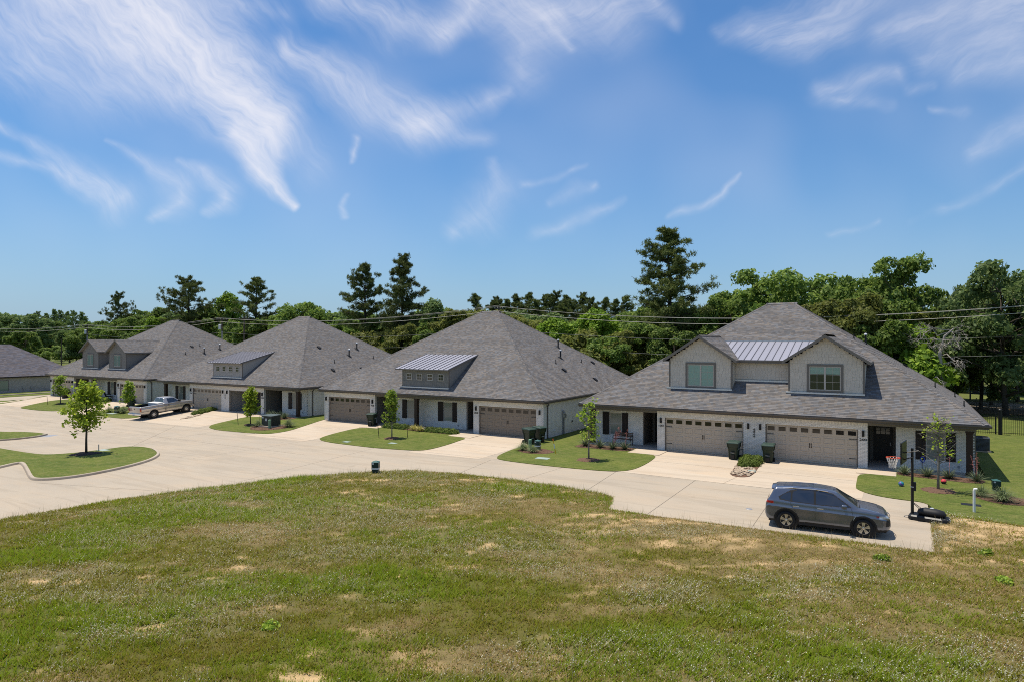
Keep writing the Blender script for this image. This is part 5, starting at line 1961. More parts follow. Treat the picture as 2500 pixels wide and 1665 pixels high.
# woods behind: each tree stands on its own, look-alikes share a label
rnd = random.Random(21)
WOOD = [
    # u, vtop, Y, key, leaf, widen
    (1775, 700, 84, 'oak1', 'leaf_mid', 0.8), (1830, 672, 90, 'oak2', 'leaf_mid', 1.0), (2010, 660, 92, 'oak1', 'leaf_mid', 0.9), (2068, 690, 76, 'oak2', 'leaf_olive', 0.9), (1980, 705, 76, 'oak2', 'leaf_olive', 0.95),
    (2175, 680, 90, 'oak2', 'leaf_mid', 0.9), (2240, 735, 82, 'oak2', 'leaf_olive', 1.0), (2290, 745, 92, 'elm', 'leaf_bright', 1.0), (2335, 700, 95, 'oak1', 'leaf_mid', 0.7), (2140, 760, 74, 'oak2', 'leaf_mid', 1.0),
    (2200, 800, 76, 'shrub', 'leaf_bright', 1.0), (2330, 800, 84, 'oak2', 'leaf_dark', 1.1), (2420, 780, 90, 'oak1', 'leaf_dark', 0.9), (2485, 740, 96, 'oak1', 'leaf_dark', 0.9), (2580, 640, 84, 'oak3', 'leaf_blue', 0.7), (2700, 660, 86, 'oak1', 'leaf_mid', 0.7),
    (1585, 770, 80, 'oak2', 'leaf_mid', 1.0), (1530, 790, 78, 'oak1', 'leaf_olive', 0.95), (1660, 780, 78, 'oak2', 'leaf_dark', 1.1), (1720, 745, 86, 'oak1', 'leaf_dark', 0.9), (1700, 715, 92, 'oak2', 'leaf_dark', 1.1), (1600, 720, 90, 'oak1', 'leaf_dark', 0.8),
    (1480, 800, 76, 'oak2', 'leaf_mid', 1.15), (1410, 810, 75, 'shrub', 'leaf_olive', 1.0), (1300, 760, 84, 'oak1', 'leaf_olive', 0.9), (1240, 752, 88, 'oak2', 'leaf_olive', 1.0), (1190, 735, 92, 'oak1', 'leaf_olive', 0.9),
    (1060, 765, 80, 'oak2', 'leaf_mid', 1.0), (1000, 775, 78, 'oak1', 'leaf_olive', 0.9), (940, 770, 88, 'oak2', 'leaf_dark', 1.2), (850, 762, 90, 'oak1', 'leaf_mid', 0.85), (800, 752, 95, 'oak2', 'leaf_blue', 0.9), (900, 815, 76, 'shrub', 'leaf_olive', 1.0),
    (680, 755, 92, 'oak1', 'leaf_dark', 0.9), (640, 765, 88, 'oak2', 'leaf_mid', 1.1), (590, 770, 92, 'oak1', 'leaf_dark', 0.95), (530, 735, 98, 'oak1', 'leaf_dark', 0.85), (480, 745, 100, 'oak2', 'leaf_dark', 1.1), (445, 770, 92, 'oak2', 'leaf_mid', 1.0),
    (260, 785, 95, 'oak2', 'leaf_mid', 1.1), (215, 790, 100, 'oak1', 'leaf_dark', 1.1), (170, 800, 108, 'oak2', 'leaf_blue', 1.1), (120, 805, 115, 'oak1', 'leaf_blue', 1.1), (95, 770, 105, 'oak2', 'leaf_blue', 1.0), (-10, 760, 105, 'oak1', 'leaf_blue', 0.9),
    (-60, 755, 100, 'oak2', 'leaf_blue', 1.1), (60, 800, 92, 'oak2', 'leaf_dark', 1.2), (150, 845, 96, 'shrub', 'leaf_dark', 1.1), (100, 850, 94, 'shrub', 'leaf_dark', 1.1), (185, 840, 98, 'shrub', 'leaf_blue', 1.1), (330, 800, 84, 'oak2', 'leaf_mid', 1.1),
]
KN = {'leaf_mid': 'mid green', 'leaf_dark': 'dark green', 'leaf_olive': 'olive green', 'leaf_bright': 'bright green', 'leaf_blue': 'deep blue-green'}
PLACES = [(120, 'behind the slate-roofed house'), (250, 'by the short bare pole'), (440, 'behind the narrow-gabled duplex'), (600, 'in the gap between the two far roofs'), (860, 'behind the open-garage duplex'),
          (1030, 'around the two tall pines'), (1300, 'behind the shed-dormer duplex'), (1560, 'in the gap left of the tallest pine'), (1760, 'around the tallest pine'), (2100, 'behind the twin-gabled roof'), (2350, 'behind the bare dead tree')]


def place(u):
    return next((p for lim, p in PLACES if u < lim), 'beside the back fence')


for u, v, Y, key, leaf, wd in WOOD:
    nm = 'undergrowth_bush' if key == 'shrub' else 'woodland_tree'
    row_tree(nm, f"{KN[leaf]} {'bush' if key == 'shrub' else 'broadleaf tree'} {place(u)}", key, u, v, Y, 5 if key == 'shrub' else 12, leaf, 'bark',
             group=f"{KN[leaf]} {'bushes' if key == 'shrub' else 'trees'} {place(u)}", widen=wd)
# a further row closes the gaps
for i in range(34):
    u = -120 + i * 84 + rnd.uniform(-24, 24)
    Y = rnd.uniform(108, 130)
    v = 742 + rnd.uniform(-8, 26) + (10 if u < 300 else 0)
    lf = rnd.choice(('leaf_dark', 'leaf_blue', 'leaf_dark', 'leaf_mid'))
    row_tree('woodland_tree', f'{KN[lf]} tree in the far row, {place(u)}', rnd.choice(('oak1', 'oak2')), u, v, Y, 12, lf, 'bark', group=f'{KN[lf]} far row trees {place(u)}', widen=1.15)
# distant pines on the skyline
for u, v, Y, key, wd in [(1161, 718, 150, 'pine2', 1.0), (1218, 728, 150, 'pine3', 0.9), (1262, 722, 148, 'pine4', 1.1), (1290, 716, 150, 'pine2', 1.0), (1330, 722, 152, 'pine1', 1.1), (1352, 714, 150, 'pine3', 0.9), (1385, 722, 150, 'pine2', 1.1),
                         (1420, 718, 155, 'pine4', 1.1), (1445, 730, 150, 'pine1', 1.0), (1475, 728, 150, 'pine2', 1.0), (1240, 735, 140, 'pine4', 1.2), (1310, 735, 140, 'pine1', 1.2), (1400, 738, 140, 'pine3', 1.0), (1500, 735, 145, 'pine4', 1.1), (1525, 728, 150, 'pine1', 1.0),
                         (1205, 735, 142, 'pine1', 1.1), (1275, 742, 138, 'pine4', 1.3), (1370, 745, 136, 'pine4', 1.3), (1455, 745, 138, 'pine4', 1.2)]:
    row_tree('pine_tree', 'distant dark pine on the skyline between the two nearest ridges', key, u, v, Y, 20, 'needle', 'bark_pine', group='distant pines on the skyline', widen=wd * 0.8)
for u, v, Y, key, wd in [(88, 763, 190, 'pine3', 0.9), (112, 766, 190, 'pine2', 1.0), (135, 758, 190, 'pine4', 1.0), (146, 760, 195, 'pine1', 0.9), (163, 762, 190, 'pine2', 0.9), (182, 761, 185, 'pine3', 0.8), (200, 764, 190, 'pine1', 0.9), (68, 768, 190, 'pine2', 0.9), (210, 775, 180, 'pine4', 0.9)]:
    row_tree('pine_tree', 'haze-tinted far pine beyond the slate-roofed houses', key, u, v, Y, 20, 'leaf_blue', 'bark_pine', group='haze-tinted far pines beyond the slate-roofed houses', widen=wd * 0.75, z=-1.0)  # paler blue-green crown colour stands in for the distance haze


# bare grey tree beside the back fence
def dead_tree():
    rr = random.Random(8)
    mb = MB()
    x, _ = at_row(2300, 900, 72)
    x0, z0 = at_row(2262, 815, 72)
    rt = thing('dead_tree', 'bare grey dead tree with drooping tangled branches behind the roof end', 'tree', (x, 72, -0.05))
    top = Vector((0.4, 0, 8.1))
    mb.tube([(0, 0, 0), (0.1, 0, 3), (-0.2, 0, 6), (0.2, 0, 7.6), (0.9, 0, 8.3)], [0.22, 0.18, 0.14, 0.11, 0.06], 7)
    def rec(p, d, L, r, lv):
        q = p + d * L
        pts = limb(mb, p, q, r, r * 0.55, rr, 4, 0.10, 4, sag=0.12)
        if lv == 0:
            return
        for _ in range(3 if lv > 1 else 4):
            f = rr.choice((2, 3, 4))
            nd = (d * 0.6 + Vector((rr.gauss(0, 0.6), rr.gauss(0, 0.5), rr.gauss(-0.25, 0.5)))).normalized()
            rec(pts[f], nd, L * rr.uniform(0.45, 0.75), r * 0.55, lv - 1)
    for z in (4.2, 5.0, 5.8, 6.5, 7.2, 7.8, 8.2):
        a = rr.random() * 6.28
        for k in range(2):
            d = Vector((math.cos(a + k * 3), math.sin(a + k * 3) * 0.6, rr.uniform(-0.2, 0.35))).normalized()
            rec(Vector((0, 0, z)), d, rr.uniform(1.0, 1.9), 0.06, 3)
    mb.build('branches', M['dead_wood'], rt)


dead_tree()


# ------------------------------------------------------------------ young street trees
def sapling_meshes(seed, H, R, base, nl, ls, bare=0.0, trunk_r=0.045, twigs=60, shape=0.35):
    """young tree with visible limbs, twigs and leaves in bunches"""
    rng = np.random.default_rng(seed)
    rr = random.Random(seed)
    mb = MB()
    mb.tube([(0, 0, -0.05), (0, 0, base * 0.6), (0.02, 0, base), (0.0, 0.03, H * 0.7), (0, 0, H * 0.98)], [trunk_r * 1.25, trunk_r, trunk_r * 0.9, trunk_r * 0.5, 0.006], 8)
    ends = []
    for i in range(twigs):
        f = rr.random() ** 0.85
        z = base + (H * 0.93 - base) * f
        prof = math.sin(PI * min(1, 0.22 + f * 0.78) ** 0.8) ** 0.8 if shape > 0 else 1
        L = R * max(0.22, (1 - shape * f) * (0.55 + 0.45 * prof)) * rr.uniform(0.55, 1.1)
        a = rr.random() * 2 * PI
        p = Vector((0, 0, z - L * 0.35))
        if p.z < base * 0.92:
            p.z = base * 0.92 + rr.random() * 0.1
        q = Vector((math.cos(a) * L, math.sin(a) * L, z + L * rr.uniform(0.05, 0.45)))
        pts = limb(mb, p, q, trunk_r * 0.32, 0.004, rr, 3, 0.06, 4)
        for k in range(3):
            g = rr.uniform(0.35, 1.0)
            s = p.lerp(q, g)
            e = s + Vector((rr.gauss(0, 1), rr.gauss(0, 1), rr.gauss(0.2, 0.7))).normalized() * R * rr.uniform(0.10, 0.28)
            mb.tube([s, e], [0.006, 0.003], 3, False)
            ends.append((s.lerp(e, 0.6), e))
    trunk = mb.mesh('trunk', True)
    E = np.array([tuple(e) for _, e in ends])
    if bare:
        E = E[rng.random(len(E)) > bare]
    idx = rng.integers(0, len(E), nl)
    P = E[idx] + rng.normal(size=(nl, 3)) * R * 0.085
    N = unit(rng.normal(size=(nl, 3)) * 0.8 + np.array([0, 0, 0.7]))
    V, F = leaf_quads(P, N, ls * (0.6 + 0.7 * rng.random(nl)), rng, 0.75)
    return trunk, np_mesh('crown', V, F)


def mulch_ring(x, y, r, dark=False, h=0.06):
    """low mound of bark mulch"""
    rr = random.Random(int(x * 31 + y * 7))
    m = MB()
    n = 22
    V = [(0, 0, h + 0.03)]
    for ring, (f, z) in enumerate(((0.55, h + 0.01), (0.85, h * 0.5), (1.0, -0.01))):
        for k in range(n):
            a = 2 * PI * k / n
            q = r * f * (1 + rr.uniform(-0.10, 0.10))
            V.append((math.cos(a) * q, math.sin(a) * q, z + rr.uniform(-0.012, 0.012) * (f < 1)))
    F = [(0, 1 + k, 1 + (k + 1) % n) for k in range(n)]
    for ring in range(2):
        for k in range(n):
            F.append((1 + ring * n + k, 1 + (ring + 1) * n + k, 1 + (ring + 1) * n + (k + 1) % n, 1 + ring * n + (k + 1) % n))
    for _ in range(140):                       # chips
        a, q = rr.random() * 6.28, r * math.sqrt(rr.random()) * 0.98
        c = Vector((math.cos(a) * q, math.sin(a) * q, h * (1.3 - q / r) + 0.005))
        d = Vector((rr.gauss(0, 1), rr.gauss(0, 1), rr.gauss(0, 0.4))).normalized() * rr.uniform(0.02, 0.05)
        e = Vector((-d.y, d.x, rr.uniform(-0.01, 0.01))) * 0.4
        b = len(V)
        V += [tuple(c - d), tuple(c + e), tuple(c + d), tuple(c - e)]
        F.append((b, b + 1, b + 2, b + 3))
    return m.add(V, F)


def street_tree(name, label, x, y, dz, key, leaf, bark, rz=0, ring=0.75, dark=False, sc_=1.0):
    short = ' '.join(label.split()[:9])
    z = hz(x, y) + dz
    r = plant(name, label, key, x, y, z, sc_, rz, leaf, bark)
    b = mulch_ring(x, y, ring, dark)
    o = b.build('mulch_ring', M['mulch_dark' if dark else 'mulch'], loc=(x, y, z - 0.004))
    tag(o, f'round mulch bed under the {short}', 'mulch')
    return r


tree_kind('maple', sapling_meshes, 31, 4.75, 1.5, 1.55, 1900, 0.11, trunk_r=0.065, twigs=70, shape=0.5)
tree_kind('maple_round', sapling_meshes, 33, 4.1, 1.1, 1.0, 2300, 0.10, trunk_r=0.05, twigs=80, shape=0.45)
tree_kind('pear', sapling_meshes, 34, 4.35, 1.0, 1.25, 1500, 0.09, trunk_r=0.05, twigs=80, shape=0.55)
tree_kind('thin', sapling_meshes, 35, 4.0, 0.85, 1.3, 640, 0.08, bare=0.25, trunk_r=0.05, twigs=60, shape=0.35)
tree_kind('bare', sapling_meshes, 36, 3.7, 0.95, 1.25, 190, 0.07, bare=0.55, trunk_r=0.055, twigs=55, shape=0.15)
tree_kind('small', sapling_meshes, 37, 3.3, 0.95, 1.0, 1100, 0.09, trunk_r=0.05, twigs=55, shape=0.35)

mx, my = pix(0 + 1065 * .19772, 950 + 815 * .19772)
street_tree('maple_tree', 'young yellow-green maple on the kerbed island', mx, my, 0.10, 'maple', 'leaf_maple', 'bark', 0.6, 0.95, True)
street_tree('young_tree', 'slim thinly leaved young tree beside the twin-gabled duplex porch', -16.1, 35.4, 0.03, 'thin', 'leaf_young', 'bark_grey', 1.2, 0.72, False, 0.92)
street_tree('young_tree', 'tapered leafy young tree on the lawn of the shed-dormer duplex', -32.6, 36.5, 0.03, 'pear', 'leaf_young', 'bark_grey', 0.5, 0.6, False, 0.85)
street_tree('young_tree', 'dense rounded young maple beside the green transformer box', -49.2, 36.7, 0.03, 'maple_round', 'leaf_maple', 'bark', 2.0, 0.55, True, 0.82)
street_tree('young_tree', 'small half-bare young tree on the lawn at the potted plant garage', -85.0, 37.5, 0.03, 'small', 'leaf_young', 'bark_grey', 0.0, 0.5, True, 1.05)
street_tree('young_tree', 'small leafy tree by the leaning trash cart', -71.6, 38.2, 0.03, 'maple_round', 'leaf_young', 'bark_grey', 1.0, 0.5, False, 0.74)
street_tree('young_tree', 'nearly bare young tree behind the basketball hoop', 1.4, 36.6, 0.03, 'bare', 'leaf_maple', 'bark_grey', 0.3, 0.75)

# ------------------------------------------------------------------ vehicles
def lerp_tab(tab, x):
    """smooth interpolation in a table [(x, value), ...]"""
    if x <= tab[0][0]:
        return tab[0][1]
    for (x0, v0), (x1, v1) in zip(tab[:-1], tab[1:]):
        if x <= x1:
            t = (x - x0) / (x1 - x0)
            return v0 + (v1 - v0) * t
    return tab[-1][1]


def smooth_tab(tab, xs, it=3):
    v = np.array([lerp_tab(tab, x) for x in xs])
    for _ in range(it):
        v[1:-1] = 0.25 * v[:-2] + 0.5 * v[1:-1] + 0.25 * v[2:]
    return v


def in_poly(x, z, poly):
    c = False
    for (x0, z0), (x1, z1) in zip(poly, poly[1:] + poly[:1]):
        if (z0 > z) != (z1 > z) and x < (x1 - x0) * (z - z0) / (z1 - z0) + x0:
            c = not c
    return c


def chaikin(P, n):
    for _ in range(n):
        Q = [P[0]]
        for a, b in zip(P[:-1], P[1:]):
            Q += [(a[0] * .75 + b[0] * .25, a[1] * .75 + b[1] * .25), (a[0] * .25 + b[0] * .75, a[1] * .25 + b[1] * .75)]
        P = Q + [P[-1]]
    return P


SIDED = {'front_window', 'rear_door_window', 'quarter_window', 'window_trim', 'headlight', 'side_marker', 'taillight', 'fog_lamp_housing', 'side_window', 'body_moulding'}


def loft_vehicle(spec, classify):
    """fine lofted skin, split into parts by classify(x, y, z, normal) -> part name or None (open)"""
    x0, x1 = spec['x']
    # denser stations at the ends
    n = spec.get('n', 170)
    t = np.linspace(0, 1, n)
    xs = x0 + (x1 - x0) * (t - 0.10 * np.sin(2 * PI * t) * 0.9)
    zt = smooth_tab(spec['top'], xs, spec.get('sm', 2))
    zb = smooth_tab(spec['bot'], xs, 2)
    wm = smooth_tab(spec['wid'], xs, 2)
    bl = smooth_tab(spec['belt'], xs, 2)
    roofw = spec['roofw']
    rows = []
    for i, x in enumerate(xs):
        k = min(1.0, max(0.0, (zt[i] - bl[i] - 0.03) / spec['gh']))
        zh = min(bl[i], zt[i] - 0.05)
        zl = zb[i]
        w = wm[i]
        wb = w * spec.get('beltw', 0.965)
        wt = (wb - 0.06) * (1 - k) + roofw * k
        g = lambda f: zl + (zh - zl) * f
        P = [(w * 0.90, zl), (w * 0.97, g(0.16)), (w * 0.985, g(0.34)), (w * 0.988, g(0.56)), (w * 1.0, g(0.70)), (w * 0.999, g(0.735)), (w * 0.978, g(0.80)), (wb, zh - 0.010), (wb - 0.022, zh + 0.012 + 0.01 * k),
             (wb * (1 - k) * 0.5 + wt * (1 - (1 - k) * 0.5), max(zh + 0.02, zt[i] - 0.02 - (zt[i] - zh) * 0.5 * k)), (wt + 0.012 * k, zt[i] - 0.012 - 0.065 * k), (wt - 0.075, zt[i] - 0.006 - 0.008 * k), (wt * 0.5, zt[i]), (0, zt[i] + 0.006)]
        P[9] = ((wb - 0.022) * 0.5 + (wt + 0.012) * 0.5, (zh + zt[i] - 0.065 * k) / 2)
        rows.append(chaikin(P, 3))
    m = len(rows[0])
    parts = {}

    def emit(name, q):
        d = parts.setdefault(name, {'v': [], 'f': [], 'i': {}})
        f = []
        for p in q:
            key = (round(p[0], 5), round(p[1], 5), round(p[2], 5))
            if key not in d['i']:
                d['i'][key] = len(d['v'])
                d['v'].append(p)
            f.append(d['i'][key])
        f2 = []
        for a in f:
            if not f2 or f2[-1] != a:
                f2.append(a)
        if len(set(f2)) >= 3:
            d['f'].append(tuple(dict.fromkeys(f2)))
    for s in (-1, 1):
        for i in range(n - 1):
            for j in range(m - 1):
                q = [(xs[i], s * rows[i][j][0], rows[i][j][1]), (xs[i + 1], s * rows[i + 1][j][0], rows[i + 1][j][1]),
                     (xs[i + 1], s * rows[i + 1][j + 1][0], rows[i + 1][j + 1][1]), (xs[i], s * rows[i][j + 1][0], rows[i][j + 1][1])]
                if s > 0:
                    q = q[::-1]
                c = [sum(p[a] for p in q) / 4 for a in range(3)]
                e1 = Vector(q[2]) - Vector(q[0])
                e2 = Vector(q[3]) - Vector(q[1])
                nn = e1.cross(e2)
                nn = nn.normalized() if nn.length > 1e-9 else Vector((0, 0, 1))
                nm = classify(c[0], c[1], c[2], nn, j / (m - 1))
                if nm:
                    emit((nm, s) if nm in SIDED else nm, q)
    for i, sgn in ((0, -1), (n - 1, 1)):            # end caps
        ring = rows[i]
        for j in range(m - 1):
            for s in (-1, 1):
                q = [(xs[i], s * ring[j][0], ring[j][1]), (xs[i], s * ring[j + 1][0], ring[j + 1][1]), (xs[i], 0, ring[j + 1][1]), (xs[i], 0, ring[j][1])]
                if s * sgn < 0:
                    q = q[::-1]
                c = [sum(p[a] for p in q) / 4 for a in range(3)]
                nm = classify(c[0], c[1], c[2], Vector((sgn, 0, 0)), j / (m - 1))
                if nm:
                    emit((nm, s) if nm in SIDED else nm, q)
    return {k: (d['v'], d['f']) for k, d in parts.items()}


def part_mesh(name, vf, mat, parent, smooth=True):
    me = bpy.data.meshes.new(name)
    me.from_pydata(vf[0], [], vf[1])
    if smooth:
        me.polygons.foreach_set('use_smooth', [True] * len(me.polygons))
    me.update()
    return obj(name, me, mat, parent)


def wheel(parent, x, y, r, wd, side, style):
    """tyre and rim; side -1 faces -y"""
    w = MB().lathe([(r * 0.30, -wd * 0.30), (r * 0.62, -wd * 0.34), (r * 0.62, wd * 0.30), (r * 0.30, wd * 0.30)], 20, 'Y').build('wheel', M['wheel_dark'], parent, loc=(x, y, r))
    ty = MB()
    ty.lathe([(r * 0.64, -wd / 2 + 0.015), (r * 0.72, -wd / 2 - 0.004), (r * 0.90, -wd / 2), (r * 0.975, -wd / 2 + 0.03), (r, -wd / 2 + 0.06), (r, wd / 2 - 0.06), (r * 0.975, wd / 2 - 0.03), (r * 0.90, wd / 2), (r * 0.72, wd / 2), (r * 0.64, wd / 2 - 0.02)], 36, 'Y', close=True)
    ty.build('tyre', M['rubber'], w, True)
    rm = MB()
    yo = side * (wd / 2 - 0.02)
    rm.lathe([(r * 0.66, yo - side * 0.03), (r * 0.66, yo), (r * 0.61, yo), (r * 0.60, yo - side * 0.04)], 36, 'Y', close=True)
    rm.lathe([(r * 0.13, yo - side * 0.045), (r * 0.13, yo - side * 0.005), (r * 0.05, yo)], 14, 'Y')
    if style == 'split':
        for k in range(5):
            for o in (-0.16, 0.16):
                a = 2 * PI * k / 5 + PI / 2
                b = a + o
                p0 = (math.cos(a + o * 0.6) * r * 0.10, math.sin(a + o * 0.6) * r * 0.10)
                p1 = (math.cos(b) * r * 0.63, math.sin(b) * r * 0.63)
                tx, tz = -math.sin(b), math.cos(b)
                h0, h1 = 0.020, 0.030
                V = []
                for (p, h) in ((p0, h0), (p1, h1)):
                    for q in (-1, 1):
                        for yy in (yo - side * 0.012, yo - side * 0.05):
                            V.append((p[0] + tx * h * q * (r / 0.33), yy, p[1] + tz * h * q * (r / 0.33)))
                rm.add(V, [(0, 2, 6, 4), (1, 5, 7, 3), (0, 4, 5, 1), (2, 3, 7, 6), (0, 1, 3, 2), (4, 6, 7, 5)])
    else:
        rm.lathe([(r * 0.60, yo - side * 0.05), (r * 0.45, yo - side * 0.03), (r * 0.25, yo - side * 0.015), (r * 0.12, yo - side * 0.012)], 30, 'Y')
        for k in range(5):
            a = 2 * PI * k / 5
            rm.lathe([(r * 0.085, yo - side * 0.03), (r * 0.085, yo - side * 0.008), (r * 0.04, yo - side * 0.006)], 10, 'Y', (math.cos(a) * r * 0.36, 0, math.sin(a) * r * 0.36))
    rm.build('rim', M['alloy' if style == 'split' else 'steel_rim'], w, False)
    return w


def car_paint(name, col, rough=0.28):
    m = pmat(name, col, rough=rough, metal=0.65, spec=0.5, coat=0.8)
    return m


car_paint('paint_grey', (0.135, 0.155, 0.20), 0.22)
car_paint('paint_silver', (0.50, 0.475, 0.44), 0.32)
pmat('cladding', (0.012, 0.012, 0.013), 0.6)
pmat('car_glass', (0.006, 0.010, 0.018), 0.01, spec=1.0, coat=1.0)
pmat('screen_glass', (0.030, 0.042, 0.046), 0.02, spec=1.0, coat=0.5)
pmat('rubber', (0.014, 0.014, 0.014), 0.8)
pmat('wheel_dark', (0.012, 0.012, 0.012), 0.6)
pmat('alloy', (0.62, 0.60, 0.57), 0.25, metal=0.8)
pmat('steel_rim', (0.55, 0.54, 0.53), 0.35, metal=0.7)
pmat('chrome', (0.75, 0.75, 0.76), 0.12, metal=1.0)
pmat('lamp_clear', (0.55, 0.57, 0.60), 0.08, spec=0.8, metal=0.3)
pmat('lamp_red', (0.30, 0.008, 0.008), 0.12, spec=0.7)
pmat('lamp_amber', (0.55, 0.16, 0.02), 0.15, spec=0.7)
pmat('bed_liner', (0.012, 0.012, 0.013), 0.75)
pmat('plate', (0.65, 0.66, 0.66), 0.5)


def build_suv():
    S = thing('parked_car', 'dark grey five-door crossover car parked on the concrete beside the field', 'car', (-2.60, 27.28, 0.002), R_(5.3))
    S.scale = (0.965, 0.965, 0.965)
    fx, rx, wr = 1.335, -1.335, 0.345
    spec = dict(x=(-2.12, 2.25), roofw=0.60, gh=0.52, n=250,
                top=[(-2.12, 0.66), (-2.11, 0.90), (-2.06, 1.03), (-1.99, 1.12), (-1.86, 1.36), (-1.78, 1.52), (-1.70, 1.565), (-1.2, 1.605), (-0.5, 1.625), (0.0, 1.605), (0.32, 1.565), (0.46, 1.52), (0.80, 1.30), (1.16, 1.075), (1.24, 1.06), (1.55, 1.02), (1.85, 0.965), (2.06, 0.895), (2.17, 0.80), (2.22, 0.70), (2.25, 0.60)],
                bot=[(-2.12, 0.46), (-2.05, 0.34), (-1.85, 0.25), (1.9, 0.23), (2.12, 0.26), (2.2, 0.32), (2.25, 0.42)],
                wid=[(-2.12, 0.70), (-2.08, 0.79), (-1.98, 0.845), (-1.75, 0.885), (-1.3, 0.905), (1.3, 0.905), (1.75, 0.885), (1.98, 0.83), (2.12, 0.73), (2.2, 0.62), (2.25, 0.52)],
                belt=[(-2.12, 1.06), (-1.7, 1.085), (-1.2, 1.06), (0, 1.02), (1.2, 0.975), (1.8, 0.93), (2.25, 0.84)])
    win_f = [(0.88, 1.065), (0.30, 1.455), (0.05, 1.505), (-0.27, 1.515), (-0.27, 1.065)]
    win_r = [(-0.35, 1.07), (-0.35, 1.515), (-0.95, 1.495), (-1.10, 1.43), (-1.12, 1.095)]
    win_q = [(-1.19, 1.10), (-1.17, 1.42), (-1.40, 1.34), (-1.56, 1.20), (-1.52, 1.15)]
    dlo = [(0.98, 1.045), (0.30, 1.49), (0.05, 1.53), (-0.95, 1.53), (-1.2, 1.48), (-1.62, 1.22), (-1.58, 1.12), (-1.2, 1.075), (0, 1.04)]

    def cl(x, y, z, n, t):
        side = abs(n.y) > 0.45
        for wx in (fx, rx):
            d = math.hypot(x - wx, z - wr)
            if abs(y) > 0.45 and n.z < 0.7 and z < 0.95:
                if d < 0.405:
                    return None
                if d < 0.465:
                    return 'cladding'
        if z < 0.34 and (side or abs(n.x) > 0.3 or n.z < 0) and -2.0 < x < 2.1:
            return 'cladding'
        # front
        if x > 1.98:
            if abs(y) < 0.50 and 0.60 < z < 0.74 and x > 2.10:
                return 'grille'
            if abs(y) < 0.52 and 0.40 < z < 0.52 and x > 2.10:
                return 'grille'
            if 0.57 < abs(y) < 0.75 and 0.46 < z < 0.69:
                return 'fog_lamp_housing'
            if z < 0.33:
                return 'cladding'
        if x > 1.72 and abs(y) > 0.44 and 0.745 < z < 0.845 and (n.x > 0.12 or side) and x < 2.235:
            return 'headlight' if x > 1.86 else ('side_marker' if z > 0.785 and x > 1.76 else 'body')
        # rear
        if x < -1.80 and abs(y) > 0.38 and 0.95 < z < 1.04 and n.z < 0.8:
            return 'taillight'
        if x < -1.80 and z > 1.13 and z < 1.50 and abs(y) < 0.60 + 0.25 * (1.5 - z) and n.x < -0.3:
            return 'rear_window'
        if side and in_poly(x, z, dlo) and z > 1.03:
            for nm, p in (('front_window', win_f), ('rear_door_window', win_r), ('quarter_window', win_q)):
                if in_poly(x, z, p):
                    return nm
            return 'window_trim'
        if 0.44 < x < 1.17 and n.z > 0.2 and n.x > 0.25 and t > 0.70:
            k = (1.17 - x) / 0.73
            if abs(y) < 0.78 - 0.22 * k:
                return 'windshield'
        return 'body'
    P = loft_vehicle(spec, cl)
    mats = dict(body='paint_grey', cladding='cladding', grille='cladding', fog_lamp_housing='cladding', headlight='lamp_clear', side_marker='lamp_red', taillight='lamp_red', rear_window='car_glass',
                front_window='car_glass', rear_door_window='car_glass', quarter_window='car_glass', window_trim='cladding', windshield='screen_glass')
    body = None
    for k in sorted(P, key=lambda q: (q != 'body', str(q))):
        nm = k if isinstance(k, str) else k[0]
        o = part_mesh(nm, P[k], M[mats[nm]], S)
        if k == 'body':
            body = o
    # wheel wells, floor
    MB().box(-2.0, 2.1, -0.60, 0.60, 0.20, 0.62).box(-0.9, 0.9, -0.84, 0.84, 0.21, 0.40).build('underbody', M['cladding'], S)
    for x in (fx, rx):
        for s in (-1, 1):
            wheel(S, x, s * 0.775, wr, 0.225, s, 'split')
            MB().lathe([(0.43, -0.11), (0.43, 0.11)], 20, 'Y', (x, s * 0.72, wr)).build('wheel_well', M['cladding'], S)
    # door seams, handles, sill
    for s in (-1, 1):
        for poly in ([(0.98, 0.42), (0.97, 0.9), (0.93, 1.04)], [(-0.31, 0.40), (-0.31, 1.04)], [(-0.86, 0.40), (-1.0, 0.72), (-1.16, 0.95), (-1.17, 1.07)]):
            MB().tube([(x, s * (0.9065 if z < 0.9 else 0.893), z) for x, z in poly], 0.0045, 4).build('door_seam', M['cladding'], body)
        for x in (-0.12, -0.98):
            MB().bevbox(x - 0.11, x + 0.11, s * 0.915 - 0.018, s * 0.915 + 0.018, 0.905, 0.94, 0.008).build('door_handle', M['chrome'], S)
        mr = MB().bevbox(0.60, 0.78, min(s * 0.92, s * 1.12), max(s * 0.92, s * 1.12), 1.04, 1.18, 0.04)
        mr.box(0.66, 0.74, min(s * 0.84, s * 0.94), max(s * 0.84, s * 0.94), 1.05, 1.09)
        mr.build('mirror', M['paint_grey'], S, True)
        MB().tube([(0.15, s * 0.585, 1.535), (-0.3, s * 0.60, 1.578), (-1.1, s * 0.595, 1.565), (-1.55, s * 0.575, 1.515)], 0.018, 6).build('roof_rail', M['chrome'], S)
        # front lamps stacked in the corner, chrome blades
        for z in (0.53, 0.62):
            MB().bevbox(2.03, 2.13, min(s * 0.62, s * 0.71), max(s * 0.62, s * 0.71), z - 0.034, z + 0.034, 0.012).build('fog_lamp', M['lamp_clear'], S)
        MB().tube([(2.075, s * 0.60, 0.73), (2.16, s * 0.55, 0.60), (2.20, s * 0.50, 0.48), (2.17, s * 0.56, 0.39)], 0.018, 6).build('chrome_blade', M['chrome'], S)
        MB().tube([(0.98, s * 0.907, 0.79), (1.07, s * 0.908, 0.77), (1.0, s * 0.908, 0.62)], 0.008, 5).build('fender_vent', M['chrome'], S)
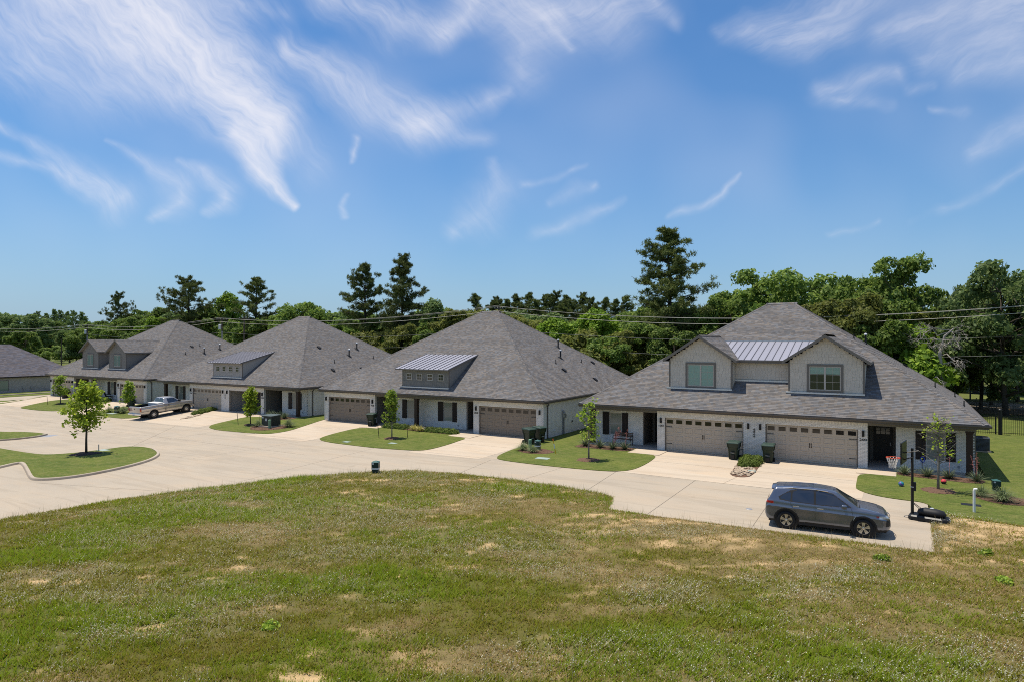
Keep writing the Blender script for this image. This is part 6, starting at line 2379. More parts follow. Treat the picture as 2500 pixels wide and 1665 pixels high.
    MB().tube([(2.20, -0.42, 0.745), (2.245, -0.2, 0.735), (2.255, 0, 0.73), (2.245, 0.2, 0.735), (2.20, 0.42, 0.745)], 0.012, 6).build('grille_bar', M['chrome'], S)
    # three slim diamonds of the badge
    bd = MB()
    for a in (90, 210, 330):
        c = Vector((2.262, 0.045 * math.cos(R_(a)), 0.70 + 0.045 * math.sin(R_(a))))
        d = Vector((0, math.cos(R_(a)), math.sin(R_(a)))) * 0.045
        e = Vector((0, -math.sin(R_(a)), math.cos(R_(a)))) * 0.024
        bd.add([c - d, c + e, c + d, c - e], [(0, 1, 2, 3)])
    bd.build('badge', M['chrome'], S)
    # roof ribs, spoiler, wipers, plate
    for y in (-0.36, -0.18, 0.0, 0.18, 0.36):
        MB().tube([(-1.45, y, 1.585), (-0.9, y, 1.618), (-0.35, y, 1.628)], 0.008, 4).build('roof_rib', M['paint_grey'], body)
    sp = MB()
    V = []
    for k in range(9):
        y = -0.57 + 1.14 * k / 8
        c = 0.075 * (y / 0.57) ** 2
        V += [(-1.62, y, 1.574 - c), (-1.78, y * 0.97, 1.562 - c), (-1.89, y * 0.93, 1.532 - c), (-1.88, y * 0.93, 1.512 - c), (-1.70, y * 0.97, 1.50 - c)]
    sp.add(V, [(k * 5 + j, k * 5 + j + 1, k * 5 + j + 6, k * 5 + j + 5) for k in range(8) for j in range(4)] + [(0, 1, 2, 3, 4), (44, 43, 42, 41, 40)])
    sp.build('spoiler', M['paint_grey'], S)
    for y0, y1 in ((-0.55, 0.0), (0.02, 0.5)):
        MB().tube([(1.13, y0, 1.10), (1.05, y1, 1.155)], 0.012, 4).build('wiper', M['cladding'], S)
    MB().box(-2.135, -2.115, -0.25, 0.25, 0.70, 0.84).build('licence_plate', M['plate'], S)
    MB().box(1.17, 1.24, -0.70, 0.70, 1.045, 1.066).build('cowl', M['cladding'], S)


def build_truck():
    # stands on the driveway slope, nose up towards the garage
    (ax, ay), (bx, by) = (-62.6, 35.85), (-62.75, 39.35)
    yaw = R_(91.5)
    cx, cy = -63.55, 37.5
    z0 = hz(-63.5, 35.8)
    z1 = hz(-63.5, 39.2)
    T = thing('pickup_truck', 'silver long-bed pickup truck with a light toolbox, parked on the driveway', 'truck', (cx, cy, (z0 + z1) / 2 + 0.008))
    T.rotation_euler = Euler((0, -math.atan((z1 - z0) / 3.4), yaw), 'XYZ')
    fx, rx, wr = 1.70, -1.70, 0.385
    spec = dict(x=(-3.02, 2.58), roofw=0.66, gh=0.52, n=190, beltw=0.975,
                top=[(-3.02, 1.27), (-2.99, 1.30), (-0.62, 1.30), (-0.55, 1.31), (-0.53, 1.74), (-0.46, 1.80), (-0.30, 1.83), (0.20, 1.835), (0.48, 1.80), (0.62, 1.74), (1.22, 1.255), (1.32, 1.235), (1.9, 1.20), (2.35, 1.14), (2.50, 1.06), (2.56, 0.92), (2.58, 0.80)],
                bot=[(-3.02, 0.62), (-2.9, 0.55), (-2.3, 0.50), (2.2, 0.45), (2.5, 0.48), (2.58, 0.56)],
                wid=[(-3.02, 0.955), (-2.95, 0.98), (-2.0, 0.99), (2.0, 0.985), (2.35, 0.95), (2.52, 0.87), (2.58, 0.80)],
                belt=[(-3.02, 1.235), (-0.6, 1.235), (1.2, 1.215), (2.0, 1.13), (2.58, 1.02)], sm=1)
    win = [(1.03, 1.275), (0.60, 1.63), (0.42, 1.70), (-0.20, 1.715), (-0.20, 1.275)]

    def cl(x, y, z, n, t):
        side = abs(n.y) > 0.5
        for wx in (fx, rx):
            d = math.hypot(x - wx, z - wr)
            if abs(y) > 0.5 and n.z < 0.6 and z < 1.0:
                if d < 0.475:
                    return None
                if d < 0.51:
                    return 'arch_lip'
        if -2.93 < x < -0.60 and n.z > 0.5 and abs(y) < 0.86 and z > 1.2:
            return None
        if side and z > 1.26 and in_poly(x, z, win):
            return 'side_window'
        if 0.58 < x < 1.24 and n.x > 0.25 and n.z > 0.2 and t > 0.70 and abs(y) < 0.86 - 0.2 * (1.24 - x) / 0.66:
            return 'windshield'
        if -0.58 < x < -0.46 and 1.36 < z < 1.72 and abs(y) < 0.68:
            return 'rear_window'
        if x > 2.46 and 0.86 < z < 1.02 and abs(y) > 0.52:
            return 'headlight'
        if x > 2.50 and 0.76 < z < 1.0 and abs(y) < 0.5:
            return 'grille'
        if side and 0.775 < z < 0.815 and -2.95 < x < 2.4:
            return 'body_moulding'
        return 'body'
    P = loft_vehicle(spec, cl)
    mats = dict(body='paint_silver', side_window='car_glass', windshield='screen_glass', rear_window='car_glass', headlight='lamp_clear', grille='cladding', body_moulding='trim_taupe', arch_lip='cladding')
    body = None
    for k in sorted(P, key=lambda q: (q != 'body', str(q))):
        nm = k if isinstance(k, str) else k[0]
        o = part_mesh(nm, P[k], M[mats[nm]], T)
        if k == 'body':
            body = o
    bed = MB().box(-2.95, -0.60, -0.80, 0.80, 0.72, 0.76).box(-2.95, -0.60, -0.87, -0.80, 0.74, 1.29).box(-2.95, -0.60, 0.80, 0.87, 0.74, 1.29).box(-0.66, -0.60, -0.80, 0.80, 0.76, 1.29).box(-2.97, -2.93, -0.80, 0.80, 0.76, 1.27)
    for s in (-1, 1):
        bed.box(-2.15, -1.25, min(s * 0.55, s * 0.80), max(s * 0.55, s * 0.80), 0.76, 0.98)
    bed.build('truck_bed', M['bed_liner'], T)
    tb = MB().bevbox(-1.22, -0.64, -0.84, 0.84, 1.02, 1.40, 0.03)
    tb.build('toolbox', M['trim_white'], T)
    MB().box(-2.9, 2.4, -0.62, 0.62, 0.38, 0.70).build('underbody', M['cladding'], T)
    for x in (fx, rx):
        for s in (-1, 1):
            wheel(T, x, s * 0.83, wr, 0.25, s, 'steel')
            MB().lathe([(0.50, -0.12), (0.50, 0.12)], 20, 'Y', (x, s * 0.76, wr + 0.02)).build('wheel_well', M['cladding'], T)
    for s in (-1, 1):
        lt = MB().bevbox(-3.035, -2.93, min(s * 0.86, s * 0.995), max(s * 0.86, s * 0.995), 0.83, 1.17, 0.015).build('taillight', M['lamp_red'], T)
        MB().box(-3.042, -2.935, min(s * 0.875, s * 1.0), max(s * 0.875, s * 1.0), 0.86, 0.94).build('reverse_lamp', M['lamp_amber'], lt)
        MB().bevbox(0.80, 0.98, min(s * 1.0, s * 1.2), max(s * 1.0, s * 1.2), 1.26, 1.46, 0.03).build('mirror', M['cladding'], T)
        MB().bevbox(-0.30, -0.08, s * 1.0 - 0.015, s * 1.0 + 0.015, 1.04, 1.10, 0.008).build('door_handle', M['cladding'], T)
        for x in (-0.45, 1.12):
            MB().tube([(x, s * 0.993, 0.52), (x, s * 0.993, 1.22)], 0.006, 4).build('door_seam', M['cladding'], body)
        MB().tube([(-0.57, s * 0.994, 0.52), (-0.57, s * 0.992, 1.28)], 0.012, 4).build('bed_gap', M['cladding'], body)
    MB().bevbox(-3.17, -3.0, -0.96, 0.96, 0.50, 0.66, 0.03).build('rear_bumper', M['chrome'], T)
    MB().bevbox(2.52, 2.68, -0.94, 0.94, 0.50, 0.68, 0.03).build('front_bumper', M['chrome'], T)
    MB().box(-3.18, -3.165, -0.18, 0.18, 0.52, 0.64).build('licence_plate', M['plate'], T)
    MB().box(-3.04, -3.02, -0.09, 0.09, 1.05, 1.13).build('tailgate_handle', M['cladding'], T)
    MB().tube([(1.35, 0.85, 1.23), (1.25, 0.86, 2.0)], 0.008, 4).build('aerial', M['cladding'], T)


build_suv()
build_truck()

# ------------------------------------------------------------------ small things
pmat('cart_green', (0.022, 0.036, 0.022), 0.45, var=0.1, vscale=6)
pmat('cart_lid', (0.035, 0.062, 0.048), 0.4)
pmat('sticker', (0.55, 0.58, 0.58), 0.5)
pmat('teal_box', (0.006, 0.030, 0.028), 0.4)
pmat('teal_top', (0.035, 0.105, 0.095), 0.4)
pmat('pale_green', (0.155, 0.27, 0.165), 0.5)
pmat('transformer', (0.020, 0.030, 0.026), 0.5)
pmat('transformer_top', (0.09, 0.115, 0.11), 0.45)
pmat('stake_yellow', (0.62, 0.40, 0.02), 0.6)
pmat('stake_orange', (0.75, 0.12, 0.02), 0.6)
pmat('ball_teal', (0.02, 0.22, 0.28), 0.45)
pmat('ball_violet', (0.14, 0.09, 0.35), 0.45)
pmat('ball_red', (0.60, 0.05, 0.06), 0.45)
pmat('ball_black', (0.02, 0.015, 0.02), 0.45)
pmat('rim_orange', (0.72, 0.085, 0.025), 0.4)
pmat('net_white', (0.72, 0.70, 0.66), 0.8)
pmat('hoop_black', (0.010, 0.010, 0.011), 0.4)
pmat('bag_black', (0.014, 0.014, 0.015), 0.6)
pmat('bench_wood', (0.12, 0.068, 0.042), 0.6, var=0.3, vscale=10)
pmat('red_stalk', (0.46, 0.16, 0.14), 0.7)
pmat('pot_dark', (0.02, 0.016, 0.014), 0.6)
pmat('ac_grey', (0.075, 0.085, 0.10), 0.5)
pmat('wood_pole', (0.085, 0.065, 0.05), 0.9, var=0.3, vscale=4)
pmat('wire', (0.30, 0.29, 0.27), 0.5)
pmat('wire_pale', (0.52, 0.48, 0.42), 0.5)
pmat('stone_light', (0.40, 0.31, 0.22), 0.85, island=0.35, objrand=0.35)
pmat('drain_black', (0.015, 0.016, 0.020), 0.5)
pmat('cover_teal', (0.30, 0.36, 0.32), 0.7)
pmat('blue_plastic', (0.02, 0.07, 0.42), 0.4)


def cart_proto():
    c = thing('trash_cart', 'x', 'trash cart')
    b = MB()
    prof = [(0.0, 0.46, 0.52), (0.06, 0.50, 0.55), (0.62, 0.56, 0.64), (0.72, 0.58, 0.70), (0.74, 0.64, 0.76), (0.98, 0.68, 0.80)]
    V, F = [], []
    for z, w, d in prof:
        r = 0.05
        for (sx, sy) in ((-1, -1), (1, -1), (1, 1), (-1, 1)):
            V += [(sx * (w / 2 - (r if (sx * sy) > 0 else 0)), sy * (d / 2 - (0 if (sx * sy) > 0 else r)), z), (sx * (w / 2 - (0 if (sx * sy) > 0 else r)), sy * (d / 2 - (r if (sx * sy) > 0 else 0)), z)]
    n = 8
    for i in range(len(prof) - 1):
        for k in range(n):
            F.append((i * n + k, i * n + (k + 1) % n, (i + 1) * n + (k + 1) % n, (i + 1) * n + k))
    F.append(tuple(range(n))[::-1])
    F.append(tuple((len(prof) - 1) * n + k for k in range(n)))
    b.add(V, F)
    b.build('body', M['cart_green'], c)
    l = MB()
    l.add([(-0.36, -0.44, 0.985), (0.36, -0.44, 0.985), (0.36, 0.44, 0.985), (-0.36, 0.44, 0.985), (-0.35, -0.43, 1.02), (0.35, -0.43, 1.02), (0.34, 0.40, 1.085), (-0.34, 0.40, 1.085), (-0.26, -0.30, 1.075), (0.26, -0.30, 1.075), (0.27, 0.30, 1.105), (-0.27, 0.30, 1.105)],
          [(3, 2, 1, 0), (0, 1, 5, 4), (1, 2, 6, 5), (2, 3, 7, 6), (3, 0, 4, 7), (4, 5, 9, 8), (5, 6, 10, 9), (6, 7, 11, 10), (7, 4, 8, 11), (8, 9, 10, 11)])
    l.build('lid', M['cart_lid'], c)
    MB().tube([(-0.24, 0.44, 1.0), (-0.22, 0.50, 1.02), (0.22, 0.50, 1.02), (0.24, 0.44, 1.0)], 0.02, 6).build('handle', M['cart_green'], c)
    for s in (-1, 1):
        MB().lathe([(0.13, -0.03), (0.13, 0.03)], 14, 'X', (s * 0.29, 0.27, 0.13)).build('wheel', M['rubber'], c)
    # front recess with lift bar
    f = MB().box(-0.11, 0.11, -0.345, -0.28, 0.06, 0.30).box(-0.10, 0.10, -0.365, -0.30, 0.44, 0.50)
    f.build('lift_recess', M['hoop_black'], c)
    MB().box(-0.11, 0.11, -0.355, -0.33, 0.41, 0.43).build('lift_bar', M['sticker'], c)
    MB().box(0.289, 0.3035, -0.07, 0.07, 0.76 - 0.14, 0.80 - 0.14).build('sticker', M['sticker'], c)
    return c


cp = cart_proto()
CARTS = [(-8.75, 40.25, 0.0, 'dark green trash cart left of the middle brick pier, white glare on its lid', 0, -0.04),
         (-6.80, 40.30, 0.0, 'dark green trash cart right of the middle brick pier of the twin-gabled duplex', 0, 0.03),
         (-22.25, 39.0, 0.03, 'dark green trash cart with white sticker in front of another cart', 0, 1.25),
         (-21.95, 39.95, 0.03, 'dark green trash cart half hidden behind another by the brick corner', 0, 1.30),
         (-38.25, 40.35, 0.0, 'dark green trash cart by the house number at the left brown garage', 0, 0.25),
         (-73.3, 39.4, 0.03, 'dark green trash cart tipped back near the pickup truck', -0.18, 2.2)]
for i, (x, y, dz, lab, tilt, rz) in enumerate(CARTS):
    o = cp if i == 0 else copy_tree(cp)
    o.location = (x, y, hz(x, y) + dz)
    o.rotation_euler = (tilt, 0, rz)
    tag(o, lab, 'trash cart', 'green trash carts outside the garages')


# basketball hoop
def hoop():
    x, y = 0.30, 30.55
    h = thing('basketball_hoop', 'portable basketball hoop with black pole, angled backboard and weighted base', 'basketball hoop', (x, y, 0.002), -0.16)
    # base runs along +x from the pole
    b = MB()
    pr = [(-0.10, -0.30), (0.0, -0.36), (1.05, -0.40), (1.25, -0.30), (1.30, 0), (1.25, 0.30), (1.05, 0.40), (0.0, 0.36), (-0.10, 0.30)]
    V = [(px, py, 0.03) for px, py in pr] + [(px * 0.985, py * 0.97, 0.15) for px, py in pr] + [(px * 0.94 + 0.02, py * 0.82, 0.20) for px, py in pr]
    n = len(pr)
    F = [tuple(range(n))[::-1], tuple(range(2 * n, 3 * n))] + [(i * n + k, i * n + (k + 1) % n, (i + 1) * n + (k + 1) % n, (i + 1) * n + k) for i in range(2) for k in range(n)]
    b.add(V, F)
    b.box(0.05, 1.2, -0.33, 0.33, 0.0, 0.04)
    b.build('base', M['hoop_black'], h)
    sb = MB()
    pts = [(0.18, 0, 0.27), (0.24, 0, 0.30), (0.45, 0, 0.33), (0.80, 0, 0.32), (1.05, 0, 0.30), (1.14, 0, 0.26)]
    rs = [0.03, 0.12, 0.165, 0.17, 0.14, 0.04]
    rings = MB().tube(pts, rs, 12)
    rings.v = [(vx, vy * 1.45, max(0.19, vz * 1.0)) for vx, vy, vz in rings.v]
    rings.build('sandbag', M['bag_black'], h, True)
    MB().box(0.60, 0.72, -0.05, 0.12, 0.488, 0.496).build('bag_label', M['sticker'], h)
    MB().tube([(0, 0, 0.06), (0, 0, 1.45)], 0.056, 10).tube([(0, 0, 1.42), (0, 0, 2.80)], 0.047, 10).build('pole', M['hoop_black'], h)
    for s in (-1, 1):
        MB().tube([(0.03, s * 0.05, 0.62), (0.55, s * 0.20, 0.20)], 0.014, 6).build('brace', M['hoop_black'], h)
    MB().bevbox(0.03, 0.13, -0.05, 0.05, 1.10, 1.45, 0.012).build('adjuster', M['hoop_black'], h)
    MB().box(-0.058, 0.058, -0.058, 0.058, 1.24, 1.27).build('collar', M['sticker'], h)
    # parallel arms up to the board at -x
    for s in (-1, 1):
        MB().tube([(0.22, s * 0.06, 2.72), (-0.30, s * 0.06, 2.58)], 0.017, 6).build('arm', M['hoop_black'], h)
        MB().tube([(0.05, s * 0.06, 2.46), (-0.30, s * 0.06, 2.30)], 0.017, 6).build('arm', M['hoop_black'], h)
    bd = MB()
    bd.bevbox(-0.33, -0.28, -0.56, 0.56, 2.18, 3.04, 0.015)
    bd.build('backboard', M['hoop_black'], h)
    MB().box(-0.338, -0.329, -0.50, 0.50, 2.25, 2.98).build('board_panel', pmat('board_dark', (0.02, 0.022, 0.03), 0.15, spec=0.6), h)
    MB().box(-0.35, -0.329, -0.09, 0.09, 2.26, 2.40).build('bracket', M['rim_orange'], h)
    r = MB()
    cxr = -0.35 - 0.12 - 0.228
    ring = [(cxr + 0.228 * math.cos(2 * PI * k / 24), 0.228 * math.sin(2 * PI * k / 24), 2.35) for k in range(25)]
    r.tube(ring, 0.011, 6, False).box(-0.50, -0.33, -0.10, 0.10, 2.338, 2.36)
    rim = r.build('rim', M['rim_orange'], h)
    nt = MB()
    for k in range(12):
        for dr in (1, -1):
            pts = []
            for i in range(5):
                a = 2 * PI * (k + dr * i * 0.5) / 12
                q = (0.222, 0.185, 0.152, 0.128, 0.125)[i]
                pts.append((cxr + q * math.cos(a), q * math.sin(a), 2.34 - 0.105 * i))
            nt.tube(pts, 0.0085, 4, False)
    nt.build('net', M['net_white'], h)


hoop()


def ball(x, y, m1, m2, label):
    b = MB()
    o = MB()
    R0 = 0.122
    bm = bmesh.new()
    bmesh.ops.create_uvsphere(bm, u_segments=24, v_segments=16, radius=R0)
    me1 = [[], []]
    idx = {0: [f for f in bm.faces if abs(f.calc_center_median().x) > 0.035 or m2 == 'ball_black'], 1: []}
    verts = [v.co[:] for v in bm.verts]
    bm.verts.index_update()
    fa, fb = [], []
    for f in bm.faces:
        c = f.calc_center_median()
        two = (c.z < -0.01) if m2 == 'ball_black' else abs(c.x * 0.8 + c.z * 0.6) < 0.045
        (fb if two else fa).append([v.index for v in f.verts])
    bm.free()
    z = hz(x, y) + 0.03 + R0 - 0.004
    t = thing('basketball', label, 'ball', (x, y, z))
    part_mesh('panels', (verts, fa), M[m1], t)
    part_mesh('stripe', (verts, fb), M[m2], t)
    MB().tube([(R0 * math.cos(a), 0, R0 * math.sin(a)) for a in [2 * PI * k / 24 for k in range(25)]], 0.003, 4, False).tube([(0, R0 * math.cos(a), R0 * math.sin(a)) for a in [2 * PI * k / 24 for k in range(25)]], 0.003, 4, False).build('seam', M['hoop_black'], t)


ball(-0.1, 36.8, 'ball_teal', 'ball_violet', 'teal and violet basketball on the lawn')
ball(1.7, 38.5, 'ball_red', 'ball_black', 'red and black basketball on the lawn')

# white pipe
p = MB().tube([(0, 0, -0.1), (0, 0, 0.90), (0.012, 0, 0.945), (0.05, 0, 0.958), (0.10, 0, 0.95)], 0.05, 10)
tag(p.build('vent_pipe', M['white_plastic'], loc=(2.5, 32.8, 0.03)), 'white plastic vent pipe with bent top standing on the lawn', 'pipe')


# telecom and power boxes
def pedestal(x, y, dz, label, s=1.0, rz=0.4, band=True):
    z = hz(x, y) + dz
    t = thing('utility_pedestal', label, 'utility box', (x, y, z), rz)
    t.scale = (s, s, s)
    MB().bevbox(-0.19, 0.19, -0.19, 0.19, 0.30, 0.62, 0.012).box(-0.17, 0.17, -0.17, 0.17, 0.0, 0.24).build('housing', M['teal_box'], t)
    MB().add([(-0.20, -0.20, 0.615), (0.20, -0.20, 0.615), (0.20, 0.20, 0.615), (-0.20, 0.20, 0.615), (0, 0, 0.70)], [(3, 2, 1, 0), (0, 1, 4), (1, 2, 4), (2, 3, 4), (3, 0, 4)]).build('cap', M['teal_top'], t)
    if band:
        MB().box(-0.195, 0.195, -0.195, 0.195, 0.235, 0.305).build('band', M['white_plastic'], t)
    MB().box(-0.15, -0.05, -0.198, -0.188, 0.50, 0.58).build('sticker', M['sticker'], t)
    MB().box(0.188, 0.198, -0.12, 0.0, 0.49, 0.58).build('sticker', M['sticker'], t)


px, py = -24.7, 26.35
pedestal(px, py, 0.03, 'dark teal utility pedestal with white band at the field edge', 1.0, 0.5)
pedestal(-20.5, 37.05, 0.05, 'dark teal utility pedestal with white labels behind the ornamental grass', 0.95, 0.2)
pedestal(-70.3, 36.3, 0.03, 'dark teal utility pedestal between grass clumps near the pickup truck', 1.05, 0.2, False)
pedestal(3.75, 38.0, 0.0, 'low dark teal utility box behind the grass clumps by the white pipe', 0.85, 0.1, False)


def green_post(x, y, label, h=0.55):
    m = MB().lathe([(0.115, -0.05), (0.115, h - 0.05), (0.12, h - 0.04), (0.105, h), (0.06, h + 0.02)], 14)
    tag(m.build('utility_post', M['pale_green'], loc=(x, y, hz(x, y) + 0.03)), label, 'utility box')


green_post(-21.15, 37.2, 'pale green round utility post beside the dark teal pedestal', 0.62)
green_post(-45.75, 36.0, 'pale green round utility post in front of the green transformer', 0.72)

tr = thing('transformer_box', 'dark green pad transformer on the lawn with white labels', 'transformer', (-46.5, 36.75, hz(-46.5, 36.7) + 0.05))
MB().bevbox(-0.70, 0.60, -0.45, 0.5, 0.06, 0.92, 0.02).build('cabinet', M['transformer'], tr)
MB().add([(-0.74, -0.53, 0.90), (0.64, -0.53, 0.90), (0.64, 0.54, 0.94), (-0.74, 0.54, 0.94), (-0.74, -0.53, 0.94), (0.64, -0.53, 0.94), (0.64, 0.54, 0.99), (-0.74, 0.54, 0.99)], [(3, 2, 1, 0), (4, 5, 6, 7), (0, 1, 5, 4), (1, 2, 6, 5), (2, 3, 7, 6), (3, 0, 4, 7)]).build('lid', M['transformer_top'], tr)
MB().box(-0.85, 0.75, -0.65, 0.65, -0.06, 0.07).build('pad', M['concrete_kerb'], tr)
MB().box(-0.20, 0.0, -0.457, -0.449, 0.48, 0.70).build('sticker', M['sticker'], tr)
MB().box(-0.66, -0.42, -0.457, -0.449, 0.70, 0.83).build('sticker', M['sticker'], tr)

# marker stake
st = thing('marker_stake', 'leaning yellow and orange utility marker stake on the lawn', 'stake', (-18.75, 36.25, 0.0))
st.rotation_euler = (0, -0.22, 0)
MB().box(-0.03, 0.03, -0.008, 0.008, 0.0, 0.95).build('post', M['stake_yellow'], st)
MB().box(-0.032, 0.032, -0.010, 0.010, 0.86, 0.97).build('tip', M['stake_orange'], st)
MB().box(-0.031, 0.031, -0.0095, 0.0095, 0.34, 0.66).build('label_band', M['sticker'], st)


# flat covers set in the lawns
def cover(x, y, dz, rx, ry, m, label, rnd_=False, rz=0.0):
    b = MB()
    if rnd_:
        b.lathe([(rx, -0.05), (rx, 0.0), (rx * 0.9, 0.012)], 20)
    else:
        b.bevbox(-rx, rx, -ry, ry, -0.05, 0.014, 0.012)
    o = b.build('utility_cover', M[m], loc=(x, y, hz(x, y) + dz), rot=(0, 0, rz))
    tag(o, label, 'cover')


cover(*pix(1200 + 670 * .18684, 980 + 748 * .18684), 0.03, 0.42, 0.28, 'cover_teal', 'pale rectangular meter cover beside the ornamental grass clump', rz=0.1)
cover(*pix(750 + 420 * .22962, 740 + 1478 * .22962), 0.03, 0.28, 0.2, 'cover_teal', 'pale meter cover at the left corner of the middle lawn')
cover(*pix(750 + 910 * .22962, 740 + 1493 * .22962), 0.03, 0.3, 0.2, 'cover_teal', 'grey meter cover at the front edge of the middle lawn')
cover(*pix(2100 + 1325 * .20408, 1000 + 1145 * .20408), 0.03, 0.36, 0.2, 'drain_black', 'dark meter cover in the lawn behind the white pipe')
cover(*pix(0 + 1140 * .2423, 700 + 1278 * .2423), 0.03, 0.6, 0.35, 'cover_teal', 'pale cover in the lawn near the pickup truck')
cover(*pix(0 + 1278 * .19772, 950 + 770 * .19772), 0.10, 0.42, 0.26, 'cover_teal', 'pale cover on the island behind the maple')
cover(-5.6, 28.6, 0.0, 0.14, 0.14, 'grey_metal', 'round metal valve cover in the street', True)
ix, iy = pix(0 + 600 * .19772, 950 + 578 * .19772)
cover(ix, iy, 0.0, 0.45, 0.6, 'grey_metal', 'metal drain grate at the kerb end', rz=0.5)
mx2, my2 = pix(0 + 1219 * .19772, 950 + 775 * .19772)
tag(MB().tube([(0, 0, -0.05), (0, 0, 0.42)], 0.03, 6).build('marker_post', M['grey_metal'], loc=(mx2, my2, hz(mx2, my2) + 0.1)), 'thin grey marker post on the island behind the maple', 'post')


# planting
def blade_clump(seed, n, L, w, spread, up, mat, droop=0.35):
    """rosette of narrow arching blades"""
    rng = np.random.default_rng(seed)
    V, F = [], []
    for i in range(n):
        a = rng.random() * 2 * PI
        tilt = spread * rng.random() ** 0.6
        l = L * (0.65 + 0.45 * rng.random())
        d = np.array([math.cos(a) * math.sin(tilt), math.sin(a) * math.sin(tilt), math.cos(tilt)])
        s = np.array([-math.sin(a), math.cos(a), 0]) * w * (0.7 + 0.6 * rng.random())
        p0 = np.array([math.cos(a), math.sin(a), 0]) * 0.06 * rng.random()
        m1 = p0 + d * l * 0.5
        m2 = p0 + d * l * np.array([1.08, 1.08, 1 - droop * math.sin(tilt)])
        b = len(V)
        V += [p0 - s * 0.7, p0 + s * 0.7, m1 - s, m1 + s, m2]
        F += [(b, b + 1, b + 3, b + 2), (b + 2, b + 3, b + 4, b + 4)]
    mb = MB()
    mb.add([tuple(v) for v in V], [tuple(dict.fromkeys(f)) for f in F])
    return mb


def yucca(x, y, dz, label, group, seed, stalks=0, s=1.0, kind='yucca'):
    z = hz(x, y) + dz
    t = thing('red_yucca' if kind == 'yucca' else 'ornamental_grass', label, 'plant', (x, y, z), 0, group)
    t.scale = (s, s, s)
    if kind == 'yucca':
        key = ('yc', seed % 3)
        if key not in CACHE:
            CACHE[key] = blade_clump(seed, 130, 0.62, 0.012, 1.25, 0, None, 0.25).mesh('leaves')
        obj('leaves', CACHE[key], M['yucca_blade'], t)
    else:
        key = ('og', seed % 3)
        if key not in CACHE:
            CACHE[key] = blade_clump(seed + 7, 300, 0.85, 0.008, 1.15, 0, None, 0.75).mesh('leaves')
        obj('leaves', CACHE[key], M['grass_clump'], t)
    rr = random.Random(seed)
    for k in range(stalks):
        a = rr.random() * 6.28
        L = rr.uniform(0.9, 1.35)
        tip = Vector((math.cos(a) * 0.5, math.sin(a) * 0.3, L))
        m = MB()
        m.tube([(0, 0, 0.1), tuple(tip * 0.5 + Vector((0, 0, 0.1))), tuple(tip)], [0.007, 0.006, 0.003], 4, False)
        for j in range(12):
            f = 0.45 + 0.55 * j / 12
            c = tip * f + Vector((rr.gauss(0, 0.015), rr.gauss(0, 0.015), 0.05 * (1 - f)))
            e = c + Vector((rr.gauss(0, 0.06), rr.gauss(0, 0.06), rr.uniform(-0.03, 0.06)))
            m.tube([tuple(c), tuple(e)], [0.004, 0.007], 4, True)
        m.build('flower_stalk', M['red_stalk'], t)
    return t


def bed(name, poly, dz, mat, label):
    o = sheet(name, smooth_poly(poly, 1), dz, M[mat], skirt=0.05, kind=None)
    tag(o, label, 'mulch')
    # loose chips on top
    xs, ys = [p[0] for p in poly], [p[1] for p in poly]
    rng = np.random.default_rng(int(abs(xs[0]) * 10))
    n = int((max(xs) - min(xs)) * (max(ys) - min(ys)) * 90)
    px = min(xs) + rng.random(n) * (max(xs) - min(xs))
    py = min(ys) + rng.random(n) * (max(ys) - min(ys))
    k = poly_sd(px, py, poly) > 0.05
    px, py = px[k], py[k]
    m = MB()
    for a, b in zip(px, py):
        d = unit(rng.normal(size=3) * np.array([1, 1, 0.5])) * 0.04
        e = np.array([-d[1], d[0], 0.01]) * 0.45
        c = np.array([a, b, hz(a, b) + dz + 0.012])
        m.add([c - d, c + e, c + d, c - e], [(0, 1, 2, 3)])
    if m.v:
        ch = m.build('mulch_chips', M[mat], o)
        ch['kind'] = 'stuff'
    return o


bed('mulch_bed', [(-19.0, 39.1), (-17.4, 39.35), (-16.0, 39.2), (-15.1, 39.4), (-15.1, 40.75), (-18.9, 40.75)], 0.05, 'mulch', 'reddish mulch bed in front of the bench porch')
bed('mulch_bed', [(-0.3, 39.75), (1.4, 39.55), (3.2, 39.3), (3.6, 40.2), (3.2, 40.75), (-0.3, 40.75)], 0.05, 'mulch', 'reddish mulch bed along the wall behind the basketball hoop')
bed('mulch_bed', [(-36.9, 40.2), (-34.2, 39.9), (-29.4, 39.6), (-29.4, 40.75), (-36.9, 40.75)], 0.05, 'mulch', 'mulch bed with low juniper in front of the shed-dormer duplex')
bed('mulch_bed', [(-51.5, 39.9), (-49.5, 39.5), (-48.0, 39.6), (-47.7, 40.75), (-51.5, 40.75)], 0.05, 'mulch', 'mulch bed at the dark post by the transformer lawn')
bed('mulch_bed', [(-21.7, 36.3), (-20.6, 35.6), (-19.4, 35.9), (-19.0, 36.8), (-19.9, 37.4), (-21.2, 37.7)], 0.045, 'mulch', 'mulch patch round the ornamental grass and teal pedestal')
bed('mulch_bed', [(-48.4, 36.2), (-47.0, 34.9), (-45.3, 35.0), (-44.3, 36.4), (-45.0, 37.8), (-47.6, 37.7)], 0.045, 'mulch', 'mulch patch round the green transformer')
bed('mulch_bed', [(2.5, 36.4), (3.2, 35.2), (4.0, 34.9), (5.0, 35.6), (4.6, 36.8), (3.3, 37.2)], 0.045, 'mulch', 'mulch patch round the grass clumps by the white pipe')

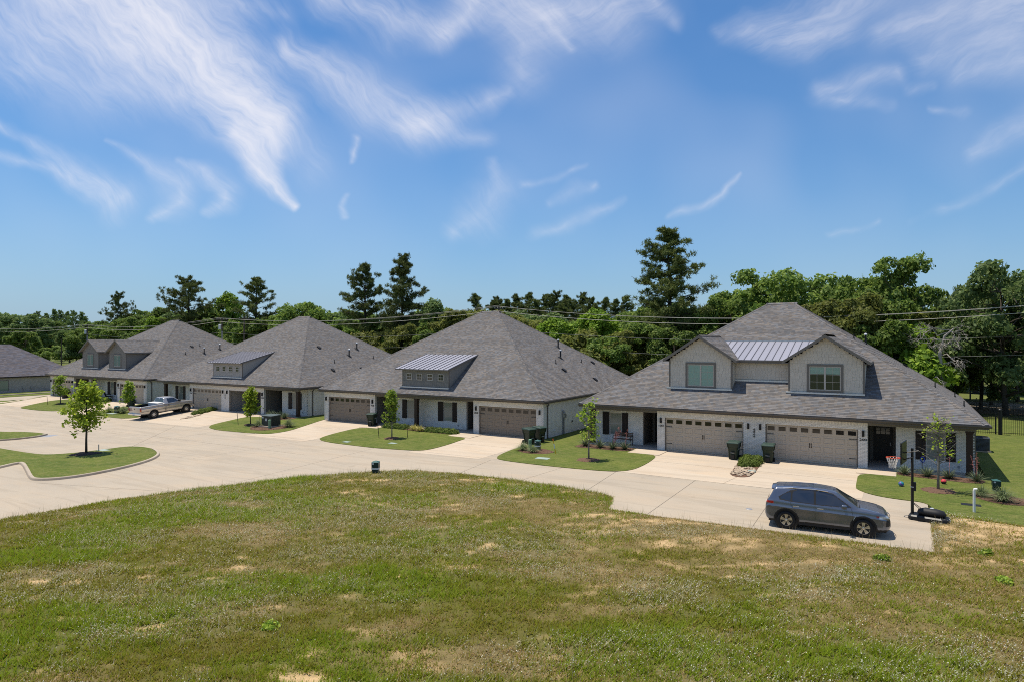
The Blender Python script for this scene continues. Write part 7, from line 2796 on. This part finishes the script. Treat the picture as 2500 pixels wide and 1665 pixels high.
for k, (x, y, st_) in enumerate([(-18.35, 39.85, 2), (-17.25, 39.75, 0), (-16.35, 39.7, 4), (-15.55, 39.85, 1)]):
    yucca(x, y, 0.05, 'dark green spiky clump in the bed before the bench porch' if st_ == 0 else ('spiky clump with tallest red flower stalks before the bench' if st_ == 4 else f'spiky clump with red stalks, {"at the corner post" if st_ == 2 else "at the walkway end of the bench bed"}'), 'spiky clumps in the bench bed', k, st_, 1.15)
for k, (x, y, st_) in enumerate([(0.05, 40.2, 0), (1.05, 40.1, 0), (2.0, 40.05, 1), (3.15, 39.95, 3)]):
    yucca(x, y, 0.05, 'spiky green clump along the wall behind the basketball hoop' if st_ < 3 else 'spiky clump with red stalks at the right corner post', 'spiky clumps behind the hoop', k + 1, st_, 1.1)
for k, (x, y) in enumerate([(-51.0, 40.4), (-50.0, 40.5), (-48.9, 40.1), (-50.5, 40.0)]):
    yucca(x, y, 0.05, 'spiky green clump at the dark alcove beside the transformer lawn', 'spiky clumps by the transformer lawn', k, 0, 1.25)
for x, y, s, lab in [(-21.3, 36.55, 1.0, 'larger ornamental grass clump in front of the teal pedestal by two carts'), (-20.35, 36.15, 0.85, 'smaller ornamental grass clump in front of the teal pedestal by two carts'),
                     (-47.6, 36.3, 1.1, 'arching ornamental grass left of the green transformer'), (-44.7, 37.1, 1.25, 'arching ornamental grass right of the green transformer'),
                     (-71.6, 36.2, 1.15, 'ornamental grass left of the pedestal near the pickup truck'), (-69.3, 36.4, 1.35, 'ornamental grass right of the pedestal near the pickup truck'),
                     (3.05, 36.3, 0.9, 'smaller ornamental grass clump by the white pipe'), (3.75, 35.6, 1.15, 'larger drooping ornamental grass clump by the white pipe')]:
    yucca(x, y, 0.04, lab, None, int(abs(x)), 0, s, 'grass')


def juniper(x, y, dz, sx, sy, sz, label, seed, group=None, rz=0.0):
    key = ('jun', seed % 2)
    if key not in CACHE:
        rng = np.random.default_rng(seed)
        n = 2600
        v = unit(rng.normal(size=(n, 3)))
        v[:, 2] = np.abs(v[:, 2])
        lump = 1 + 0.18 * np.sin(v[:, :1] * 7 + 1) * np.sin(v[:, 1:2] * 8)
        P = v * lump * (0.72 + 0.28 * rng.random((n, 1)))
        N = unit(v + rng.normal(size=(n, 3)) * 0.8)
        V, F = leaf_quads(P, N, 0.085 * (0.6 + 0.8 * rng.random(n)), rng, 0.3)
        CACHE[key] = np_mesh('foliage', V, F)
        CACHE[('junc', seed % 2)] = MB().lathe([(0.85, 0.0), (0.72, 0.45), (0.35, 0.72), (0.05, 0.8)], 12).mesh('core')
    t = thing('juniper_shrub', label, 'shrub', (x, y, hz(x, y) + dz), rz, group)
    t.scale = (sx, sy, sz)
    obj('foliage', CACHE[key], M['juniper'], t)
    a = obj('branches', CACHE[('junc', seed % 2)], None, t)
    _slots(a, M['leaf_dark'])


for k, x in enumerate((-36.3, -35.5, -34.7)):
    juniper(x, 40.25, 0.03, 0.62, 0.42, 0.42, 'low green juniper left of the yellow yuccas', k, 'junipers left of the yellow yuccas')
for k, x in enumerate((-31.8, -31.0, -30.2, -29.7)):
    juniper(x, 40.1, 0.03, 0.6, 0.42, 0.40, 'low green juniper right of the yellow yuccas', k, 'junipers right of the yellow yuccas')
for x, y, lab in ((-33.5, 40.15, 'yellow-striped yucca beside the low junipers, left of its twin'), (-32.7, 39.95, 'yellow-striped yucca beside the low junipers, right of its twin')):
    t = thing('yellow_yucca', lab, 'plant', (x, y, 0.0))
    obj('leaves', CACHE.setdefault('yy', blade_clump(3, 90, 0.62, 0.024, 1.35, 0, None, 0.2).mesh('leaves')), M['yucca_yellow'], t)
for k, (x, y, s) in enumerate(((-60.9, 41.0, 0.7), (-60.7, 40.1, 0.7), (-60.3, 39.2, 0.6))):
    juniper(x, y - 0.35, 0.02, s * 0.8, s, 0.40, 'low juniper in the strip between the two driveways by the truck', k, 'junipers between the driveways by the truck')
for k, (x, y) in enumerate(((-76.5, 41.0), (-80.9, 40.6), (-81.9, 40.6))):
    juniper(x, y, 0.02, 0.7, 0.5, 0.5, 'low juniper on the porch bed of the narrow-gabled duplex', k, 'junipers at the narrow-gabled duplex')


# planted strip between the two driveways of the nearest duplex: juniper, stones, drain
sheet('gravel_strip', smooth_poly([(-7.95, 35.6), (-8.35, 40.0), (-8.35, 41.0), (-7.15, 41.0), (-6.85, 36.4), (-6.9, 35.4), (-7.2, 35.0), (-7.65, 35.05)], 1), 0.028, M['mulch'], skirt=0.05)
for k, (x, y, s) in enumerate(((-8.0, 40.35, 0.42), (-7.45, 40.3, 0.42), (-7.85, 39.55, 0.48), (-7.35, 39.5, 0.42), (-7.75, 38.75, 0.46), (-7.35, 38.6, 0.42), (-7.65, 38.15, 0.42))):
    juniper(x, y, 0.02, s, s * 1.15, 0.34, 'low bright juniper filling the strip between the two trash carts', k, 'junipers between the two trash carts')


def stones(poly, n, label, dz, parent_label):
    rng = random.Random(n)
    xs, ys = [p[0] for p in poly], [p[1] for p in poly]
    root = thing('river_stones', label, 'stones', (0, 0, 0))
    unit_ = []
    for k in range(4):
        bm = bmesh.new()
        bmesh.ops.create_icosphere(bm, subdivisions=1, radius=1)
        for v in bm.verts:
            v.co *= 1 + rng.uniform(-0.22, 0.22)
        mm = MB().bm(bm)
        unit_.append(mm.mesh('stone', True))
    c = 0
    while c < n:
        x, y = rng.uniform(min(xs), max(xs)), rng.uniform(min(ys), max(ys))
        if float(poly_sd(np.array([x]), np.array([y]), poly)[0]) < 0.05:
            continue
        s = rng.uniform(0.045, 0.10)
        o = obj('stone', unit_[c % 4], M['stone_light'], root, (x, y, hz(x, y) + dz + s * 0.25), (0, 0, rng.random() * 6.28))
        o.scale = (s * 1.25, s, s * 0.65)
        c += 1


stones([(-7.95, 35.6), (-8.05, 36.8), (-8.15, 37.75), (-7.0, 37.75), (-6.85, 36.4), (-6.9, 35.4), (-7.2, 35.05), (-7.65, 35.1)], 150, 'tan river stones at the front of the juniper strip', 0.03, '')
stones([(-59.2, 36.2), (-59.5, 37.6), (-60.1, 38.9), (-59.2, 38.6), (-58.8, 37.0)], 90, 'tan river stones in the strip beside the pickup truck', 0.02, '')
cover(-7.45, 36.15, 0.07, 0.52, 0.12, 'drain_black', 'black drain cover lying among the river stones of the juniper strip')
cover(-7.05, 36.75, 0.07, 0.2, 0.13, 'cover_teal', 'pale cover beside the black drain among the river stones')
cover(-59.4, 37.6, 0.05, 0.35, 0.15, 'drain_black', 'black drain cover among the stones by the pickup truck', rz=1.2)


# bench on the porch
def bench():
    b = thing('garden_bench', 'black iron garden bench with wooden slats on the porch', 'bench', (-16.35, 41.55, 0.045))
    for z, y in ((0.42, -0.20), (0.43, -0.10), (0.43, 0.0), (0.42, 0.10)):
        MB().box(-0.60, 0.60, y - 0.035, y + 0.035, z - 0.012, z + 0.012).build('slat', M['bench_wood'], b)
    for z, y in ((0.58, 0.19), (0.68, 0.215), (0.78, 0.24)):
        MB().box(-0.60, 0.60, y - 0.012, y + 0.012, z - 0.035, z + 0.035).build('slat', M['bench_wood'], b)
    for s in (-1, 1):
        x = s * 0.62
        MB().tube([(x, -0.28, 0), (x, -0.24, 0.40), (x, 0.14, 0.40), (x, 0.27, 0.86)], 0.022, 6).tube([(x, 0.20, 0), (x, 0.14, 0.40)], 0.022, 6).tube([(x, -0.26, 0.40), (x, -0.28, 0.60), (x, 0.20, 0.63)], 0.02, 6).build('side_frame', M['black_metal'], b)


bench()


def chair(x, y, rz, label):
    c = thing('porch_chair', label, 'chair', (x, y, 0.045), rz)
    MB().bevbox(-0.30, 0.30, -0.30, 0.30, 0.32, 0.44, 0.03).build('seat', M['pot_dark'], c)
    MB().add([(-0.30, 0.24, 0.40), (0.30, 0.24, 0.40), (0.30, 0.32, 0.40), (-0.30, 0.32, 0.40), (-0.30, 0.42, 0.92), (0.30, 0.42, 0.92), (0.30, 0.48, 0.92), (-0.30, 0.48, 0.92)], [(3, 2, 1, 0), (4, 5, 6, 7), (0, 1, 5, 4), (1, 2, 6, 5), (2, 3, 7, 6), (3, 0, 4, 7)]).build('backrest', M['pot_dark'], c)
    for sx in (-1, 1):
        for sy in (-1, 1):
            MB().tube([(sx * 0.27, sy * 0.27, 0.34), (sx * 0.30, sy * 0.31, 0)], 0.02, 6).build('leg', M['black_metal'], c)
        MB().box(sx * 0.31 - 0.03, sx * 0.31 + 0.03, -0.28, 0.30, 0.58, 0.62).build('armrest', M['pot_dark'], c)


chair(-82.75, 41.75, 2.5, 'black wicker porch chair beside the right garage of the narrow-gabled duplex')
chair(-85.6, 41.8, 3.6, 'black wicker porch chair half hidden behind the island maple')

# potted plant by the far garage
pt = thing('potted_plant', 'bushy green plant in a dark pot by the far garage', 'plant', (-90.3, 40.35, hz(-90.3, 40.35) + 0.006))
MB().lathe([(0.28, 0), (0.30, 0.05), (0.42, 0.62), (0.45, 0.66), (0.38, 0.66), (0.36, 0.60), (0.02, 0.60)], 16).build('pot', M['pot_dark'], pt)
rng = np.random.default_rng(3)
n = 420
v = unit(rng.normal(size=(n, 3)))
v[:, 2] = np.abs(v[:, 2])
Vq, Fq = leaf_quads(v * np.array([0.62, 0.62, 0.75]) * (0.5 + 0.5 * rng.random((n, 1))) + np.array([0, 0, 0.62]), unit(v + rng.normal(size=(n, 3)) * 0.6), 0.10 * (0.6 + 0.8 * rng.random(n)), rng, 0.5)
obj('foliage', np_mesh('foliage', Vq, Fq), M['leaf_young'], pt)

# golf bag in the open garage
gb = thing('golf_bag', 'black golf bag standing in the open garage', 'golf bag', (-57.2, 42.6, 0.014))
MB().lathe([(0.19, 0), (0.21, 0.1), (0.20, 0.75), (0.24, 0.90), (0.22, 0.98)], 14).bevbox(-0.28, -0.15, -0.12, 0.12, 0.15, 0.55, 0.03).build('bag', M['bag_black'], gb)
for k, (dx, dy, L) in enumerate(((-0.45, 0.0, 1.25), (0.05, 0.1, 1.3), (0.12, -0.05, 1.22), (-0.1, 0.05, 1.28))):
    MB().tube([(dx * 0.1, dy, 0.6), (dx * 0.75, dy, L)], 0.008, 4).cbox((dx * 0.78, dy, L), (0.12, 0.06, 0.06)).build('club', M['hoop_black'], gb)

# air conditioner on the right-hand side of the nearest duplex
ac = thing('air_conditioner', 'grey air conditioner unit on the lawn beside the house wall', 'air conditioner', (4.25, 51.3, 0.03))
MB().bevbox(-0.45, 0.45, -0.45, 0.45, 0.05, 0.92, 0.05).build('cabinet', M['ac_grey'], ac)
MB().lathe([(0.40, 0.915), (0.40, 0.945), (0.36, 0.945), (0.36, 0.925), (0.05, 0.925)], 24).build('fan_grille', M['hoop_black'], ac)
MB().box(-0.52, 0.52, -0.52, 0.52, -0.03, 0.06).build('pad', M['concrete_kerb'], ac)
for k in range(10):
    MB().box(-0.40, 0.40, -0.462, -0.449, 0.12 + k * 0.075, 0.15 + k * 0.075).build('louvre', M['hoop_black'], ac)

# garden hose reel / blue sign by the wall
hs = thing('yard_tool', 'black yard tool with blue handle leaning on the wall behind the hoop', 'tool', (0.85, 41.0, 0.05))
MB().tube([(0, 0.0, 0), (0.02, 0.95, 1.75)], 0.018, 6).build('shaft', M['hoop_black'], hs)
MB().tube([(0.03 + 0.09 * math.cos(a), 0.36, 0.66 + 0.15 * math.sin(a)) for a in [2 * PI * k / 14 for k in range(15)]], 0.025, 6, False).build('handle', M['blue_plastic'], hs)

# tree stakes beside the young trees
for x, y, l in ((-33.5, 36.1, 0.14), (-31.7, 37.2, -0.08), (-50.2, 36.2, 0.16), (-48.35, 37.0, -0.05), (-86.0, 36.6, 0.18), (-83.9, 38.2, 0.0)):
    s = MB().tube([(0, 0, -0.05), (-l, 0, 1.05)], 0.022, 6)
    tag(s.build('tree_stake', M['black_metal'], loc=(x, y, hz(x, y) + 0.03)), 'thin dark metal stake beside a young tree', 'stake', 'stakes beside the young trees')


# ------------------------------------------------------------------ fences
def iron_fence(label, x0, y0, x1, y1, h=1.45, sp=0.115, posts=2.4, z=0.0):
    d = Vector((x1 - x0, y1 - y0, 0))
    L = d.length
    d.normalize()
    a = math.atan2(d.y, d.x)
    f = thing('iron_fence', label, 'fence', (x0, y0, z), a)
    for zz in (0.16, h - 0.28, h - 0.12):
        MB().box(0, L, -0.015, 0.015, zz - 0.018, zz + 0.018).build('rail', M['black_metal'], f)
    pk = MB().box(-0.009, 0.009, -0.009, 0.009, 0.04, h).mesh('picket')
    n = int(L / sp)
    for i in range(min(n, 290)):
        obj('picket', pk, M['black_metal'], f, ((i + 0.5) * sp, 0, 0))
    ps = MB().box(-0.035, 0.035, -0.035, 0.035, 0, h + 0.1).bevbox(-0.045, 0.045, -0.045, 0.045, h + 0.1, h + 0.15, 0.01).mesh('post')
    for i in range(int(L / posts) + 1):
        obj('post', ps, M['black_metal'], f, (i * posts, 0, 0))
    return f


iron_fence('black iron picket fence running across the back lawn', 3.6, 60.9, 24.0, 62.6, 1.5)
iron_fence('black iron picket fence running back from the corner towards the woods', 12.6, 62.0, 10.6, 76.5, 1.5, 0.10)
iron_fence('black iron picket fence along the far side of the back lawn', 3.6, 76.5, 24.0, 76.5, 1.5, 0.13)
gp = thing('gate_post', 'stout black round fence post on the back lawn', 'post', (6.25, 60.95, 0.0))
MB().lathe([(0.12, 0), (0.12, 1.85)], 14).build('shaft', M['hoop_black'], gp)
MB().lathe([(0.14, 1.85), (0.14, 1.92), (0.05, 2.0)], 14).build('cap', M['black_metal'], gp)
# timber rail fence in front of the woods
rf = thing('rail_fence', 'dark blue-grey rail fence in shade before the woods', 'fence', (0, 97, 0))
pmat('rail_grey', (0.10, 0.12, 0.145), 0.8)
for k in range(12):
    MB().box(4 + k * 3 - 0.08, 4 + k * 3 + 0.08, -0.08, 0.08, -0.1, 2.3 if k % 3 == 1 else 1.7).build('post', M['rail_grey'], rf)
for z in (0.75, 1.5):
    MB().box(3.5, 38, -0.10, -0.082, z - 0.08, z + 0.08).build('rail', M['rail_grey'], rf)
MB().box(9, 14, -0.10, -0.082, 2.12, 2.26).build('rail', M['rail_grey'], rf)


# ------------------------------------------------------------------ power line
YP = 74.0
tops = [at_row(213, 792, YP), at_row(542, 776, YP), at_row(1218, 747, YP)]
POLES = [(tops[0][0], YP, tops[0][1]), (tops[1][0], YP, tops[1][1]), (tops[2][0], YP, tops[2][1]), (29.0, YP, 12.4), (tops[0][0] - 62, YP, 11.2)]


def pole(x, y, h, label, trans=True, arm=True):
    t = thing('utility_pole', label, 'pole', (x, y, -0.1))
    MB().tube([(0, 0, 0), (0, 0, h + 0.1)], [0.17, 0.11], 10).build('mast', M['wood_pole'], t)
    if arm:
        MB().box(-0.06, 0.06, -1.1, 1.1, h - 0.42, h - 0.30).build('cross_arm', M['wood_pole'], t)
        for yy in (-1.0, -0.35, 0.35, 1.0):
            MB().lathe([(0.05, h - 0.30), (0.07, h - 0.22), (0.03, h - 0.12)], 8, 'Z', (0, yy, 0)).build('insulator', M['grey_metal'], t)
    if trans:
        MB().lathe([(0.26, h - 2.1), (0.28, h - 2.05), (0.28, h - 1.25), (0.20, h - 1.15)], 14, 'Z', (-0.42, -0.1, 0)).build('transformer', M['sticker'], t)
        MB().tube([(0.18, -0.1, h - 2.4), (0.18, -0.1, h - 4.5)], 0.10, 8).build('riser', M['grey_metal'], t)
    return t


pole(*POLES[0], 'dark utility pole with grey transformer behind the narrow-gabled dormers')
pole(*POLES[1], 'utility pole with grey transformer between the far roofs, left of another pole')
x2, h2 = at_row(589, 773, YP)
pole(x2, YP + 0.6, h2, 'plain utility pole with cross arm right of the transformer pole', False)
pole(*POLES[2], 'utility pole hidden by the shed-dormer ridge, only its top showing', False)
pole(*POLES[3], 'utility pole beyond the huge dark oak', False)
xb, hb = at_row(150, 828, 92)
pole(xb, 92, hb, 'short bare pole before the dark undergrowth', False, False)


def wire(a, b, sag, r, mat, label):
    pts = []
    for i in range(25):
        f = i / 24
        pts.append((a[0] + (b[0] - a[0]) * f, a[1] + (b[1] - a[1]) * f, a[2] + (b[2] - a[2]) * f - sag * 4 * f * (1 - f)))
    o = MB().tube(pts, r, 5).build('power_line', M[mat])
    tag(o, label, 'wire', 'power lines behind the houses')


order = [4, 0, 1, 2, 3]
nms = ['the slate roofs', 'the narrow-gabled roof', 'the open-garage roof', 'the twin-gabled roof']
for k in range(4):
    A, B = POLES[order[k]], POLES[order[k + 1]]
    sg = (0.9, 1.0, 1.2, 2.5)[k]
    for dy, dz, m, r, w in ((-1.0, -0.1, 'wire_pale', 0.020, 'front pale upper'), (0.35, -0.1, 'wire', 0.016, 'back grey upper'), (-0.9, -0.75, 'wire_pale', 0.026, 'thick pale middle')):
        wire((A[0], A[1] + dy, A[2] + dz), (B[0], B[1] + dy, B[2] + dz), sg, r, m, f'{w} power line spanning above {nms[k]}')
    if k >= 1:
        a0, b0 = (A[0], A[1] - 0.1, 8.7), (B[0], B[1] - 0.1, 8.9 if k == 3 else 8.7)
        wire(a0, b0, 1.7 if k == 3 else 1.0, 0.014, 'wire', f'upper thin cable hanging low behind {nms[k]}')
        a0, b0 = (A[0], A[1] - 0.1, 6.9), (B[0], B[1] - 0.1, 7.3 if k == 3 else 6.9)
        wire(a0, b0, 1.75 if k == 3 else 0.9, 0.014, 'wire', f'lower thin cable hanging low behind {nms[k]}')


# ------------------------------------------------------------------ slate-roofed houses beyond the cross street
def slate_house(label, x0, x1, y0, y1, zb, ze, pt, win=True):
    H = thing('slate_house', label, 'house', ((x0 + x1) / 2, (y0 + y1) / 2, zb))
    a, b = (x1 - x0) / 2, (y1 - y0) / 2
    he = ze - zb
    run = min(a, b)
    w = MB().box(-a + 0.4, a - 0.4, -b + 0.4, b - 0.4, -0.3, he)
    w.build('wall', M['mortar'], H)
    if win:
        key = ('sb', round(b))
        bk = MB()
        brick_field(bk, (a - 0.4, -b + 0.4), (0, 1), (1, 0), 2 * b - 0.8, 0.0, he - 0.05, [])
        tag(bk.build('bricks', M['brick_grey'], H), kind='stuff')
    if a < b:
        rl = [(0, -b + run), (0, b - run)]
    else:
        rl = [(-a + run, 0), (a - run, 0)]
    k = math.sqrt(1 + pt * pt)
    V = [(-a, -b, he), (a, -b, he), (a, b, he), (-a, b, he), (rl[0][0], rl[0][1], he + run * pt), (rl[1][0], rl[1][1], he + run * pt), (-a, -b, he - 0.2), (a, -b, he - 0.2), (a, b, he - 0.2), (-a, b, he - 0.2)]
    if a < b:
        F = [(0, 1, 4), (1, 2, 5, 4), (2, 3, 5), (3, 0, 4, 5)]
    else:
        F = [(0, 1, 5, 4), (1, 2, 5), (2, 3, 4, 5), (3, 0, 4)]
    MB().add(V, F + [(6, 7, 1, 0), (7, 8, 2, 1), (8, 9, 3, 2), (9, 6, 0, 3), (9, 8, 7, 6)]).build('roof', M['shingle_slate'], H)
    sm = MB()
    rng = random.Random(5)
    slope_tabs(sm, lambda q, d: (a - d, q, he + pt * d), lambda d: -b + d, lambda d: b - d, run - 0.01, (pt / k, 0, 1 / k), rng, expo=0.2, wmin=0.25, wmax=0.6, pt=pt)
    slope_tabs(sm, lambda q, d: (q, -b + d, he + pt * d), lambda d: -a + d, lambda d: a - d, run - 0.01, (0, -pt / k, 1 / k), rng, expo=0.2, wmin=0.25, wmax=0.6, pt=pt)
    tag(sm.build('shingles', M['shingle_slate'], H), kind='stuff')
    MB().box(a, a + 0.1, -b, b, he - 0.16, he - 0.01).build('gutter', M['hoop_black'], H)
    return H, a, b, he


H0, a0, b0, he0 = slate_house('grey brick house with dark slate-coloured hip roof beyond the cross street', -134.5, -119.5, 14.0, 56.0, -1.0, 1.55, 0.667)
for yy in (45.0, 40.0):
    wz = MB().box(a0 - 0.41, a0 - 0.36, yy - 35 - 0.55, yy - 35 + 0.55, 0.45, 1.95).build('window', M['pane_green'], H0)
    MB().box(a0 - 0.40, a0 - 0.345, yy - 35 - 0.62, yy - 35 - 0.55, 0.38, 2.02).box(a0 - 0.40, a0 - 0.345, yy - 35 + 0.55, yy - 35 + 0.62, 0.38, 2.02).box(a0 - 0.40, a0 - 0.345, yy - 35 - 0.55, yy - 35 + 0.55, 1.95, 2.02).build('frame', M['trim_taupe'], wz)
for yy in (47.6, 48.7):
    MB().box(a0 - 0.40, a0 - 0.28, yy - 35 - 0.12, yy - 35 + 0.12, 0.55, 0.95).tube([(a0 - 0.33, yy - 35, 0.6), (a0 - 0.33, yy - 35, 0.0)], 0.04, 6).build('meter_box', M['grey_metal'], H0)
slate_house('dark slate-roofed house further back beyond the cross street', -152, -128, 66, 84, -1.2, 1.3, 0.55, False)
mbx = thing('mailbox_cabinet', 'dark teal cluster mailbox beyond the cross street', 'mailbox', (-116.6, 42.4, hz(-116.6, 42.4) + 0.02), R_(80))
MB().bevbox(-0.6, 0.6, -0.25, 0.25, 0.55, 1.75, 0.03).build('cabinet', M['teal_box'], mbx)
MB().box(-0.15, 0.15, -0.15, 0.15, 0, 0.56).build('pedestal', M['teal_box'], mbx)
for k in range(4):
    for c in range(3):
        MB().box(-0.5 + c * 0.34, -0.22 + c * 0.34, -0.262, -0.249, 0.66 + k * 0.26, 0.86 + k * 0.26).build('door', M['teal_top'], mbx)

# tufts of taller weeds standing in the field
for k, (u, v) in enumerate(((2155, 1372), (2408, 1359), (2450, 1426), (660, 1534))):
    x, y = pix(u, v)
    t = thing('weed_clump', 'leafy dark green weed standing out of the dry field grass', 'plant', (x, y, float(field_z(np.array([x]), np.array([y]))[0])), k, 'leafy weeds in the field')
    rng = np.random.default_rng(k)
    n = 160
    v_ = unit(rng.normal(size=(n, 3)))
    v_[:, 2] = np.abs(v_[:, 2])
    Vq, Fq = leaf_quads(v_ * np.array([0.30, 0.22, 0.20]) * rng.random((n, 1)) ** 0.5, unit(v_ + rng.normal(size=(n, 3)) * 0.5), 0.05 * (0.6 + 0.8 * rng.random(n)), rng, 0.6)
    obj('leaves', np_mesh('leaves', Vq, Fq), M['leaf_young'], t)
